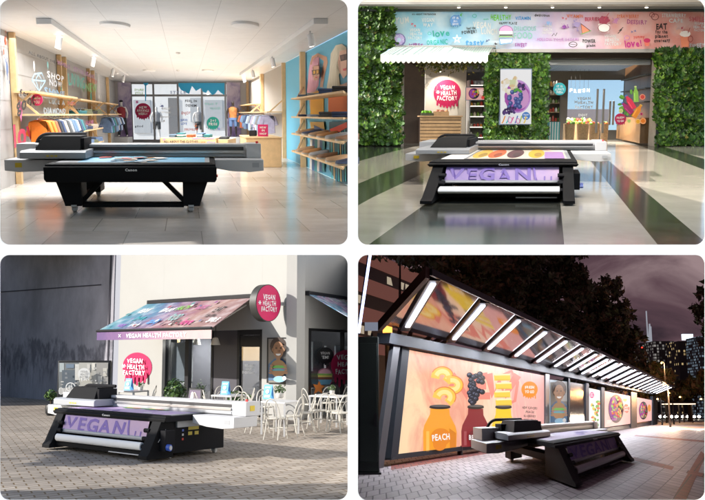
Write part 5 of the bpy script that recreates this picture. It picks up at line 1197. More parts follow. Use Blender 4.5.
def bush(name, pan, c, r, n, mats, parent=None, leaf=.03):
    m = MB()
    for k in range(n):
        m.mat(R.choice(mats)); u = Vector((R.gauss(0, 1), R.gauss(0, 1), R.gauss(0, 1))).normalized(); q = Vector(c)+Vector((u.x*r[0], u.y*r[1], u.z*r[2]))*(R.random()**.4)
        a = (u+Vector((R.gauss(0, .5), R.gauss(0, .5), R.gauss(0, .5)))).normalized(); b = a.orthogonal().normalized(); b.rotate(Matrix.Rotation(R.uniform(0, 6.3), 3, a)); s = leaf*R.uniform(.6, 1.3); d = a.cross(b)
        m.add([q-b*s, q+d*s*.45, q+b*s, q-d*s*.45], [(0, 1, 2, 3)])
    return m.build(name, None, parent, smooth=False, recalc=False)

def scene_bl():
    p = BL; fl = p.fl; at = p.at
    C = fl(296, 420); vd = lambda v: ((v-CX)/F*p.c, 1)
    da = vd(-600); WA = Wall(p, C, (-da[0], -da[1]), (-1, -1)); WRt = Wall(p, C, vd(690), (1, -.3))
    Va, Vr = WA.d, WRt.d
    # cobbled pavement
    cob = brick_mat('cobbles', (.325, .287, .245), (.24, .21, .18), (.13, .09, .05), .165, .098, .007, (.80, .60), (-.42, .91), .75, .5, .5, .34, 1.1, spec=.25, bumpd=.012)
    m = MB(); yn = fl(100, 504).y
    m.poly([(-60, yn-.4, 0), (-.015, yn-.4, 0), (-.015, 30, 0), (-60, 60, 0)]); tag(m.build('pavement', cob, None, p, (-3, 10, 0)), kind='structure')
    top = lambda W, px: W.px(px, 251.6)[1]
    a_ = lambda px, off=0: WA.a(px, 348, off)
    ztop = min(WA.px(120, 252)[1], WA.px(292, 252)[1])-.002
    white = M('render_white', (.33, .325, .31), .8, var=.03, vs=1.2); zw = WA.px(250, 329.5)[1]
    t = thing(p, 'white_cafe_building', 'white corner building of the cafe with crimson drip emblem, black framed windows and awnings', 'building', (C.x, C.y, 0))
    def wbox(W, a0, a1, z0, z1, off, th, nm, mat, par=t, zt=None, bevel=0):
        m = MB(); m.slab([W.pt(a0, z0, off), W.pt(a1, z0, off), W.pt(a1, (z1 if zt is None else zt), off), W.pt(a0, z1, off)], W.n*-th); return m.build(nm, mat, par, smooth=False, bevel=bevel)
    zt = lambda W, px: W.px(px, 251.8)[1]
    th = .16
    wA = MB()
    def pan_(W, m, a0, a1, z0, za, zb, off=0.0): m.slab([W.pt(a0, z0, off), W.pt(a1, z0, off), W.pt(a1, zb, off), W.pt(a0, za, off)], W.n*-th)
    aL, aO0, aO1 = a_(118.5), a_(162.5), a_(262)
    tops = {k: WA.px(px, 251.8)[1] for k, px in (('L', 118.5), ('O0', 162.5), ('O1', 262), ('C', 296))}
    pan_(WA, wA, aL, aO0, 0, tops['L'], tops['O0']); pan_(WA, wA, aO1, 0, 0, tops['O1'], tops['C']); pan_(WA, wA, aO0+.001, aO1-.001, zw, tops['O0'], tops['O1'])
    wa = wA.build('wall', white, t, smooth=False)
    # shaded side of the corner
    r0, r1 = WRt.a(308.5), WRt.a(350.6); zr = WRt.px(320, 328.5)[1]; wR = MB(); tr = lambda px: WRt.px(px, 251.8)[1]
    r_ = lambda px: WRt.a(px, 348)
    pan_(WRt, wR, .001, r0, 0, tr(296), tr(308.5)); pan_(WRt, wR, r0+.001, r1, zr, tr(308.5), tr(350.6)); pan_(WRt, wR, r0+.001, r1, 0, .10, .10)
    wR.build('wall', white, t, smooth=False)
    # facade edge beside the dark wall, its shade painted as a strip
    wbox(WA, a_(112.6), aL-.001, 0, WA.px(113, 251.8)[1], -.02, .1, 'edge_strip', M('edge_blue_grey', (.24, .25, .29), .7))
    # dark concrete neighbour
    dk = stained_wall(WA.px(50, 341)[1], WA.px(50, 378)[1])
    t2 = thing(p, 'dark_concrete_building', 'dark stained concrete wall of the neighbouring building at the left', 'building', WA.pt(a_(60), 0))
    aD0, aD1 = a_(-70), a_(112)
    wbox(WA, aD0, aD1, 0, WA.px(-70, 251.8)[1], -.01, .3, 'wall', dk, t2, WA.px(112, 251.8)[1])
    Ad = wart(WA, .004, off=-.006); Ad.usem(M('concrete_groove', (.05, .048, .058), .9, spec=.05))
    (g0a, g0z), (g1a, g1z) = WA.px(-20, 293.5), WA.px(101, 284.7); Ad.line([(g0a, g0z), (g1a, g1z)], .02)
    (a0, z0), (a1, z1) = WA.px(111.2, 252), WA.px(111.2, 405); Ad.rect(a0-.03, 0, a0+.02, z0)
    Ad.build('groove', t2)
    # crimson emblem on the white wall
    a, z, ra, rz = wsz(WA, 137.3, 367, 14.6); kk = ra/rz; Ae = Art(lambda q, r, o: WA.pt(a+(q-a)*kk, r, o+.004), .004); vegan_disc(Ae, a, z, rz*1.02, n=6); Ae.build('emblem', wa)
    # joinery in the wide opening of the sunny side
    blk = M('frame_black', (.014, .014, .016), .5, spec=.25); glass = M('window_dark_glass', (.035, .04, .05), .04, spec=.8); rec = -.07
    grey = M('reveal_grey', (.2, .19, .18), .6)
    b = lambda x0, x1, z0, z1, nm, mat, off=rec, th=.05: wbox(WA, a_(x0, off), a_(x1, off), z0, z1, off, th, nm, mat)
    t3 = thing(p, 'storefront', 'black framed glass front of the cafe under the long painted awning', 'shop front', WA.pt((aO0+aO1)/2, 0)); 
    def b3(x0, x1, z0, z1, nm, mat, off=rec, th=.05): return wbox(WA, a_(x0, off), a_(x1, off), z0, z1, off, th, nm, mat, t3)
    zi = zw-.003
    inside = M('cafe_inside', (.16, .16, .17), .8); 
    b3(163, 262, 0, zi+.2, 'back_wall', M('cafe_back', (.10, .10, .115), .8), -.9, .05)
    for x0, x1 in ((163, 165.5), (185, 188.5), (211, 213), (237.2, 239.6), (259.6, 262)): b3(x0, x1, 0, zi, 'post', blk, rec+.012, .07)
    b3(213.002, 237.1, 0, zi-.001, 'dark_panel', M('panel_violet_grey', (.052, .048, .06), .6), rec, .04)
    for x0, x1 in ((165.6, 184.9), (188.6, 210.9), (239.7, 259.5)):
        b3(x0, x1, zi-.075, zi, 'top_rail', blk, rec+.01, .06); b3(x0, x1, .02, .10, 'bottom_rail', blk, rec+.01, .06)
        b3(x0, x1, .102, zi-.077, 'pane', bl_glass(), rec-.01, .012)
    b3(239.7, 259.5, .80*zi, zi-.08, 'fanlight', blk, rec+.004, .02)
    # panels behind the panes, coloured to imitate reflections of the street opposite
    for x0, x1, z0, z1, c, off in ((166, 185, .62*zi, .93*zi, (.42, .44, .46), -.6), (166, 185, .42*zi, .5*zi, (.2, .28, .36), -.55), (166, 185, .1, .40*zi, (.30, .29, .28), -.6), (190, 211, .36*zi, .86*zi, (.34, .35, .37), -.6), (190, 211, .12, .34*zi, (.45, .43, .4), -.62),
        (240, 252, .36*zi, .8*zi, (.46, .48, .5), -.6), (252, 260, .45*zi, .8*zi, (.22, .27, .33), -.6), (240, 260, .10, .34*zi, (.36, .35, .34), -.62)):
        wbox(WA, a_(x0, off), a_(x1, off), z0, z1, off*.35, .03, 'inner_panel', M('inner_%d_%d' % (x0, int(z0*100)), tuple(min(.8, k*1.7) for k in c), .7), t3)
    m = MB(); m.tube([WA.pt(a_(178.5, -.4), .35*zi, -.4), WA.pt(a_(178.5, -.4), .93*zi, -.4)], .022, 8); m.build('inner_pillar', M('pillar_ochre', (.16, .11, .04), .7), t3)
    At = wart(WA, .003, off=rec+.004); At.col(WHITE)
    wtext(At, WA, 'WE ARE', 249, 365.5, 2.6, 8, off=rec); wtext(At, WA, 'OPEN', 249, 369, 2.4, 6, off=rec); wtext(At, WA, 'EVERYDAY', 249, 372.3, 2.4, 12, off=rec); At.build('lettering', t3)
    # two pendant lamps inside
    for px, lab in ((196.5, 'white conical pendant lamp hanging behind the glass front, left one'), (215.5, 'white conical pendant lamp hanging in front of the dark panel, right one')):
        off = -.3 if px < 200 else .12; aa, zz = WA.px(px, 342, off); q = WA.pt(aa, zz, off); tl_ = thing(p, 'pendant_lamp', lab, 'lamp', q)
        m = MB(); m.lathe([(.075, -.045), (.07, -.03), (.04, .06), (.015, .075)], q, 14); m.build('lamp_shade', M('shade_white', (.62, .58, .52), .5), tl_); m = MB(); m.tube([q+Vector((0, 0, .07)), q+Vector((0, 0, .26))], .006, 5); m.build('cord', blk, tl_)
    for px in (178, 200, 249): q = WA.pt(a_(px, -.4), zi-.06, -.45); area(p, q, (0, 0, -1), (.35), .3, 30, (1, .95, .88))  # added light without fixtures, brightening what shows behind the panes
    # right side windows
    t4 = thing(p, 'side_window', 'big black framed side window of the cafe with burger stickers', 'window', WRt.pt(r0+.5, 0))
    def b4(x0, x1, z0, z1, nm, mat, off=-.05, th=.05): return wbox(WRt, WRt.a(x0, 348, off), WRt.a(x1, 348, off), z0, z1, off, th, nm, mat, t4)
    b4(309, 311.2, .1, zr-.002, 'post', blk); b4(311.3, 350.5, zr-.04, zr-.002, 'top_rail', blk); b4(311.3, 350.5, .1, .16, 'bottom_rail', blk); b4(343, 344.6, .16, zr-.04, 'mullion', blk, -.045)
    b4(311.3, 342.9, .165, zr-.045, 'pane', bl_glass(), -.07, .012); b4(344.7, 350.5, .165, zr-.045, 'pane', bl_glass(), -.07, .012)
    b4(310, 350.5, .1, zr, 'back_wall', M('cafe_back', (.10, .10, .115), .8), -.7, .05)
    for x0, x1, z0, z1, c in ((313, 322, .5*zr, .85*zr, (.3, .32, .34)), (326, 334, .35*zr, .8*zr, (.36, .36, .38)), (336, 350, .55*zr, .8*zr, (.28, .3, .33)), (312, 350, .14, .3*zr, (.26, .25, .24))): b4(x0, x1, z0, z1, 'inner_panel', M('innerr_%d' % x0, tuple(min(.8, k*1.7) for k in c), .7), -.25, .03)  # the side window's panels likewise imitate reflections by colour
    Aw = Art(lambda q, r, o: WRt.pt(*WRt.px(q, -r, -.05+o), -.05+o), .003)
    Aw.drips(325.3, -355.5, 8.4, (.012, .012, .014), 5, .5); Aw.col(WHITE).text('VEGAN', 325.3, -353, 2.6, width=9).text("'EM!", 325.3, -357.3, 2.8, width=7)
    clipx = lambda P: [(min(x, 350.3), y) for x, y in P]; Aw.col(CRIM).poly(clipx([(346+15*math.cos(2*PI*k/40), -365+15*math.sin(2*PI*k/40)) for k in range(40)])); [Aw.poly(clipx([(x-1.2, -374), (x+1.2, -374), (x+1.2, -l), (x, -l-1.5), (x-1.2, -l)])) for x, l in ((335.5, 381), (339.5, 386), (344, 383), (348.5, 388))]; Aw.col(WHITE).text('VEG', 342.5, -357, 4.5, width=11).text('HEA', 343, -364, 4.5, width=11).text('FACT', 341.5, -371.5, 4.5, width=12)
    Aw.col((.30, .10, .16)).ell(325, -373.5, 7.2, 5.4, t0=0, t1=PI); Aw.col((.55, .3, .38)).ell(325, -373.5, 6, 4.4, t0=0, t1=PI); Aw.col((.2, .4, .08)).rect(317.6, -375.3, 332.4, -373.6); Aw.col((.6, .5, .12)).rect(318, -377, 332, -375.4); Aw.col((.15, .05, .03)).rect(318, -379.5, 332, -377.1); Aw.col((.10, .28, .42)).poly([(318, -379.6), (332, -379.6), (330, -384.5), (320, -384.5)])
    Aw.col((.65, .2, .03)).poly([(313, -384), (317.5, -385), (319, -380.5), (321, -385), (325, -386), (321.5, -389), (323, -394), (318.5, -391), (314, -394), (315.5, -388.5)])
    Aw.build('stickers', t4)
    # wall poster of a child with a burger
    t5 = thing(p, 'wall_poster', 'framed poster of a smiling child holding a burger beside the glass front', 'poster', WA.pt(a_(278), .3))
    (q0, z1), (q1, z0) = WA.px(267.3, 337.6, .03), WA.px(289.3, 383.8, .03); wbox(WA, q0, q1, z0, z1, .035, .033, 'poster_frame', blk, t5)
    Ap = Art(lambda q, r, o: WA.pt(*WA.px(q, -r, .037+o), .037+o), .002)
    child_art(Ap, 268.4, -382.6, 288.2, -338.8); Ap.build('picture', t5)
    # long awning over the sunny side
    def lin(a, b, k): return a+(b-a)*k
    zc = WA.px(200, 299.7)[1]; cA0, cA1 = WA.a(150.5), WA.a(256)
    t6 = thing(p, 'awning', 'long watercolour awning with white lettering on its valance over the glass front', 'awning', WA.pt((cA0+cA1)/2, zc))
    z_f = 1.27; f0, f1 = fl(97, 331, z_f), fl(211.5, 328, z_f)
    m = MB(); m.slab([WA.pt(cA0, zc-.035, .10), WA.pt(cA1, zc-.035, .10), WA.pt(cA1, zc+.035, .10), WA.pt(cA0, zc+.035, .10)], WA.n*-.099); m.build('cassette', blk, t6, bevel=.012)
    wsh = ramp_mat('awning_wash', [(0, (.06, .20, .25)), (.22, (.06, .15, .25)), (.42, (.13, .09, .18)), (.6, (.22, .10, .13)), (.8, (.26, .15, .13)), (1, (.22, .13, .13))], (.72, -.68, 0), -1.3, 1.3, .4, 2.6, .7, cloud=.25)
    bk0, bk1 = WA.pt(cA0+.01, zc-.03, .1), WA.pt(cA1-.01, zc-.03, .1)
    m = MB(); m.slab([f0, f1, bk1, bk0], (0, 0, -.012)); cv = m.build('canopy', wsh, t6, smooth=False)
    nrm = (f1-f0).cross(bk0-f0).normalized(); nrm = nrm if nrm.z > 0 else -nrm
    Aa = Art(lambda u, v, o: lin(lin(f0, f1, u), lin(bk0, bk1, u), v)+nrm*(.002+o), .0012)
    def ut(s, u, v, h, w, c, rot=0): Aa.col(c).text(s, u, v, h, rot, width=w)
    for s, u, v, h, w, c in (('VEGAN', .12, .72, .16, .10, WHITE), ('love', .22, .45, .2, .10, (.02, .3, .35)), ('yummy', .16, .2, .14, .08, (.25, .1, .4)), ('VEGAN LUNCH', .36, .7, .15, .12, WHITE), ('tasty', .42, .3, .2, .1, (.05, .25, .55)), ('HEALTHY', .5, .75, .14, .12, (.15, .4, .05)), ('FOOD', .56, .4, .22, .1, (.2, .4, .4)),
        ('EAT', .86, .62, .2, .07, BLACK), ('for the', .86, .42, .12, .08, BLACK), ('love', .74, .22, .24, .1, (.5, .03, .2)), ('DESSERT', .68, .72, .13, .1, (.4, .1, .25)), ('SMILE', .94, .25, .14, .08, WHITE), ('POWER', .64, .2, .13, .08, BLACK), ('fresh', .3, .16, .13, .08, WHITE)): ut(s, u, v, h, w, c)
    for k in range(16): Aa.col([(.03, .1, .25), (.18, .04, .18), (.3, .03, .06), (.6, .6, .6), (.05, .2, .2), (.03, .03, .05)][k % 6]); Aa.ell(R.random(), R.uniform(.08, .92), R.uniform(.005, .012), R.uniform(.02, .05), 10, jit=.3)
    Aa.build('painted_lettering', cv)
    m = MB(); m.tube([f0, f1], .022, 8); m.build('front_bar', blk, t6)
    dz = .125; ox = Vector((.004, -.004, 0))
    m = MB(); m.slab([f0+Vector((0, 0, -.02)), f1+Vector((0, 0, -.02)), f1+Vector((0, 0, -.02-dz)), f0+Vector((0, 0, -.02-dz))], (.004, .006, 0)); va = m.build('valance', ramp_mat('valance_wash', [(0, (.09, .05, .15)), (.35, (.16, .08, .19)), (.65, (.28, .16, .24)), (1, (.42, .30, .30))], (.72, -.68, 0), -1.4, 1.2, .3, 3, .7), t6, smooth=False)
    fd = (f1-f0); L = fd.length; fd.normalize(); fn = Vector((-abs(fd.y), -fd.x, 0)).normalized()
    fn = Vector((fd.y, -fd.x, 0)); fn = fn if fn.y < 0 else -fn
    Al = Art(lambda u, v, o: f0+fd*u+Vector((0, 0, -.02-dz/2+v))+fn*(.004+o), .0015); Al.col((.8, .78, .8)).text('VEGAN HEALTH FACTORY', L*.55, 0, .062, width=L*.52); Al.line([(L*.22, .02), (L*.24, -.02)], .01); Al.line([(L*.22, -.02), (L*.24, .02)], .01); Al.build('lettering', va)
    for k in (.04, .96): m = MB(); m.tube([lin(f0, f1, k)+Vector((0, 0, -.02)), lin(bk0, bk1, k)+Vector((0, 0, -.10))], .012, 6); m.build('arm', M('arm_grey', (.5, .48, .45), .4), t6)
    # the shorter awning of the shaded side
    t7 = thing(p, 'awning', 'short blue painted awning over the side window at the right', 'awning', WRt.pt(r_(330), 1.7))
    zc2 = WRt.px(320, 295.5)[1]; e0, e1 = r_(303.5), r_(350.4)
    m = MB(); m.slab([WRt.pt(e0, zc2-.03, .09), WRt.pt(e1, zc2-.03, .09), WRt.pt(e1, zc2+.035, .09), WRt.pt(e0, zc2+.035, .09)], WRt.n*-.089); m.build('cassette', blk, t7, bevel=.01)
    g0, g1 = WRt.pt(e0+.01, zc2-.02, .09), WRt.pt(e1, zc2-.02, .09)
    # outward edge, cut where the picture mount hides it
    out = WRt.n.copy(); lo = 0; Q = g0
    for k in range(80):
        q = g0+out*(.02*k)+Vector((0, 0, -.011*k))
        if q.x > -.015: break
        Q = q
    q2 = Vector((min(Q.x, -.012), Q.y+.25, Q.z))
    m = MB(); m.slab([g0, Q, g1+Vector((-.003, 0, -.12)), g1], (0, 0, -.012)); m.build('canopy', ramp_mat('awning_blue', [(0, (.04, .16, .26)), (.3, (.26, .07, .2)), (.5, (.04, .2, .2)), (.7, (.3, .16, .1)), (1, (.3, .2, .25))], (0, 1, .5), -.8, .8, .9, 5, .7, cloud=.5), t7, smooth=False)
    # round projecting sign
    off = .36; aa, zz = WA.px(268.5, 303, off); c = WA.pt(aa, zz, off); axis = Vector((.80, -.60, 0)).normalized(); rad = .262
    t8 = thing(p, 'round_sign', 'round crimson sign with a thick black rim projecting from the white wall', 'sign', c)
    U = Vector((-axis.y, axis.x, 0)); 
    def ringp(r, d, n=36): return [c+U*(r*math.cos(2*PI*i/n))+Vector((0, 0, r*math.sin(2*PI*i/n)))+axis*d for i in range(n)]
    m = MB(); n = 36; a1_, b1_ = ringp(rad, -.12), ringp(rad, .0); m.add(a1_+b1_, [list(range(n-1, -1, -1)), [n+i for i in range(n)]]+[(i, (i+1) % n, (i+1) % n+n, i+n) for i in range(n)]); m.build('sign_drum', M('sign_rim', (.03, .03, .028), .5), t8)
    sf = Art(lambda q, r, o: c+U*q+Vector((0, 0, r))+axis*(.002+o), .0015)
    sf.col((.60, .010, .105)).ell(0, 0, rad*.955, n=44); sf.col((.85, .85, .85))
    for s, r_y, w in (('VEGAN', .085, .24), ('HEALTH', .0, .27), ('FACTORY', -.085, .33)): sf.text(s, .01, r_y, .068, width=w)
    for q in (0, PI/3, 2*PI/3): sf.line([(-.19-.028*math.cos(q), .0-.028*math.sin(q)), (-.19+.028*math.cos(q), .028*math.sin(q))], .011)
    sf.build('sign_face', t8)
    m = MB(); q = c+axis*-.06; w_ = q-WA.n*(q-WA.P).dot(WA.n); m.bar(q+(w_-q).normalized()*rad*.9, w_, .035, .05); m.build('bracket', M('arm_grey', (.5, .48, .45), .4), t8)
    # screen on the square
    b0, b1 = fl(56, 420), fl(110, 420); D = b0.y
    t9 = thing(p, 'outdoor_screen', 'black upright display board with a grey street picture behind the printer', 'screen', ((b0.x+b1.x)/2, D, 0))
    s0, s1 = at(56.4, 408, D), at(110.5, 360.5, D)
    m = MB(); m.box(s0.x, s1.x, D, D+.1, 0, s1.z); m.build('screen_body', blk, t9, bevel=.01)
    Av = Art(lambda q, r, o: at(q, -r, D-.002-o), .002)
    Av.col((.16, .17, .17)).rect(58.6, -394, 108.4, -362.6); Av.col((.36, .40, .40)).rect(59.6, -372, 64, -363)
    for x0, y0, x1, y1, c in ((62, -388, 76, -370, (.09, .11, .13)), (66, -368, 74, -364, (.15, .2, .26)), (75, -380, 79, -364, (.55, .54, .5)), (79, -394, 96, -362.6, (.40, .39, .35)), (96, -394, 108, -362.6, (.30, .29, .27)), (59, -394, 108, -388, (.42, .41, .39)), (87, -372, 90, -364, (.52, .5, .46)), (92, -370, 95, -363, (.6, .58, .52)), (98, -384, 102, -376, (.45, .44, .4)), (103, -376, 107, -368, (.5, .48, .42))): Av.col(c).rect(x0, y0, x1, y1)
    for k in range(24): x, y = R.uniform(60, 106), R.uniform(-388, -366); Av.col([(.5, .49, .46), (.2, .21, .22), (.36, .36, .34)][k % 3]).rect(x, y, x+R.uniform(1, 3), y+R.uniform(.8, 2.2))
    Av.drips(84, -374, 6.2, (.62, .62, .6), 5, .4); Av.col((.2, .2, .2)).text('VEGAN', 84, -371.5, 2, width=7).text('HEALTH', 84, -374.3, 2, width=7.5).text('FACTORY', 84, -377, 2, width=8.5)
    Av.col((.7, .7, .68)).ring(70.5, -387, 4.5, 4.2, .8).text('oh', 70.5, -386, 3, width=4)
    for x in (61, 68, 74, 90, 97, 103): Av.col((.62, .62, .6)).ring(x, -391, 2.2, 3.4, .5)
    Av.build('picture', t9)
    # topiary ball by the dark wall
    q = fl(50.4, 415.5); tt = thing(p, 'topiary', 'clipped ball shrub in a black pot left of the display board', 'plant', q)
    m = MB(); m.lathe([(.05, 0), (.075, .04), (.08, .11), (.07, .155), (.06, .16)], q, 14); m.build('pot', M('pot_black', (.015, .015, .016), .4), tt); m = MB(); m.tube([q+Vector((0, 0, .15)), q+Vector((0, 0, .25))], .012, 6); m.build('stem', M('stem_brown', (.06, .04, .02), .8), tt)
    gl_ = [leaf_mat('shrub_leaf', (.04, .09, .02)), leaf_mat('shrub_leaf_dark', (.02, .055, .012)), leaf_mat('shrub_leaf_light', (.09, .16, .03))]
    bush('foliage', p, q+Vector((0, 0, .30)), (.10, .10, .085), 420, gl_, tt, .024)
    # furniture
    twhite = M('table_white', (.50, .50, .50), .4)
    def table(qs, z, label, group='white cafe tables'):
        """qs: four floor corners"""
        c = sum(qs, Vector())/4; t = thing(p, 'cafe_table', label, 'table', c, group); m = MB(); m.slab([q+Vector((0, 0, z-.02)) for q in qs], (0, 0, .02)); m.build('tabletop', twhite, t, bevel=.004)
        for q in qs: d = (c-q)*.06; m = MB(); m.bar(q+d, q+d+Vector((0, 0, z-.021)), .022, .022); m.build('leg', twhite, t)
        return c
    uA, uR = Va, Vr
    def quad(c, lx, ly): return [c-uA*lx/2-uR*ly/2, c+uA*lx/2-uR*ly/2, c+uA*lx/2+uR*ly/2, c-uA*lx/2+uR*ly/2]
    tA = fl(280, 434); cA = table(quad(tA, .42, .42), .385, 'square white table with a blue menu card in front of the framed poster')
    tB = fl(336, 425); tB.x -= .10; cB = table(quad(tB, .52, .40), .385, 'white table at the far right under the side window')
    tC = fl(228, 424); cC = table(quad(tC, .42, .42), .385, 'white table behind the printer, beside the dark panel')
    tD = fl(133, 417); cD = table(quad(tD, .40, .4), .385, 'white table behind the printer in front of the crimson emblem')
    first = None
    spots_ = [(258, 433, .5, 'white bentwood chair at the left of the table with the menu card'), (291, 436, 2.7, 'white bentwood chair at the near right corner of the table by the poster'), (304, 432, 3.3, 'white bentwood chair farther right behind the near right one, by the corner of the wall'), (266, 424, -1.0, 'white bentwood chair behind the table with the menu card, against the glass front'),
        (318, 429, 2.3, 'white bentwood chair left of the far right table, nearest the wall corner'), (335, 430, 1.4, 'white bentwood chair in front of the far right table'), (338, 418, 3.5, 'white bentwood chair at the back of the far right table, under the crimson sticker'), (213, 424, .2, 'white bentwood chair behind the printer, left of the table by the dark panel'), (244, 421, 3.3, 'white bentwood chair right of the table by the dark panel'), (222, 418, -1.2, 'white bentwood chair against the dark panel behind its table'), (234, 417.5, -1.9, 'white bentwood chair beside the right dark post behind the planters'),
        (312, 421, .6, 'white bentwood chair between the wall corner and the far right table'), (327, 419, 4.6, 'white bentwood chair at the back left of the far right table'), (340, 432, 2.2, 'white bentwood chair at the near right corner of the far right table'), (276, 439, 1.2, 'white bentwood chair in front of the table by the framed poster, nearest the viewer'), (205, 428, .4, 'white bentwood chair behind the gantry, farthest left of those by the dark panel'), (231, 427, 2.6, 'white bentwood chair at the near right of the table by the dark panel'), (252, 427, .8, 'white bentwood chair left of the table with the menu card, nearer the printer'), (146, 416, 3.2, 'white bentwood chair right of the crimson emblem behind the printer'), (119, 416, .0, 'white bentwood chair left of the crimson emblem behind the printer')]
    for px, py, rz, lab in spots_:
        q = fl(px, py)
        if first is None:
            first = bentwood_chair(p, Vector(q), lab, 'bentwood chairs outside the cafe'); first.matrix_world = p.M @ Matrix.Translation(q) @ Matrix.Rotation(rz, 4, 'Z')
        else: dup(first, p, q, rz, lab, 1+.0*px)
    # menu cards and small plants on the tables
    def card(q, z, label):
        t = thing(p, 'menu_card', label, 'menu card', (q.x, q.y, z), 'blue menu cards'); a, b = .052, .17; ux = Vector((.95, -.3, 0)).normalized(); n_ = Vector((-ux.y, ux.x, 0)); n_ = n_ if n_.y < 0 else -n_; B = Vector((q.x, q.y, z+.002))
        m = MB(); m.slab([B-ux*a+n_*.05, B+ux*a+n_*.05, B+ux*a+Vector((0, 0, b)), B-ux*a+Vector((0, 0, b))], n_*-.004); m.slab([B-ux*a-n_*.05, B+ux*a-n_*.05, B+ux*a+Vector((0, 0, b))-n_*.006, B-ux*a+Vector((0, 0, b))-n_*.006], n_*-.004); bd = m.build('card_body', M('card_blue', (.10, .36, .70), .5), t, smooth=False)
        A = Art(lambda u, v, o: B+ux*u+n_*(.05*(1-v/b)+.003+o)+Vector((0, 0, v)), .001); A.col((.75, .8, .85)).rect(-.035, .02, .035, .05).text('MENU', 0, .14, .022, width=.07); A.col((.65, .75, .85)).ell(0, .09, .025); A.build('lettering', bd)
    card(fl(268, 431.5)+Vector((0, 0, 0)), .386, 'blue folded menu card on the table by the framed poster')
    card(fl(225, 424), .386, 'blue folded menu card on the table by the dark panel'); card(fl(128, 417), .386, 'small blue folded menu card on the table under the crimson emblem')
    def pot_plant(q, z, r, h, label, pot=(.6, .58, .55), n=260, cat='plant'):
        t = thing(p, 'potted_plant', label, cat, (q.x, q.y, z)); m = MB(); m.lathe([(r*.42, 0.001), (r*.55, h*.1), (r*.6, h*.38), (r*.52, h*.4)], (q.x, q.y, z), 14); m.build('pot', M('pot_%d' % int(pot[0]*99), pot, .6), t); bush('foliage', p, (q.x, q.y, z+h*.68), (r, r, h*.36), n, gl_, t, r*.2)
    pot_plant(fl(279.5, 430), .386, .085, .16, 'small green potted plant on the table by the framed poster', n=150); pot_plant(fl(140, 417), .386, .06, .12, 'small green potted plant on the table under the crimson emblem', n=110)
    pot_plant(fl(236, 417), .0, .15, .37, 'leafy planter on the ground before the dark panel', (.3, .3, .3), 420); pot_plant(fl(245, 417.5), .0, .14, .33, 'leafy planter on the ground before the right window pane', (.3, .3, .3), 380)
    pot_plant(fl(174.5, 419), .0, .17, .55, 'bushy green shrub in a pale pot before the glass door', (.62, .6, .56), 700); pot_plant(fl(201, 413), .0, .09, .5, 'small dark potted shrub right of the folding board inside the entrance', (.1, .1, .1), 160)
    pot_plant(fl(332, 423), .386, .06, .12, 'small green potted plant on the far right table', n=110)
    # folding board with food picture
    q0, q1 = fl(183.5, 423), fl(201.5, 424); t = thing(p, 'folding_board', 'black folding board with a picture of fruit on the pavement before the entrance', 'sandwich board', (q0+q1)/2)
    h = .46; up = Vector((0, .10, h)); m = MB(); m.slab([q0, q1, q1+up*.98+Vector((-.02, 0, 0)), q0+up+Vector((.05, 0, 0))], (.0, .02, 0)); bd = m.build('front_board', blk, t, smooth=False); back = Vector((.05, .28, 0)); m = MB(); m.slab([q0+back, q1+back, q1+up+Vector((-.02, .03, 0)), q0+up+Vector((.05, .03, 0))], (.0, .02, 0)); m.build('rear_board', blk, t, smooth=False)
    A = Art(lambda u, v, o: lin(lin(q0, q1, u), lin(q0+up+Vector((.05, 0, 0)), q1+up+Vector((-.02, 0, 0)), u), v)+Vector((0, -.003-o, 0)), .0015); A.col((.06, .03, .08)).rect(.08, .1, .9, .95); A.col((.72, .55, .3)).ell(.6, .62, .22, .24, 18, jit=.15); A.col((.8, .66, .2)).ell(.5, .5, .14, .18, 14, jit=.2); A.col((.75, .7, .6)).ell(.3, .78, .1, .12); A.col((.5, .05, .2)).ell(.25, .4, .1, .14); A.build('picture', bd)
    Mi = p.M.inverted(); lm2 = [leaf_mat('shrub_leaf', (.04, .09, .02)), leaf_mat('shrub_leaf_dark', (.02, .055, .012))]
    for k, (c, r, lab) in enumerate(((Vector((-4.5, 5.22, .08)), (.75, .20, .42), 'slender street tree left of the square, out of the picture, shading the foreground'), (Vector((-6.0, 7.3, .22)), (.55, .62, .40), 'round street tree farther left of the square, shading the printer front'))):  # second tree added unseen so its shade covers the printer
        q = Mi @ c; tree(p, (q.x, q.y, 0), q.z*1.3, [(tuple(q), r), (tuple(q+Vector((r[0]*.7, 0, -.1))), (r[0]*.7, r[1], r[2]*.6)), (tuple(q+Vector((-r[0]*.7, 0, .05))), (r[0]*.7, r[1], r[2]*.7))], lab, 9000, .085, lm2, .07, 'street trees beside the square', 31+k)
    def bed(A):
        A.col((.50, .36, .58)).rect(-1.55, .2, 1.5, 2.5); A.col((.66, .56, .68)).rect(-.6, 1.3, 1.4, 2.3)
        for k in range(8): A.col([(.3, .2, .5), (.75, .7, .75), (.55, .35, .6)][k % 3]).ell(R.uniform(-1.2, 1.2), R.uniform(.4, 2.3), .2, .1, 10, R.uniform(0, 3), .2)
        for cx in (-.35, .35): A.col((.05, .3, .06)).ell(cx, 1.5, .32, .2, 16, jit=.2); A.col((.6, .1, .04)).ell(cx+.1, 1.5, .13, .09, 12); A.col((.75, .5, .05)).ell(cx-.14, 1.55, .11, .08, 12)
    printer(p, (-2.3463, 8.7083, .3964, -.3289, .1862, .2455, .3961), 'flatbed printer with a lilac roll print on the sunny cobbled square', True, bed)

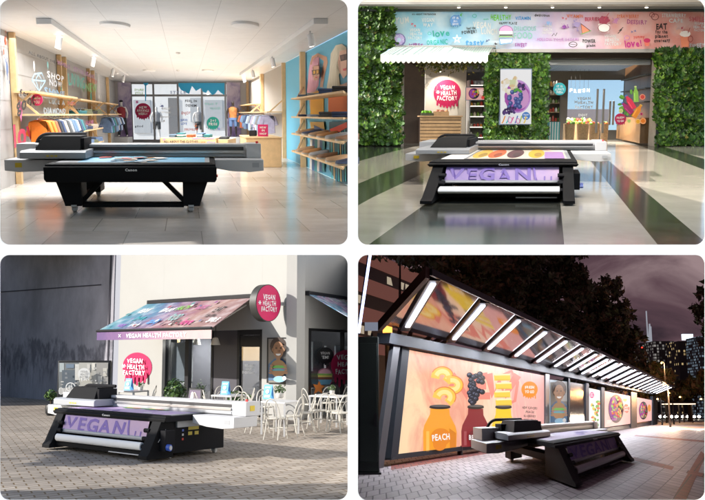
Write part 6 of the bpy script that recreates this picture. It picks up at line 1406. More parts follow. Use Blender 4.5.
def stained_wall(z1, z0):
    """dark concrete with a ragged damp band and run marks below it"""
    m = bpy.data.materials.new('dark_concrete'); m.use_nodes = True; nt = m.node_tree; b = nt.nodes['Principled BSDF']; L = nt.links.new
    tc = nt.nodes.new('ShaderNodeTexCoord'); sp = nt.nodes.new('ShaderNodeSeparateXYZ'); L(tc.outputs['Object'], sp.inputs[0])
    def nz(scale, vec, det=6, rough=.65):
        mp = nt.nodes.new('ShaderNodeMapping'); mp.inputs['Scale'].default_value = vec; L(tc.outputs['Object'], mp.inputs[0])
        n = nt.nodes.new('ShaderNodeTexNoise'); n.inputs['Scale'].default_value = scale; n.inputs['Detail'].default_value = det; n.inputs['Roughness'].default_value = rough; L(mp.outputs[0], n.inputs['Vector']); return n.outputs['Fac']
    def mr(src, a, c, d=0.0, e=1.0, smooth=True):
        k = nt.nodes.new('ShaderNodeMapRange'); k.interpolation_type = 'SMOOTHSTEP' if smooth else 'LINEAR'
        for i, v in enumerate((a, c, d, e)): k.inputs[i+1].default_value = v
        L(src, k.inputs[0]); return k.outputs[0]
    def ma(op, a, c):
        k = nt.nodes.new('ShaderNodeMath'); k.operation = op
        for i, v in enumerate((a, c)):
            if isinstance(v, float): k.inputs[i].default_value = v
            else: L(v, k.inputs[i])
        return k.outputs[0]
    edge = ma('ADD', sp.outputs['Z'], ma('MULTIPLY', mr(nz(1.6, (1, 1, .15), 5, .7), .3, .7, -1, 1), .17))
    low = ma('ADD', sp.outputs['Z'], ma('MULTIPLY', mr(nz(9, (1, 1, .05), 4, .7), .3, .7, -1, 1), .22))
    band = ma('MULTIPLY', mr(edge, z1+.02, z1-.05), mr(low, z0-.12, z0+.22))
    patch = ma('MULTIPLY', band, mr(nz(5, (1, 1, .5)), .38, .6))
    runs = ma('MULTIPLY', mr(nz(14, (1, 1, .03), 3), .5, .68), mr(sp.outputs['Z'], z1+.6, z1-.4))
    dirt = ma('MAXIMUM', ma('MULTIPLY', patch, .9), ma('MULTIPLY', runs, .28))
    cloud = mr(nz(.9, (1, 1, .6), 7), .3, .7, .72, 1.25)
    mx = nt.nodes.new('ShaderNodeMix'); mx.data_type = 'RGBA'; L(dirt, mx.inputs[0]); mx.inputs[6].default_value = (.27, .262, .29, 1); mx.inputs[7].default_value = (.115, .112, .13, 1)
    v = nt.nodes.new('ShaderNodeVectorMath'); v.operation = 'SCALE'; L(mx.outputs[2], v.inputs[0]); L(cloud, v.inputs['Scale']); L(v.outputs['Vector'], b.inputs['Base Color'])
    b.inputs['Roughness'].default_value = .9; b.inputs['Specular IOR Level'].default_value = .08
    return m
def bl_glass():
    if 'street_glass' in MATS: return MATS['street_glass']
    m = bpy.data.materials.new('street_glass'); m.use_nodes = True; nt = m.node_tree
    for n in list(nt.nodes): nt.nodes.remove(n)
    o = nt.nodes.new('ShaderNodeOutputMaterial'); tr = nt.nodes.new('ShaderNodeBsdfTransparent'); gl = nt.nodes.new('ShaderNodeBsdfGlossy'); mx = nt.nodes.new('ShaderNodeMixShader')
    gl.inputs['Roughness'].default_value = .01; tr.inputs['Color'].default_value = (.75, .78, .8, 1); mx.inputs[0].default_value = .16
    nt.links.new(tr.outputs[0], mx.inputs[1]); nt.links.new(gl.outputs[0], mx.inputs[2]); nt.links.new(mx.outputs[0], o.inputs[0]); MATS['street_glass'] = m; return m
def child_art(A, x0, y0, x1, y1):
    """a smiling child with curly hair holding a big burger, on a poster"""
    w, h = x1-x0, y1-y0; X = lambda a: x0+a*w; Y = lambda b: y0+b*h
    A.col((.17, .15, .13)).rect(x0, y0, x1, y1); A.col((.30, .29, .28)).rect(X(.62), Y(.55), x1, y1)
    A.col((.05, .11, .2)).poly([(X(0), Y(.05)), (X(1), Y(.05)), (X(1), Y(.42)), (X(.7), Y(.55)), (X(.3), Y(.55)), (X(0), Y(.42))])
    A.col((.035, .02, .015))
    for k in range(20): q = 2*PI*k/20; A.ell(X(.5)+.30*w*math.cos(q), Y(.83)+.14*h*math.sin(q), .12*w, .07*h, 10)
    A.col((.25, .125, .065)).ell(X(.5), Y(.75), .27*w, .19*h); A.rect(X(.4), Y(.5), X(.6), Y(.62)); A.col((.2, .1, .05)).ell(X(.22), Y(.75), .05*w, .04*h).ell(X(.78), Y(.75), .05*w, .04*h)
    A.col((.6, .58, .56)).ell(X(.5), Y(.66), .13*w, .045*h, t0=PI, t1=2*PI); A.col((.02, .012, .01)).ell(X(.39), Y(.79), .04*w, .018*h).ell(X(.61), Y(.79), .04*w, .018*h); A.col((.17, .08, .04)).ell(X(.5), Y(.725), .05*w, .025*h)
    A.line([(X(.32), Y(.835)), (X(.45), Y(.84))], .015*h).line([(X(.55), Y(.84)), (X(.68), Y(.835))], .015*h)
    A.col((.24, .13, .05)).ell(X(.5), Y(.36), .38*w, .16*h, t0=0, t1=PI); A.col((.10, .35, .06)).ell(X(.5), Y(.345), .42*w, .05*h, jit=.1); A.col((.30, .04, .22)).rect(X(.12), Y(.29), X(.88), Y(.33)); A.col((.07, .28, .32)).ell(X(.5), Y(.27), .38*w, .05*h, jit=.1); A.col((.30, .16, .07)).ell(X(.5), Y(.27), .36*w, .14*h, t0=PI, t1=2*PI)
    A.col((.28, .15, .08))
    for s in (-1, 1):
        for k in range(4): A.ell(X(.5+s*(.40-.02*k)), Y(.22+.055*k), .09*w, .024*h, rot=s*.3)
    A.col((.18, .36, .5)).ell(X(.55), Y(.08), .3*w, .07*h); A.col((.5, .5, .5)).ell(X(.8), Y(.1), .1*w, .05*h)
# ================================================================== bottom right: lit billboard shelter at night
def tower_mat(name, wall, lit, sx, sz, share, strength):
    """far tower at night: rows of windows, some of them lit"""
    m = bpy.data.materials.new(name); m.use_nodes = True; nt = m.node_tree; b = nt.nodes['Principled BSDF']
    tc = nt.nodes.new('ShaderNodeTexCoord'); sep = nt.nodes.new('ShaderNodeSeparateXYZ'); nt.links.new(tc.outputs['Object'], sep.inputs[0])
    ax = nt.nodes.new('ShaderNodeMath'); ax.operation = 'ADD'; nt.links.new(sep.outputs['X'], ax.inputs[0]); nt.links.new(sep.outputs['Y'], ax.inputs[1])
    def cell(src, s):
        d = nt.nodes.new('ShaderNodeMath'); d.operation = 'DIVIDE'; d.inputs[1].default_value = s; nt.links.new(src, d.inputs[0])
        fl = nt.nodes.new('ShaderNodeMath'); fl.operation = 'FLOOR'; nt.links.new(d.outputs[0], fl.inputs[0])
        fr = nt.nodes.new('ShaderNodeMath'); fr.operation = 'FRACT'; nt.links.new(d.outputs[0], fr.inputs[0])
        g = nt.nodes.new('ShaderNodeMath'); g.operation = 'GREATER_THAN'; g.inputs[1].default_value = .35; nt.links.new(fr.outputs[0], g.inputs[0])
        return fl.outputs[0], g.outputs[0]
    cx, mx_ = cell(ax.outputs[0], sx); cz, mz = cell(sep.outputs['Z'], sz)
    cb = nt.nodes.new('ShaderNodeCombineXYZ'); nt.links.new(cx, cb.inputs[0]); nt.links.new(cz, cb.inputs[1])
    wn = nt.nodes.new('ShaderNodeTexWhiteNoise'); wn.noise_dimensions = '2D'; nt.links.new(cb.outputs[0], wn.inputs['Vector'])
    lt = nt.nodes.new('ShaderNodeMath'); lt.operation = 'LESS_THAN'; lt.inputs[1].default_value = share; nt.links.new(wn.outputs['Value'], lt.inputs[0])
    p1 = nt.nodes.new('ShaderNodeMath'); p1.operation = 'MULTIPLY'; nt.links.new(mx_, p1.inputs[0]); nt.links.new(mz, p1.inputs[1])
    p2 = nt.nodes.new('ShaderNodeMath'); p2.operation = 'MULTIPLY'; nt.links.new(p1.outputs[0], p2.inputs[0]); nt.links.new(lt.outputs[0], p2.inputs[1])
    sq = nt.nodes.new('ShaderNodeMath'); sq.operation = 'MULTIPLY'; sq.inputs[1].default_value = strength*2/share; nt.links.new(wn.outputs['Value'], sq.inputs[0]); p3 = nt.nodes.new('ShaderNodeMath'); p3.operation = 'MULTIPLY'; nt.links.new(sq.outputs[0], p3.inputs[1]); nt.links.new(p2.outputs[0], p3.inputs[0])
    b.inputs['Base Color'].default_value = (*wall, 1); b.inputs['Roughness'].default_value = .6
    b.inputs['Emission Color'].default_value = (*lit, 1); nt.links.new(p3.outputs[0], b.inputs['Emission Strength'])
    return m
def tree(pan, base, h, crown, label, nleaf, leaf, mats, trunk_r, group='dark street trees', seed=1):
    """crown: list of (centre, radius triple) clumps in panel space"""
    rr = random.Random(seed)
    t = thing(pan, 'street_tree', label, 'tree', base, group); B = Vector(base); bark = M('bark_dark', (.035, .022, .014), .9, var=.3)
    fork = B+Vector((0, 0, h*.42)); m = MB(); m.tube([B, B+Vector((.05*h*.1, 0, h*.2)), fork], [trunk_r, trunk_r*.8, trunk_r*.65], 9)
    for c, r in crown: c = Vector(c); mid = (fork+c)/2+Vector((rr.uniform(-.3, .3), 0, -.1*h)); m.tube([fork, mid, c], [trunk_r*.5, trunk_r*.3, trunk_r*.1], 6)
    m.build('trunk', bark, t)
    m = MB(); tot = sum(r[0]*r[2] for c, r in crown)
    for c, r in crown:
        c = Vector(c); sub = [(c+Vector((max(-.9, min(.9, rr.gauss(0, .5)))*r[0], max(-.9, min(.9, rr.gauss(0, .5)))*r[1], max(-.9, min(.9, rr.gauss(0, .5)))*r[2])), rr.uniform(.18, .42)) for _ in range(26)]
        for k in range(int(nleaf*r[0]*r[2]/tot)):
            s, q = rr.choice(sub); u = Vector((rr.gauss(0, 1), rr.gauss(0, 1), rr.gauss(0, 1))).normalized()*(rr.random()**.5)*q
            P = s+Vector((u.x*r[0], u.y*r[1], u.z*r[2])); a = Vector((rr.gauss(0, 1), rr.gauss(0, 1), rr.gauss(0, .7))).normalized(); b = a.orthogonal().normalized(); b.rotate(Matrix.Rotation(rr.uniform(0, 6.3), 3, a)); d = a.cross(b); l = leaf*rr.uniform(.5, 1.3)
            m.mat(rr.choice(mats)); m.add([P-b*l, P+d*l*.45, P+b*l, P-d*l*.45], [(0, 1, 2, 3)])
    m.build('crown', None, t, smooth=False, recalc=False)
    return t

def canopy_glass():
    m = bpy.data.materials.new('canopy_glass'); m.use_nodes = True; nt = m.node_tree
    for n in list(nt.nodes): nt.nodes.remove(n)
    o = nt.nodes.new('ShaderNodeOutputMaterial'); tr = nt.nodes.new('ShaderNodeBsdfTransparent'); gl = nt.nodes.new('ShaderNodeBsdfGlossy'); mx = nt.nodes.new('ShaderNodeMixShader')
    gl.inputs['Roughness'].default_value = .06; gl.inputs['Color'].default_value = (.85, .8, .8, 1); tr.inputs['Color'].default_value = (.55, .5, .5, 1); mx.inputs[0].default_value = .62
    nt.links.new(tr.outputs[0], mx.inputs[1]); nt.links.new(gl.outputs[0], mx.inputs[2]); nt.links.new(mx.outputs[0], o.inputs[0]); return m

def scene_br():
    p = BR; fl = p.fl; at = p.at; H = p.H
    fit = (7.9335, 30.264, 1.5826, 3.751, .1095, 3.9617, 1.0501)
    d = Vector(((730-CX)/F*p.c, 1, 0)); vv = Vector(((385-CX)/F*p.c, 1, 0))
    # ground: brick pavement, red brick bands, road, night sky
    pav = brick_mat('night_pavers', (.50, .45, .46), (.38, .335, .34), (.10, .085, .085), .20, .36, .012, (fit[2], fit[3]), (fit[4], fit[5]), .55, .5, .5, .18, .5, spec=.35)
    yn = fl(500, 503).y
    m = MB(); m.poly([(.05, yn, 0), (yn*.46, yn, 0), (190, 420, 0), (.8, 420, 0)]); tag(m.build('pavement', pav, None, p, (5, 30, 0)), kind='structure')
    red = brick_mat('red_brick_band', (.30, .085, .065), (.22, .06, .05), (.08, .05, .045), .20, .36, .014, (fit[2], fit[3]), (fit[4], fit[5]), .55, .4, .5, .2, .5, spec=.3)
    def strip(a, b, c, e, z=.004): 
        m = MB(); m.poly([fl(*a, z), fl(*b, z), fl(*c, z), fl(*e, z)]); tag(m.build('brick_band', red, None, p, fl(*a, z)), kind='structure')
    strip((672, 500), (686, 500), (706, 455), (701, 451)); strip((360, 483), (391, 468), (520, 447), (540, 446)) if 0 else None
    strip((630, 459.5), (634, 457), (674, 466.5), (672, 470), .004); strip((686, 473), (688, 470), (705, 473.5), (705, 478), .008)
    strip((391, 470), (391, 464), (600, 432.5), (600, 434.2), .008)
    strip((634, 436), (636, 434.8), (712, 441), (712, 443), .004)
    road = M('road_asphalt', (.05, .045, .045), .6, var=.2)
    m = MB(); m.poly([fl(655, 420.5, .006), fl(720, 421.5, .006), fl(720, 414.6, .006), fl(655, 414.6, .006)]); tag(m.build('road', road, None, p, fl(680, 420)), kind='structure')
    # sky
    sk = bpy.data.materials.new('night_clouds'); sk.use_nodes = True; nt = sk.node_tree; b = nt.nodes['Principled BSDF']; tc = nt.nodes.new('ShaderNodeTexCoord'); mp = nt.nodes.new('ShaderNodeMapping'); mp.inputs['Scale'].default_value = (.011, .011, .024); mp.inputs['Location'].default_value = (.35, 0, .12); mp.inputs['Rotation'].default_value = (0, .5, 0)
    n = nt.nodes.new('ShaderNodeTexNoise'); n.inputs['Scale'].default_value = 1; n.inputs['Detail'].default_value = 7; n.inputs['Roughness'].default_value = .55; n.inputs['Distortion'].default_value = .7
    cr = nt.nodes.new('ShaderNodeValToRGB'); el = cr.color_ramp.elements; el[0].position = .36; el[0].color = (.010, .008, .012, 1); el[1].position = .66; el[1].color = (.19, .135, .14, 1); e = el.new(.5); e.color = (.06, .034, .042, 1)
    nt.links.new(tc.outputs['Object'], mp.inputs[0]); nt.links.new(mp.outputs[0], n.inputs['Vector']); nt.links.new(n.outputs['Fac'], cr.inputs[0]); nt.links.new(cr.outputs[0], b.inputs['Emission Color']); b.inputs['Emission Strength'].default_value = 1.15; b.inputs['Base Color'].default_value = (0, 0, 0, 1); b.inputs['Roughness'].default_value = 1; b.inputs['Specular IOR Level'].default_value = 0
    q0 = at(352, 415, 418); q1 = at(722, 251.3, 418); m = MB(); m.box(.6, q1.x+8, 418, 420, -4, q1.z); tag(m.build('sky', sk, None, p, (90, 418, 30)), kind='structure')
    # stage walls closing off the night scene, with added sun screens and glowing fill
    def wp(pts, off): return partition((pts, off))
    m_ = MB(); m_.slab([Vector((-.004, 6.2, 0)), Vector((-.004, 40, 0)), Vector((-.004, 40, -12)), Vector((-.004, 6.2, -1.9))], (.003, 0, 0)); o = m_.build('partition', M('partition_pale', (.6, .6, .6), .9), None, p, (0, 0, 0), smooth=False); o.matrix_world = Matrix.Identity(4); o['kind'] = 'structure'  # pale reflector added for the cafe scene, bouncing sun onto its side wall
    o = wp([(.003, 5.6, -.001), (2.6, 5.6, -.001), (185, 421, -.001), (.003, 421, -.001)], (0, 0, -.004)); o.name = 'sky'; o.data.materials[0] = sk  # stage roof made to glow with the cloud material, added fill for the paving
    wp([(-9, 14.75, -2.6), (-9, 19.2, -3.2), (-9, 19.2, 2.2), (-9, 14.75, 2.6)], (-.1, 0, 0))  # unseen screen added to shade the dark wall of the cafe scene
    wp([(-11, 12.4, 4.5), (-11, 16.2, 4.3), (-11, 16.2, 8), (-11, 12.4, 8)], (-.1, 0, 0))  # unseen screen added to stop a sun patch on the clothes shop floor
    wp([(.002, 5.6, -.001), (.002, 421, -.001), (.002, 421, -90), (.002, 18, -6.0), (.002, 5.6, -1.75)], (.003, 0, 0))
    o = wp([(2.45, 5.6, -.001), (178, 421, -.001), (178, 421, -110), (yn*.43, yn, -6.4), (2.45, 5.6, -1.75)], (.01, 0, 0)); o.name = 'sky'; o.data.materials[0] = sk  # stage side wall made to glow like the clouds, added fill on the printer
    g = [p.M @ Vector((.0, yn+.1, -.01)), p.M @ Vector((yn*.46, yn+.1, -.01))]
    wp([(.003, 5.6, -1.72), (2.6, 5.6, -1.72), tuple(g[1]), tuple(g[0])], (0, 0, -.02))
    # ---------------- shelter
    P0 = fl(391, 466); W = Wall(p, P0, d, (1, -.42)); dd = W.d
    dark = M('shelter_steel', (.028, .034, .045), .6, .2, spec=.3); dkb = M('shelter_black', (.015, .015, .018), .4)
    t = thing(p, 'billboard_shelter', 'long dark steel shelter with backlit posters and slanting tube lights above', 'shelter', P0)
    def onpx(pts, off, th, nm, mat, par=t, bevel=0):
        m = MB(); m.slab([W.pt(*W.px(x, y, off), off) for x, y in pts], W.n*-th); return m.build(nm, mat, par, smooth=False, bevel=bevel)
    onpx([(377, 469), (383.5, 468), (401, 340), (394.5, 339)], .12, .15, 'pillar', M('pillar_grey', (.10, .105, .12), .4, .4))
    onpx([(391, 458.5), (398.3, 455.5), (409.6, 348.5), (402.5, 347)], .05, .3, 'frame_post', dark)
    onpx([(389, 343), (546, 372.5), (657, 395), (657, 391), (546, 364.5), (391, 332.5)], .25, .5, 'top_beam', dark)
    onpx([(390.8, 460), (546, 439.8), (546, 436.3), (397, 454.2)], .06, .3, 'bottom_rail', dark)
    onpx([(546, 439), (655, 425), (655, 421.5), (546, 436)], -.06, .2, 'bottom_rail', dkb)
    for a, b_, y0, y1 in ((545.6, 549.6, 440, 373), (568.4, 570, 436, 378), (586.2, 589, 433, 383), (601.3, 604.6, 431, 387), (631.2, 637, 427.5, 392), (652.4, 657.5, 424.5, 396)):
        onpx([(a, y0), (b_, y0-.4), (b_, y1+.6), (a, y1)], .1, .35, 'pillar', dark if a not in (545.6,) else M('pillar_grey', (.10, .105, .12), .4, .4))
    for px in (461, 500, 536):
        aa, zz = W.px(px, 444); m = MB(); c = W.pt(aa, 0, -.05); m.tube([c, c+Vector((0, 0, .4))], .12, 8); m.build('foot', dkb, t)
    # backlit pictures
    def lit_panel(name, label, px, off=.0, bgmat=None, bgcol=None):
        tt = thing(p, name, label, 'poster', W.pt(*W.px((px[0][0]+px[1][0])/2, px[0][1], off), off)); tt['base'] = tuple(W.pt(*W.px((px[0][0]+px[1][0])/2, px[0][1], off), off))
        m = MB(); m.slab([W.pt(*W.px(x, y, off), off) for x, y in px], W.n*-.1); m.build('light_box', bgmat or M('lit_bg_%s' % label[-12:].replace(' ', '_'), bgcol, .5, emit=.68), tt, smooth=False)
        return tt, Art(lambda q, r, o: W.pt(*W.px(q, -r, off+.006+o), off+.006+o), .006, emit=.68, pre='neon')
    bgm = ramp_mat('peach_wash', [(0, (.92, .66, .40)), (.3, (.84, .36, .25)), (.52, (.92, .52, .36)), (.75, (.93, .66, .48)), (1, (.82, .40, .36))], (.35, .8, .5), -9, 12, .6, .42, .5, emit=.70)
    bt, A = lit_panel('lit_billboard', 'huge backlit billboard with three juice bottles and fruit piled above them', [(398.6, 454.3), (545.6, 436.6), (545.6, 375.8), (408.8, 349.8)], .0, bgm)
    r4 = lambda x, y: (356+x/4.006, -(376+y/4.006)); z2 = lambda x, y: (355+x/2.014, -(252+y/2.016))
    # brushed word
    A.col((.82, .24, .18))
    for pts, w in (([(190, 290), (200, 250), (225, 290), (238, 250)], 8), ([(243, 290), (246, 250), (262, 250)], 7.5), ([(244, 270), (260, 270)], 7), ([(243, 290), (268, 290)], 7), ([(270, 250), (278, 288), (290, 258), (302, 288), (325, 252)], 8)): A.line([z2(*q) for q in pts], w)
    A.line([z2(290, 252), z2(315, 240), z2(328, 262), z2(322, 300), z2(300, 310)], 3)
    def bottle(nk, y0, hw, y1, bw, body, dk, lab, txt):
        cx, cw = nk
        A.col(body).poly([z2(cx-hw, y0), z2(cx+hw, y0+1), z2(cx+hw*1.05, y0+14), z2(cx+bw*.92, y0+36), z2(cx+bw, y0+48), z2(cx+bw*.96, y1), z2(cx-bw*.98, y1+3), z2(cx-bw, y0+46), z2(cx-bw*.92, y0+34), z2(cx-hw*1.05, y0+12)])
        A.col(dk).poly([z2(cx+bw*.55, y0+40), z2(cx+bw*.96, y0+50), z2(cx+bw*.94, y1), z2(cx+bw*.6, y1+1)])
        A.col(tuple(min(1, k*1.25+.06) for k in body)).line([z2(cx-bw*.72, y0+48), z2(cx-bw*.72, y1-2)], bw*.09).line([z2(cx-bw*.4, y0+50), z2(cx-bw*.1, y0+44), z2(cx+bw*.3, y0+50)], bw*.06)
        A.col((.02, .015, .015)).ell(*z2(cx, y0-2), hw*.56, 1.9); A.rect(*z2(cx-hw*1.08, y0-1), *z2(cx+hw*1.08, y0-5)); A.col((.12, .11, .11)).ell(*z2(cx, y0-5), hw*.5, 1.2)
        x, y = z2(cx+bw*.05, y0+58); A.col(lab).ell(x, y, bw*.30, bw*.26); A.ell(x-1, y-bw*.2, bw*.2, bw*.2)
        A.col((.92, .9, .86)).text(txt, x, y, bw*.17, .08, width=bw*.52)
    bottle((171, 18), 315, 19, 403, 34, (.92, .36, .03), (.72, .22, .01), (.80, .24, .01), 'PEACH')
    bottle((243, 14), 315, 15, 390, 29, (.26, .02, .025), (.10, .008, .012), (.16, .01, .015), 'BERRY')
    bottle((299, 12), 315, 15, 372, 25, (.90, .60, .02), (.70, .40, .01), (.82, .45, .01), 'PINE')
    for cx, cy, r, q in ((176, 250, 17, .5), (196, 268, 17, -.6), (180, 292, 18, .4)):
        x, y = z2(cx, cy); A.col((.95, .56, .08)).arc(x, y, r*.40, r*.34, q-1.2, q+2.6, 8.5); A.col((.97, .74, .28)).arc(x, y, r*.34, r*.28, q-1.0, q+2.3, 4.2); A.col((.80, .22, .05)).arc(x, y, r*.64, r*.55, q-.9, q+2.2, 1.0)
    for k in range(30):
        cx, cy = 243+R.uniform(-14, 14), 246+k*2.0; x, y = z2(cx, cy); A.col((.015, .014, .022)).ell(x, y, 2.9, 2.7); A.col((.16, .17, .24)).ell(x-.6, y+.7, 1.3, 1.0, n=10); A.col((.03, .03, .045)).ell(x-.3, y+.5, .6, n=8)
    for k, cy in enumerate((253, 270, 287, 303)):
        x, y = z2(297+(k % 2)*3, cy); A.col((.90, .62, .06)).poly([(x-8.5, y+2.2), (x+7.5, y+3), (x+8, y-3), (x-8, y-3.2)]); A.col((.97, .85, .45)).line([(x-7, y+2.6), (x+7, y+3.1)], 1.5); A.col((.72, .42, .04)).line([(x-6, y-2.6), (x+6.5, y-2.6)], .7)
    x, y = z2(351.5, 277); A.drips(x, y, 8.2, (.90, .27, .01), 6, .4); A.col((.95, .93, .9)).text('FRESH', x, y+2.2, 2.6, width=9).text('TO GO', x, y-2.2, 2.6, width=9)
    for k, (s, w) in enumerate((('NEW FLAVORS', 15), ('PEACH', 8), ('BLUEBERRY', 12), ('PINEAPPLE', 12))): x, y = z2(352, 314+k*8.3); A.col((.03, .02, .02)).text(s, x, y, 2.3, -.06, width=w)
    A.build('picture', bt)
    wt, A = lit_panel('lit_poster', 'narrow backlit poster of a person eating a burger right of the big billboard', [(549.9, 425.5), (568.2, 423.5), (568.2, 381.8), (549.9, 379.5)], .0, None, (.34, .40, .46)); child_art(A, 550.3, -424.5, 567.9, -382)
    A.build('picture', wt)
    gt = thing(p, 'storefront', 'dark reflecting glass pane of the shelter between two backlit posters', 'glazing', W.pt(*W.px(578, 430), 0)); 
    onpx([(570.2, 431.8), (586, 429.8), (586, 385), (570.2, 382)], .02, .04, 'pane', M('dark_mirror', (.02, .018, .018), .14, 0, spec=.6), gt)
    pt, A = lit_panel('lit_poster', 'narrow white backlit poster with vegetables and a magenta dot beside the glass pane', [(589.2, 429.3), (601.1, 427.7), (601.1, 390.6), (589.2, 388)], .0, None, (.86, .82, .83))
    for k in range(26): A.col([(.12, .42, .05), (.55, .75, .2), (.75, .12, .05), (.9, .5, .05), (.1, .25, .05)][k % 5]).ell(595+R.uniform(-4, 4)+1.5*math.sin(k), -(402+k*.9), R.uniform(.8, 2.2), R.uniform(.7, 2), 10, R.uniform(0, 3), .2)
    A.col((.62, .02, .25)).ell(591.9, -395, 2.3, 3.1); A.col((.9, .9, .9)).text('FIT', 591.9, -394, 1.6, width=2.6).text('NOW', 591.9, -396, 1.4, width=3); A.build('picture', pt)
    def bowl_art(A, cx, cy, rx, ry, n):
        A.col((.05, .02, .04)).ell(cx, cy, rx, ry, 36); A.col((.30, .05, .30)).ell(cx-rx*.3, cy, rx*.6, ry*.85, 24, jit=.05)
        for k in range(n): q = R.uniform(0, 6.28); r = R.random()**.5*.84; A.col([(.75, .18, .03), (.15, .45, .05), (.60, .03, .06), (.85, .55, .10), (.32, .6, .12), (.28, .03, .25)][k % 6]).ell(cx+rx*.12+r*rx*.86*math.cos(q), cy+r*ry*math.sin(q), rx*R.uniform(.06, .16), ry*R.uniform(.05, .13), 9, jit=.2)
    bt2, A = lit_panel('lit_poster', 'wide pink backlit poster with a dark bowl of salad, second last in the shelter', [(604.9, 427.3), (631, 423.6), (631, 396.2), (604.9, 391)], .0, None, (.90, .50, .46))
    A.col((.93, .72, .66)).ell(626, -404, 4, 7, jit=.2); bowl_art(A, 616, -408.7, 7.6, 14.2, 70); A.col((.80, .10, .08)).ell(626.5, -408.5, 2.6, 4.6, jit=.15); A.col((.93, .88, .85)).text('HOT', 626.5, -407.3, 2, width=3.6).text('BOWL', 626.5, -410, 2, width=4); A.col((.25, .5, .1)).ell(625, -400, 2, 1.5, jit=.3)
    for k in range(4): A.col((.92, .78, .74)).line([(607, -(420.5+k*.9)), (612-k*.6, -(420+k*.9))], .4)
    A.build('picture', bt2)
    bt3, A = lit_panel('lit_poster', 'pink backlit poster with a green salad bowl at the far end of the shelter', [(637.2, 422.6), (652.3, 420.4), (652.3, 400.2), (637.2, 397.3)], .0, None, (.90, .58, .54)); bowl_art(A, 643.3, -410.5, 4.4, 9, 44); A.col((.80, .30, .05)).ell(649.3, -408, 1.6, 3.6); A.build('picture', bt3)
    # ---------------- canopy of glass and tube lights
    ZO = 5.6; O0 = fl(436, 278.5, ZO); aI = W.px(403, 333, .2)[0]; zI = 4.62
    I0 = W.pt(aI, zI, .2); step = 5.85; N = 21
    tg = thing(p, 'canopy_roof', 'slanting glass canopy of the shelter mirroring the posters beneath it', 'canopy', (O0+I0)/2)
    mir = canopy_glass(); L = dd*(step*N)
    Oa, Ia = O0-dd*.6, W.pt(aI, zI, .2)-dd*2.2
    m = MB(); m.slab([Ia+Vector((0, 0, .14)), Ia+L+Vector((0, 0, .14)), Oa+L+Vector((0, 0, .14)), Oa+Vector((0, 0, .14))], (0, 0, .04)); m.build('glass_sheet', mir, tg, smooth=False)
    m = MB(); m.slab([Oa+Vector((0, 0, .0)), Oa+L, Oa+L+Vector((0, 0, .2)), Oa+Vector((0, 0, .2))], (.07, -.03, 0)); m.build('edge_bar', dkb, tg, smooth=False)
    m = MB(); m.slab([Ia+Vector((0, 0, -.1)), Oa+Vector((0, 0, -.1)), Oa+Vector((0, 0, .22)), Ia+Vector((0, 0, .22))], dd*-.35); m.build('end_beam', M('end_rust', (.10, .04, .02), .5), tg, smooth=False)
    tube = M('tube_lit', (.84, .87, 1.0), .4, emit=3.2); fx = M('fixture_dark', (.06, .06, .07), .35, .3)
    ords = ['nearest', 'second', 'third', 'fourth', 'fifth', 'sixth', 'seventh', 'eighth', 'ninth', 'tenth', 'eleventh', 'twelfth', 'thirteenth', 'fourteenth', 'fifteenth', 'sixteenth', 'seventeenth', 'eighteenth', 'nineteenth', 'twentieth', 'farthest']
    for k in range(N):
        o, i = O0+dd*(step*k), I0+dd*(step*k); o = o+(i-o)*.03; i = i+(o-i)*.06
        tt = thing(p, 'tube_light', 'white tube light slanting under the glass canopy, %s along the shelter' % (ords[k]+(' one' if k in (0, 20) else ' from the viewer')), 'tube light', i, 'tube lights under the canopy')
        m = MB(); m.bar(o+Vector((0, 0, .06)), i+Vector((0, 0, .06)), .34, .12); m.build('housing', fx, tt)
        m = MB(); e = (o-i)*.04; m.bar(o-e+Vector((0, 0, -.028)), i+(o-i)*.12+Vector((0, 0, -.028)), .15, .05); m.build('tube', tube, tt)
        ctr = (o+i)/2+Vector((0, 0, -.09)); xx = (o-i).normalized(); zz = Vector((0, 0, 1)); zz = (zz-xx*zz.dot(xx)).normalized(); yy = zz.cross(xx)
        ln = area(p, ctr, (0, 0, -1), (o-i).length*.84, .16, 190, (.90, .92, 1)); ln.matrix_world = Matrix.Translation(p.M @ ctr) @ (p.M.to_3x3() @ Matrix((xx, yy, zz)).transposed()).to_4x4()
    # ---------------- things at the left edge
    D = 27.5; c0, c1 = at(356, 470, D), at(380.5, 336.5, D)
    t = thing(p, 'utility_cabinet', 'tall dark green metal cabinet at the left end of the shelter', 'cabinet', (c0.x, D, 0)); gm_ = M('cabinet_green', (.02, .032, .028), .45, .2, var=.2)
    m = MB(); m.box(max(c0.x, .06), c1.x-.06, D, D+2.4, .06, c1.z); m.build('cabinet_body', gm_, t, bevel=.03); q0, q1 = at(359.5, 462, D), at(377, 343, D); m = MB(); m.box(q0.x, q1.x, D-.03, D-.002, max(q0.z, .2), q1.z); m.build('door', M('cabinet_door', (.03, .045, .04), .4, .2), t, bevel=.015)
    m = MB(); m.box(max(c0.x, .06), c1.x, D-.05, D+2.5, .0, .058); m.build('base', dkb, t); m = MB(); q = at(375.5, 420, D-.05); m.box(q.x-.04, q.x+.04, D-.09, D-.032, q.z-.2, q.z+.2); m.build('handle', dkb, t)
    D = 42; q = at(387.5, 333, D); t = thing(p, 'amber_lamp', 'small amber lamp glowing between the cabinet and the shelter', 'lamp', (q.x, D, 0)); m = MB(); m.tube([(q.x, D, 0), (q.x, D, q.z-.5)], .12, 8); m.build('pole', dkb, t); m = MB(); m.lathe([(.14, -.55), (.22, -.3), (.22, .4), (.1, .6)], (q.x, D, q.z), 12); m.build('lamp_glass', M('amber_glow', (1, .36, .06), .4, emit=2.2), t)
    point(p, (q.x+.3, D-.8, q.z), 60, (1, .45, .12), .3)
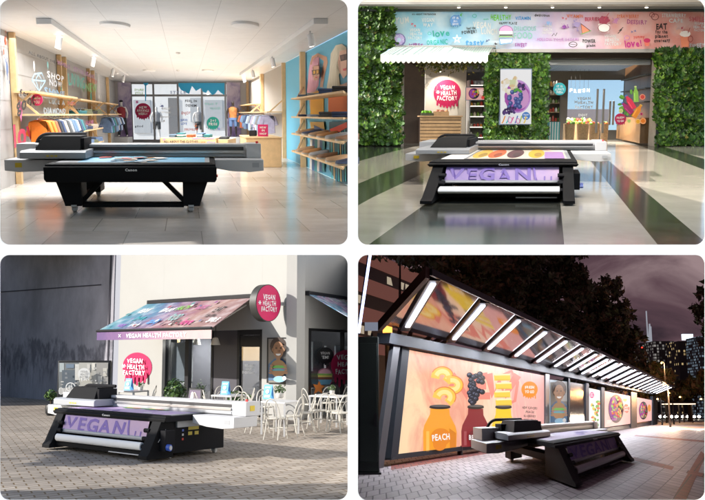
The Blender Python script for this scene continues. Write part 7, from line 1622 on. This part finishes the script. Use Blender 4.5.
    # red banded block of flats far left
    D = 120; WBk = Wall(p, at(352, 413, D), d, (1, -.42)); WBk.P.z = 0
    t = thing(p, 'banded_building', 'tall dark building with reddish storey bands behind the shelter at the left', 'building', WBk.P+Vector((8, 10, 0)))
    zt_ = at(362, 252.5, D).z
    def bpx(x, y, off=0): return WBk.px(x, y, off)
    a0, a1 = .6, bpx(432, 330)[0]
    ztop0, ztop1 = bpx(356, 253)[1], bpx(432, 253)[1]
    m = MB(); m.slab([WBk.pt(a0, 0), WBk.pt(a1, 0), WBk.pt(a1, ztop0), WBk.pt(a0, ztop0)], WBk.n*-12); m.build('wall', M('facade_night', (.02, .016, .018), .5), t, smooth=False)
    z = 10
    while z < ztop0-1.0:
        m = MB(); m.slab([WBk.pt(a0, z, .3), WBk.pt(a1, z, .3), WBk.pt(a1, z+2.1, .3), WBk.pt(a0, z+2.1, .3)], WBk.n*-.29); m.build('storey_band', M('band_red', (.20, .075, .06), .6, emit=.42), t, smooth=False); z += 4.1  # bands glow faintly, imitating light that falls on them
    for k in range(16):
        x = R.uniform(a0+1, a1-2); zz = 10+4.1*int(R.uniform(0, (ztop0-12)/4.1))+2.5; m = MB(); m.slab([WBk.pt(x, zz, .05), WBk.pt(x+R.uniform(.8, 2.4), zz, .05), WBk.pt(x+1.6, zz+1.1, .05), WBk.pt(x, zz+1.1, .05)], WBk.n*-.045); m.build('lit_window', M('window_warm', (.9, .75, .55), .5, emit=.3), t, smooth=False)
    D = 60; q0, q1 = at(358.6, 333, D), at(370.5, 252.6, D); t = thing(p, 'neon_tube', 'long leaning white blue neon tube at the far left against the banded building', 'neon light', q0); m = MB(); m.tube([q0, q1], .09, 8); m.build('glowing_tube', M('neon_blue', (.55, .6, 1), .4, emit=3), t); m = MB(); m.tube([q0+Vector((-.12, .2, 0)), q1+Vector((-.12, .2, 0))], .08, 6); m.build('mounting_rail', dkb, t)
    m = MB(); m.tube([Vector((q0.x-.12, D+.2, 0)), q0+Vector((-.12, .2, 0))], .12, 6); m.build('post', dkb, t)
    D = 75; q = at(366, 327, D); t = thing(p, 'lit_sign', 'small pale lit sign low on the left, above the green cabinet', 'sign', (q.x, D, 0)); m = MB(); m.box(q.x-.1, q.x+1.3, D, D+.2, q.z-.3, q.z+.4); m.build('sign_board', M('sign_pale', (.5, .55, .7), .5, emit=.25), t); m = MB(); m.tube([(q.x+.5, D+.15, 0), (q.x+.5, D+.15, q.z-.5)], .1, 6); m.build('post', dkb, t)
    # ---------------- trees
    lm = [leaf_mat('night_leaf', (.085, .08, .036), .5, .6), leaf_mat('night_leaf_green', (.06, .078, .028), .5, .6), leaf_mat('night_leaf_brown', (.13, .08, .04), .5, .6)]
    def clump(px, py, D, rx, rz, dep=4): q = at(px, py, D); return (tuple(q), (rx*D/900, dep, rz*D/900))
    def grd(px, D): q = at(px, 413, D); return (q.x, D, 0)
    tree(p, grd(398, 62), 12, [clump(432, 256, 62, 46, 7), clump(462, 272, 60, 32, 18), clump(492, 285, 62, 34, 24), clump(400, 254, 64, 26, 4), clump(505, 262, 60, 40, 12)], 'dark spreading street tree behind the near end of the canopy', 16000, .26, lm, .5, seed=3)
    tree(p, grd(520, 85), 16, [clump(520, 290, 85, 42, 34), clump(560, 275, 85, 30, 24), clump(545, 315, 84, 36, 26), clump(500, 312, 86, 26, 18), clump(540, 258, 85, 46, 10)], 'dark dense street tree over the middle of the canopy', 17000, .32, lm, .6, seed=5)
    tree(p, grd(602, 125), 22, [clump(592, 305, 125, 34, 32), clump(612, 338, 125, 28, 26), clump(580, 345, 124, 40, 26), clump(628, 355, 125, 16, 22), clump(612, 300, 125, 16, 26), clump(595, 372, 125, 40, 18)], 'dark street tree with brownish crown over the far end of the canopy', 15000, .42, lm, .8, seed=8)
    tree(p, grd(652, 190), 14, [clump(648, 378, 190, 18, 16), clump(662, 384, 190, 14, 13), clump(640, 388, 190, 14, 12)], 'low dark tree before the antenna tower beside the amber street lamps', 2600, .8, lm, .6, seed=11)
    tree(p, grd(690, 200), 12, [clump(688, 388, 200, 16, 11), clump(702, 386, 200, 12, 13), clump(677, 394, 200, 10, 7)], 'low dark tree under the towers at the right edge', 2400, .8, lm, .6, seed=13)
    tree(p, grd(714, 70), 12, [clump(706, 308, 70, 10, 13, 2), clump(712, 330, 70, 10, 12, 2), clump(712, 290, 70, 8, 10, 2)], 'dark tree whose branch tips hang in at the right edge of the night sky', 1100, .34, lm, .35, seed=17)
    # ---------------- city towers
    def tower(px0, px1, py, D, mat, name, label, dep=12):
        q0, q1 = at(px0, py, D), at(px1, py, D); t = thing(p, name, label, 'tower', ((q0.x+q1.x)/2, D, 0)); m = MB(); m.box(q0.x, q1.x, D, D+dep, 0, q0.z); m.build('wall', mat, t, smooth=False); return t, q0, q1
    D = 330; tower(653.5, 674, 341, D, tower_mat('tower_pale', (.03, .03, .035), (.75, .70, .66), 1.0, 1.1, .6, .13), 'office_tower', 'pale evenly lit tower block right of the antenna mast')
    t, q0, q1 = tower(678, 701.5, 341, D-20, tower_mat('tower_dark', (.008, .007, .009), (1, .72, .35), .9, 1.1, .2, .26), 'office_tower', 'dark tower with few warm windows and a bright roof sign')
    s0, s1 = at(682.8, 340, D-18), at(693, 334, D-18); m = MB(); m.box(s0.x, s1.x, D-18, D-17, s0.z, s1.z); m.build('roof_sign', M('sign_bright', (.75, .85, 1), .5, emit=1.3), t)
    tower(699.5, 712, 336, D-45, tower_mat('tower_blue', (.03, .04, .05), (.45, .6, .75), 1.0, .9, .7, .13), 'office_tower', 'blue lit tower cut by the right edge of the night scene')
    t, q0, q1 = tower(640, 652.5, 343, D+10, tower_mat('tower_grey', (.03, .028, .03), (.7, .66, .6), .9, 1.0, .5, .12), 'office_tower', 'low grey tower with lit windows left of the antenna mast')
    m = MB(); qq = at(650, 341, D+20); pk = at(648, 311, D+20); m.tube([(qq.x, D+20, 0), (qq.x, D+20, qq.z), (pk.x+.3, D+20, pk.z-5)], [2.0, .7, .3], 8); t = thing(p, 'antenna_mast', 'slender lit antenna mast with a split top above the trees', 'mast', (qq.x, D+20, 0)); m.build('shaft', M('mast_lit', (.5, .52, .6), .5, emit=.4), t)
    for s in (-.7, .7): m = MB(); m.tube([(pk.x+s, D+20, pk.z-12), (pk.x+s, D+20, pk.z-(0 if s < 0 else 6))], .25, 6); m.build('antenna', M('mast_lit', (.5, .52, .6), .5, emit=.4), t)
    m = MB(); m.tube([(pk.x-1.2, D+20, pk.z-12), (qq.x+.6, D+20, qq.z+2)], .3, 6); m.build('stay', M('mast_lit', (.5, .52, .6), .5, emit=.4), t)
    # ---------------- street lamps, cars
    for px, py, D, lab in ((661.5, 363, 175, 'taller amber street lamp glowing among the low trees'), (664, 385.5, 120, 'lower amber street lamp at the far end of the shelter'), (642, 347.5, 200, 'tiny red roof lamp among the tree tops'), (669, 393, 150, 'small amber street lamp over the bus stop roof, left one'), (680, 397, 180, 'small amber street lamp over the bus stop roof, middle one'), (693, 391, 210, 'small amber street lamp at the foot of the dark tower'), (657.5, 399, 140, 'small amber street lamp close to the far end of the shelter'), (701, 399, 165, 'small amber street lamp at the right edge of the night road')):
        q = at(px, py, D); t = thing(p, 'street_lamp', lab, 'street lamp', (q.x, D, 0), 'amber street lamps'); m = MB(); m.tube([(q.x+.5, D, 0), (q.x+.5, D, q.z+.1), (q.x, D, q.z+.3)], [.14, .1, .06], 8); m.build('pole', dkb, t); m = MB(); r = .9*D/900; m.ball(tuple(q), (r, r, r*.8), 12, 8); m.build('lamp_head', M('amber_bright', (1, .5, .14), .4, emit=9) if py > 350 else M('red_lamp', (1, .05, .03), .4, emit=1.5), t)
        if py > 350 and D in (175, 120): point(p, (q.x, D-1.2, q.z-1), 3600, (1, .5, .2), .5)
    cars = [(656, 414.8, 118, 'white headlit car nearest the end of the shelter'), (667, 415.2, 128, 'headlit car second from the shelter, between two others'), (678, 415, 135, 'headlit car under the low trees, right of the middle one'), (689, 414.6, 150, 'headlit car farthest right on the night road')]
    for px, py, D, lab in cars:
        D = 1.8*900/max(py+3.6-413, 2)/1.0; D = min(D, 260); q = at(px, 413, D); k = 1.15; b_ = Vector((q.x, D, 0)); t = thing(p, 'parked_car', lab.replace('headlit', 'headlit'), 'car', b_, 'cars with headlights on the road'); t.name = 'car'
        m = MB(); pr = [(-2.1, .35), (2.1, .35), (2.15, .75), (1.9, .95), (.9, 1.0), (.3, 1.45), (-1.2, 1.45), (-1.8, 1.0), (-2.15, .9)]
        m.prism([(b_.y-x*k*2.2, z*k) for x, z in pr], b_.x-.85*k, b_.x+.85*k, 'x'); m.build('body', M('car_paint', (.10, .09, .09), .3, .4), t, bevel=.06)
        m = MB(); m.slab([b_+Vector((-.7*k, -.95*k*2.2, 1.02*k)), b_+Vector((.7*k, -.95*k*2.2, 1.02*k)), b_+Vector((.62*k, -.36*k*2.2, 1.42*k)), b_+Vector((-.62*k, -.36*k*2.2, 1.42*k))], (0, -.05, .03)); m.build('windscreen', M('dark_mirror', (.02, .018, .018), .14, 0, spec=.6), t)
        for s in (-1, 1):
            for y in (-1.3, 1.3): m = MB(); c = b_+Vector((s*.75*k, y*k*2.2, .34*k)); m.tube([c-Vector((.12, 0, 0)), c+Vector((.12, 0, 0))], .34*k, 14); m.build('wheel', M('tyre', (.02, .02, .02), .8), t)
            m = MB(); c = b_+Vector((s*.6*k, -2.15*k*2.2-.1, .72*k)); m.ball(tuple(c), (.40, .14, .32), 10, 6); m.build('headlight', M('headlight_glow', (1, .86, .72), .3, emit=45), t)
    for px in (662, 684): q = at(px, 414.2, 110); point(p, (q.x, 106, 1.0), 500, (1, .8, .62), .3)
    # lit low roof of a stop far down the street
    D = 165; q0, q1 = at(668, 407, D), at(697, 403.5, D); t = thing(p, 'bus_stop_roof', 'low warm lit roof over the far road, right of the shelter', 'bus stop', ((q0.x+q1.x)/2, D, 0)); m = MB(); m.box(q0.x, q1.x, D, D+4, q1.z, q1.z+.35); m.build('roof', dkb, t); m = MB(); m.box(q0.x+.2, q1.x-.2, D+.2, D+3.8, q1.z-.12, q1.z-.004); m.build('light_panel', M('panel_warm', (1, .72, .45), .5, emit=3), t)
    for k in (.04, .5, .96): x = q0.x+(q1.x-q0.x)*k; m = MB(); m.tube([(x, D+2, 0), (x, D+2, q1.z)], .12, 8); m.build('post', dkb, t)
    def bed(A):
        A.col((.52, .44, .62)).rect(-1.55, .2, 1.5, 2.55)
        for k in range(16): A.col([(.16, .10, .4), (.8, .78, .86), (.3, .22, .55), (.62, .5, .7)][k % 4]).poly([(x0 := R.uniform(-1.4, 1.0), y0 := R.uniform(.3, 2.1)), (x0+.3, y0+.05), (x0+.36, y0+.4), (x0+.04, y0+.36)])
    printer(p, fit, 'flatbed printer with a lilac roll print on the brick pavement before the night billboard', True, bed, side='open')
scene_tl()
scene_tr()
scene_bl()
scene_br()
# ================================================================== light of day
w = bpy.data.worlds.new('World'); SC.world = w; w.use_nodes = True; nt = w.node_tree
bg = nt.nodes['Background']; sky = nt.nodes.new('ShaderNodeTexSky'); sky.sky_type = 'NISHITA'; sky.sun_disc = False
SUNV = Vector((-.86, -.26, .45)).normalized()
sky.sun_elevation = math.asin(SUNV.z); sky.sun_rotation = math.atan2(SUNV.x, SUNV.y) % (2*PI)
sky.air_density = 1.0; sky.dust_density = 1.0
nt.links.new(sky.outputs[0], bg.inputs[0]); bg.inputs[1].default_value = .15
sl = bpy.data.lights.new('sun', 'SUN'); sl.energy = 5; sl.angle = math.radians(.5); sl.color = (1, .95, .88)
so = bpy.data.objects.new('sun', sl); COL.objects.link(so); so.rotation_euler = (-SUNV).to_track_quat('-Z', 'Y').to_euler()
vs = SC.view_settings; vs.view_transform = 'Standard'; vs.look = 'None'; vs.exposure = .6; vs.gamma = 1; vs.use_curve_mapping = False
SC.cycles.max_bounces = 8; SC.cycles.diffuse_bounces = 3; SC.cycles.glossy_bounces = 4; SC.cycles.transparent_max_bounces = 16
SC.cycles.sample_clamp_indirect = 4; SC.cycles.caustics_reflective = False; SC.cycles.caustics_refractive = False
try: SC.cycles.use_denoising = True
except Exception: pass
for o in bpy.data.objects:
    for k in ('base', 'pbase'):
        if k in o: del o[k]
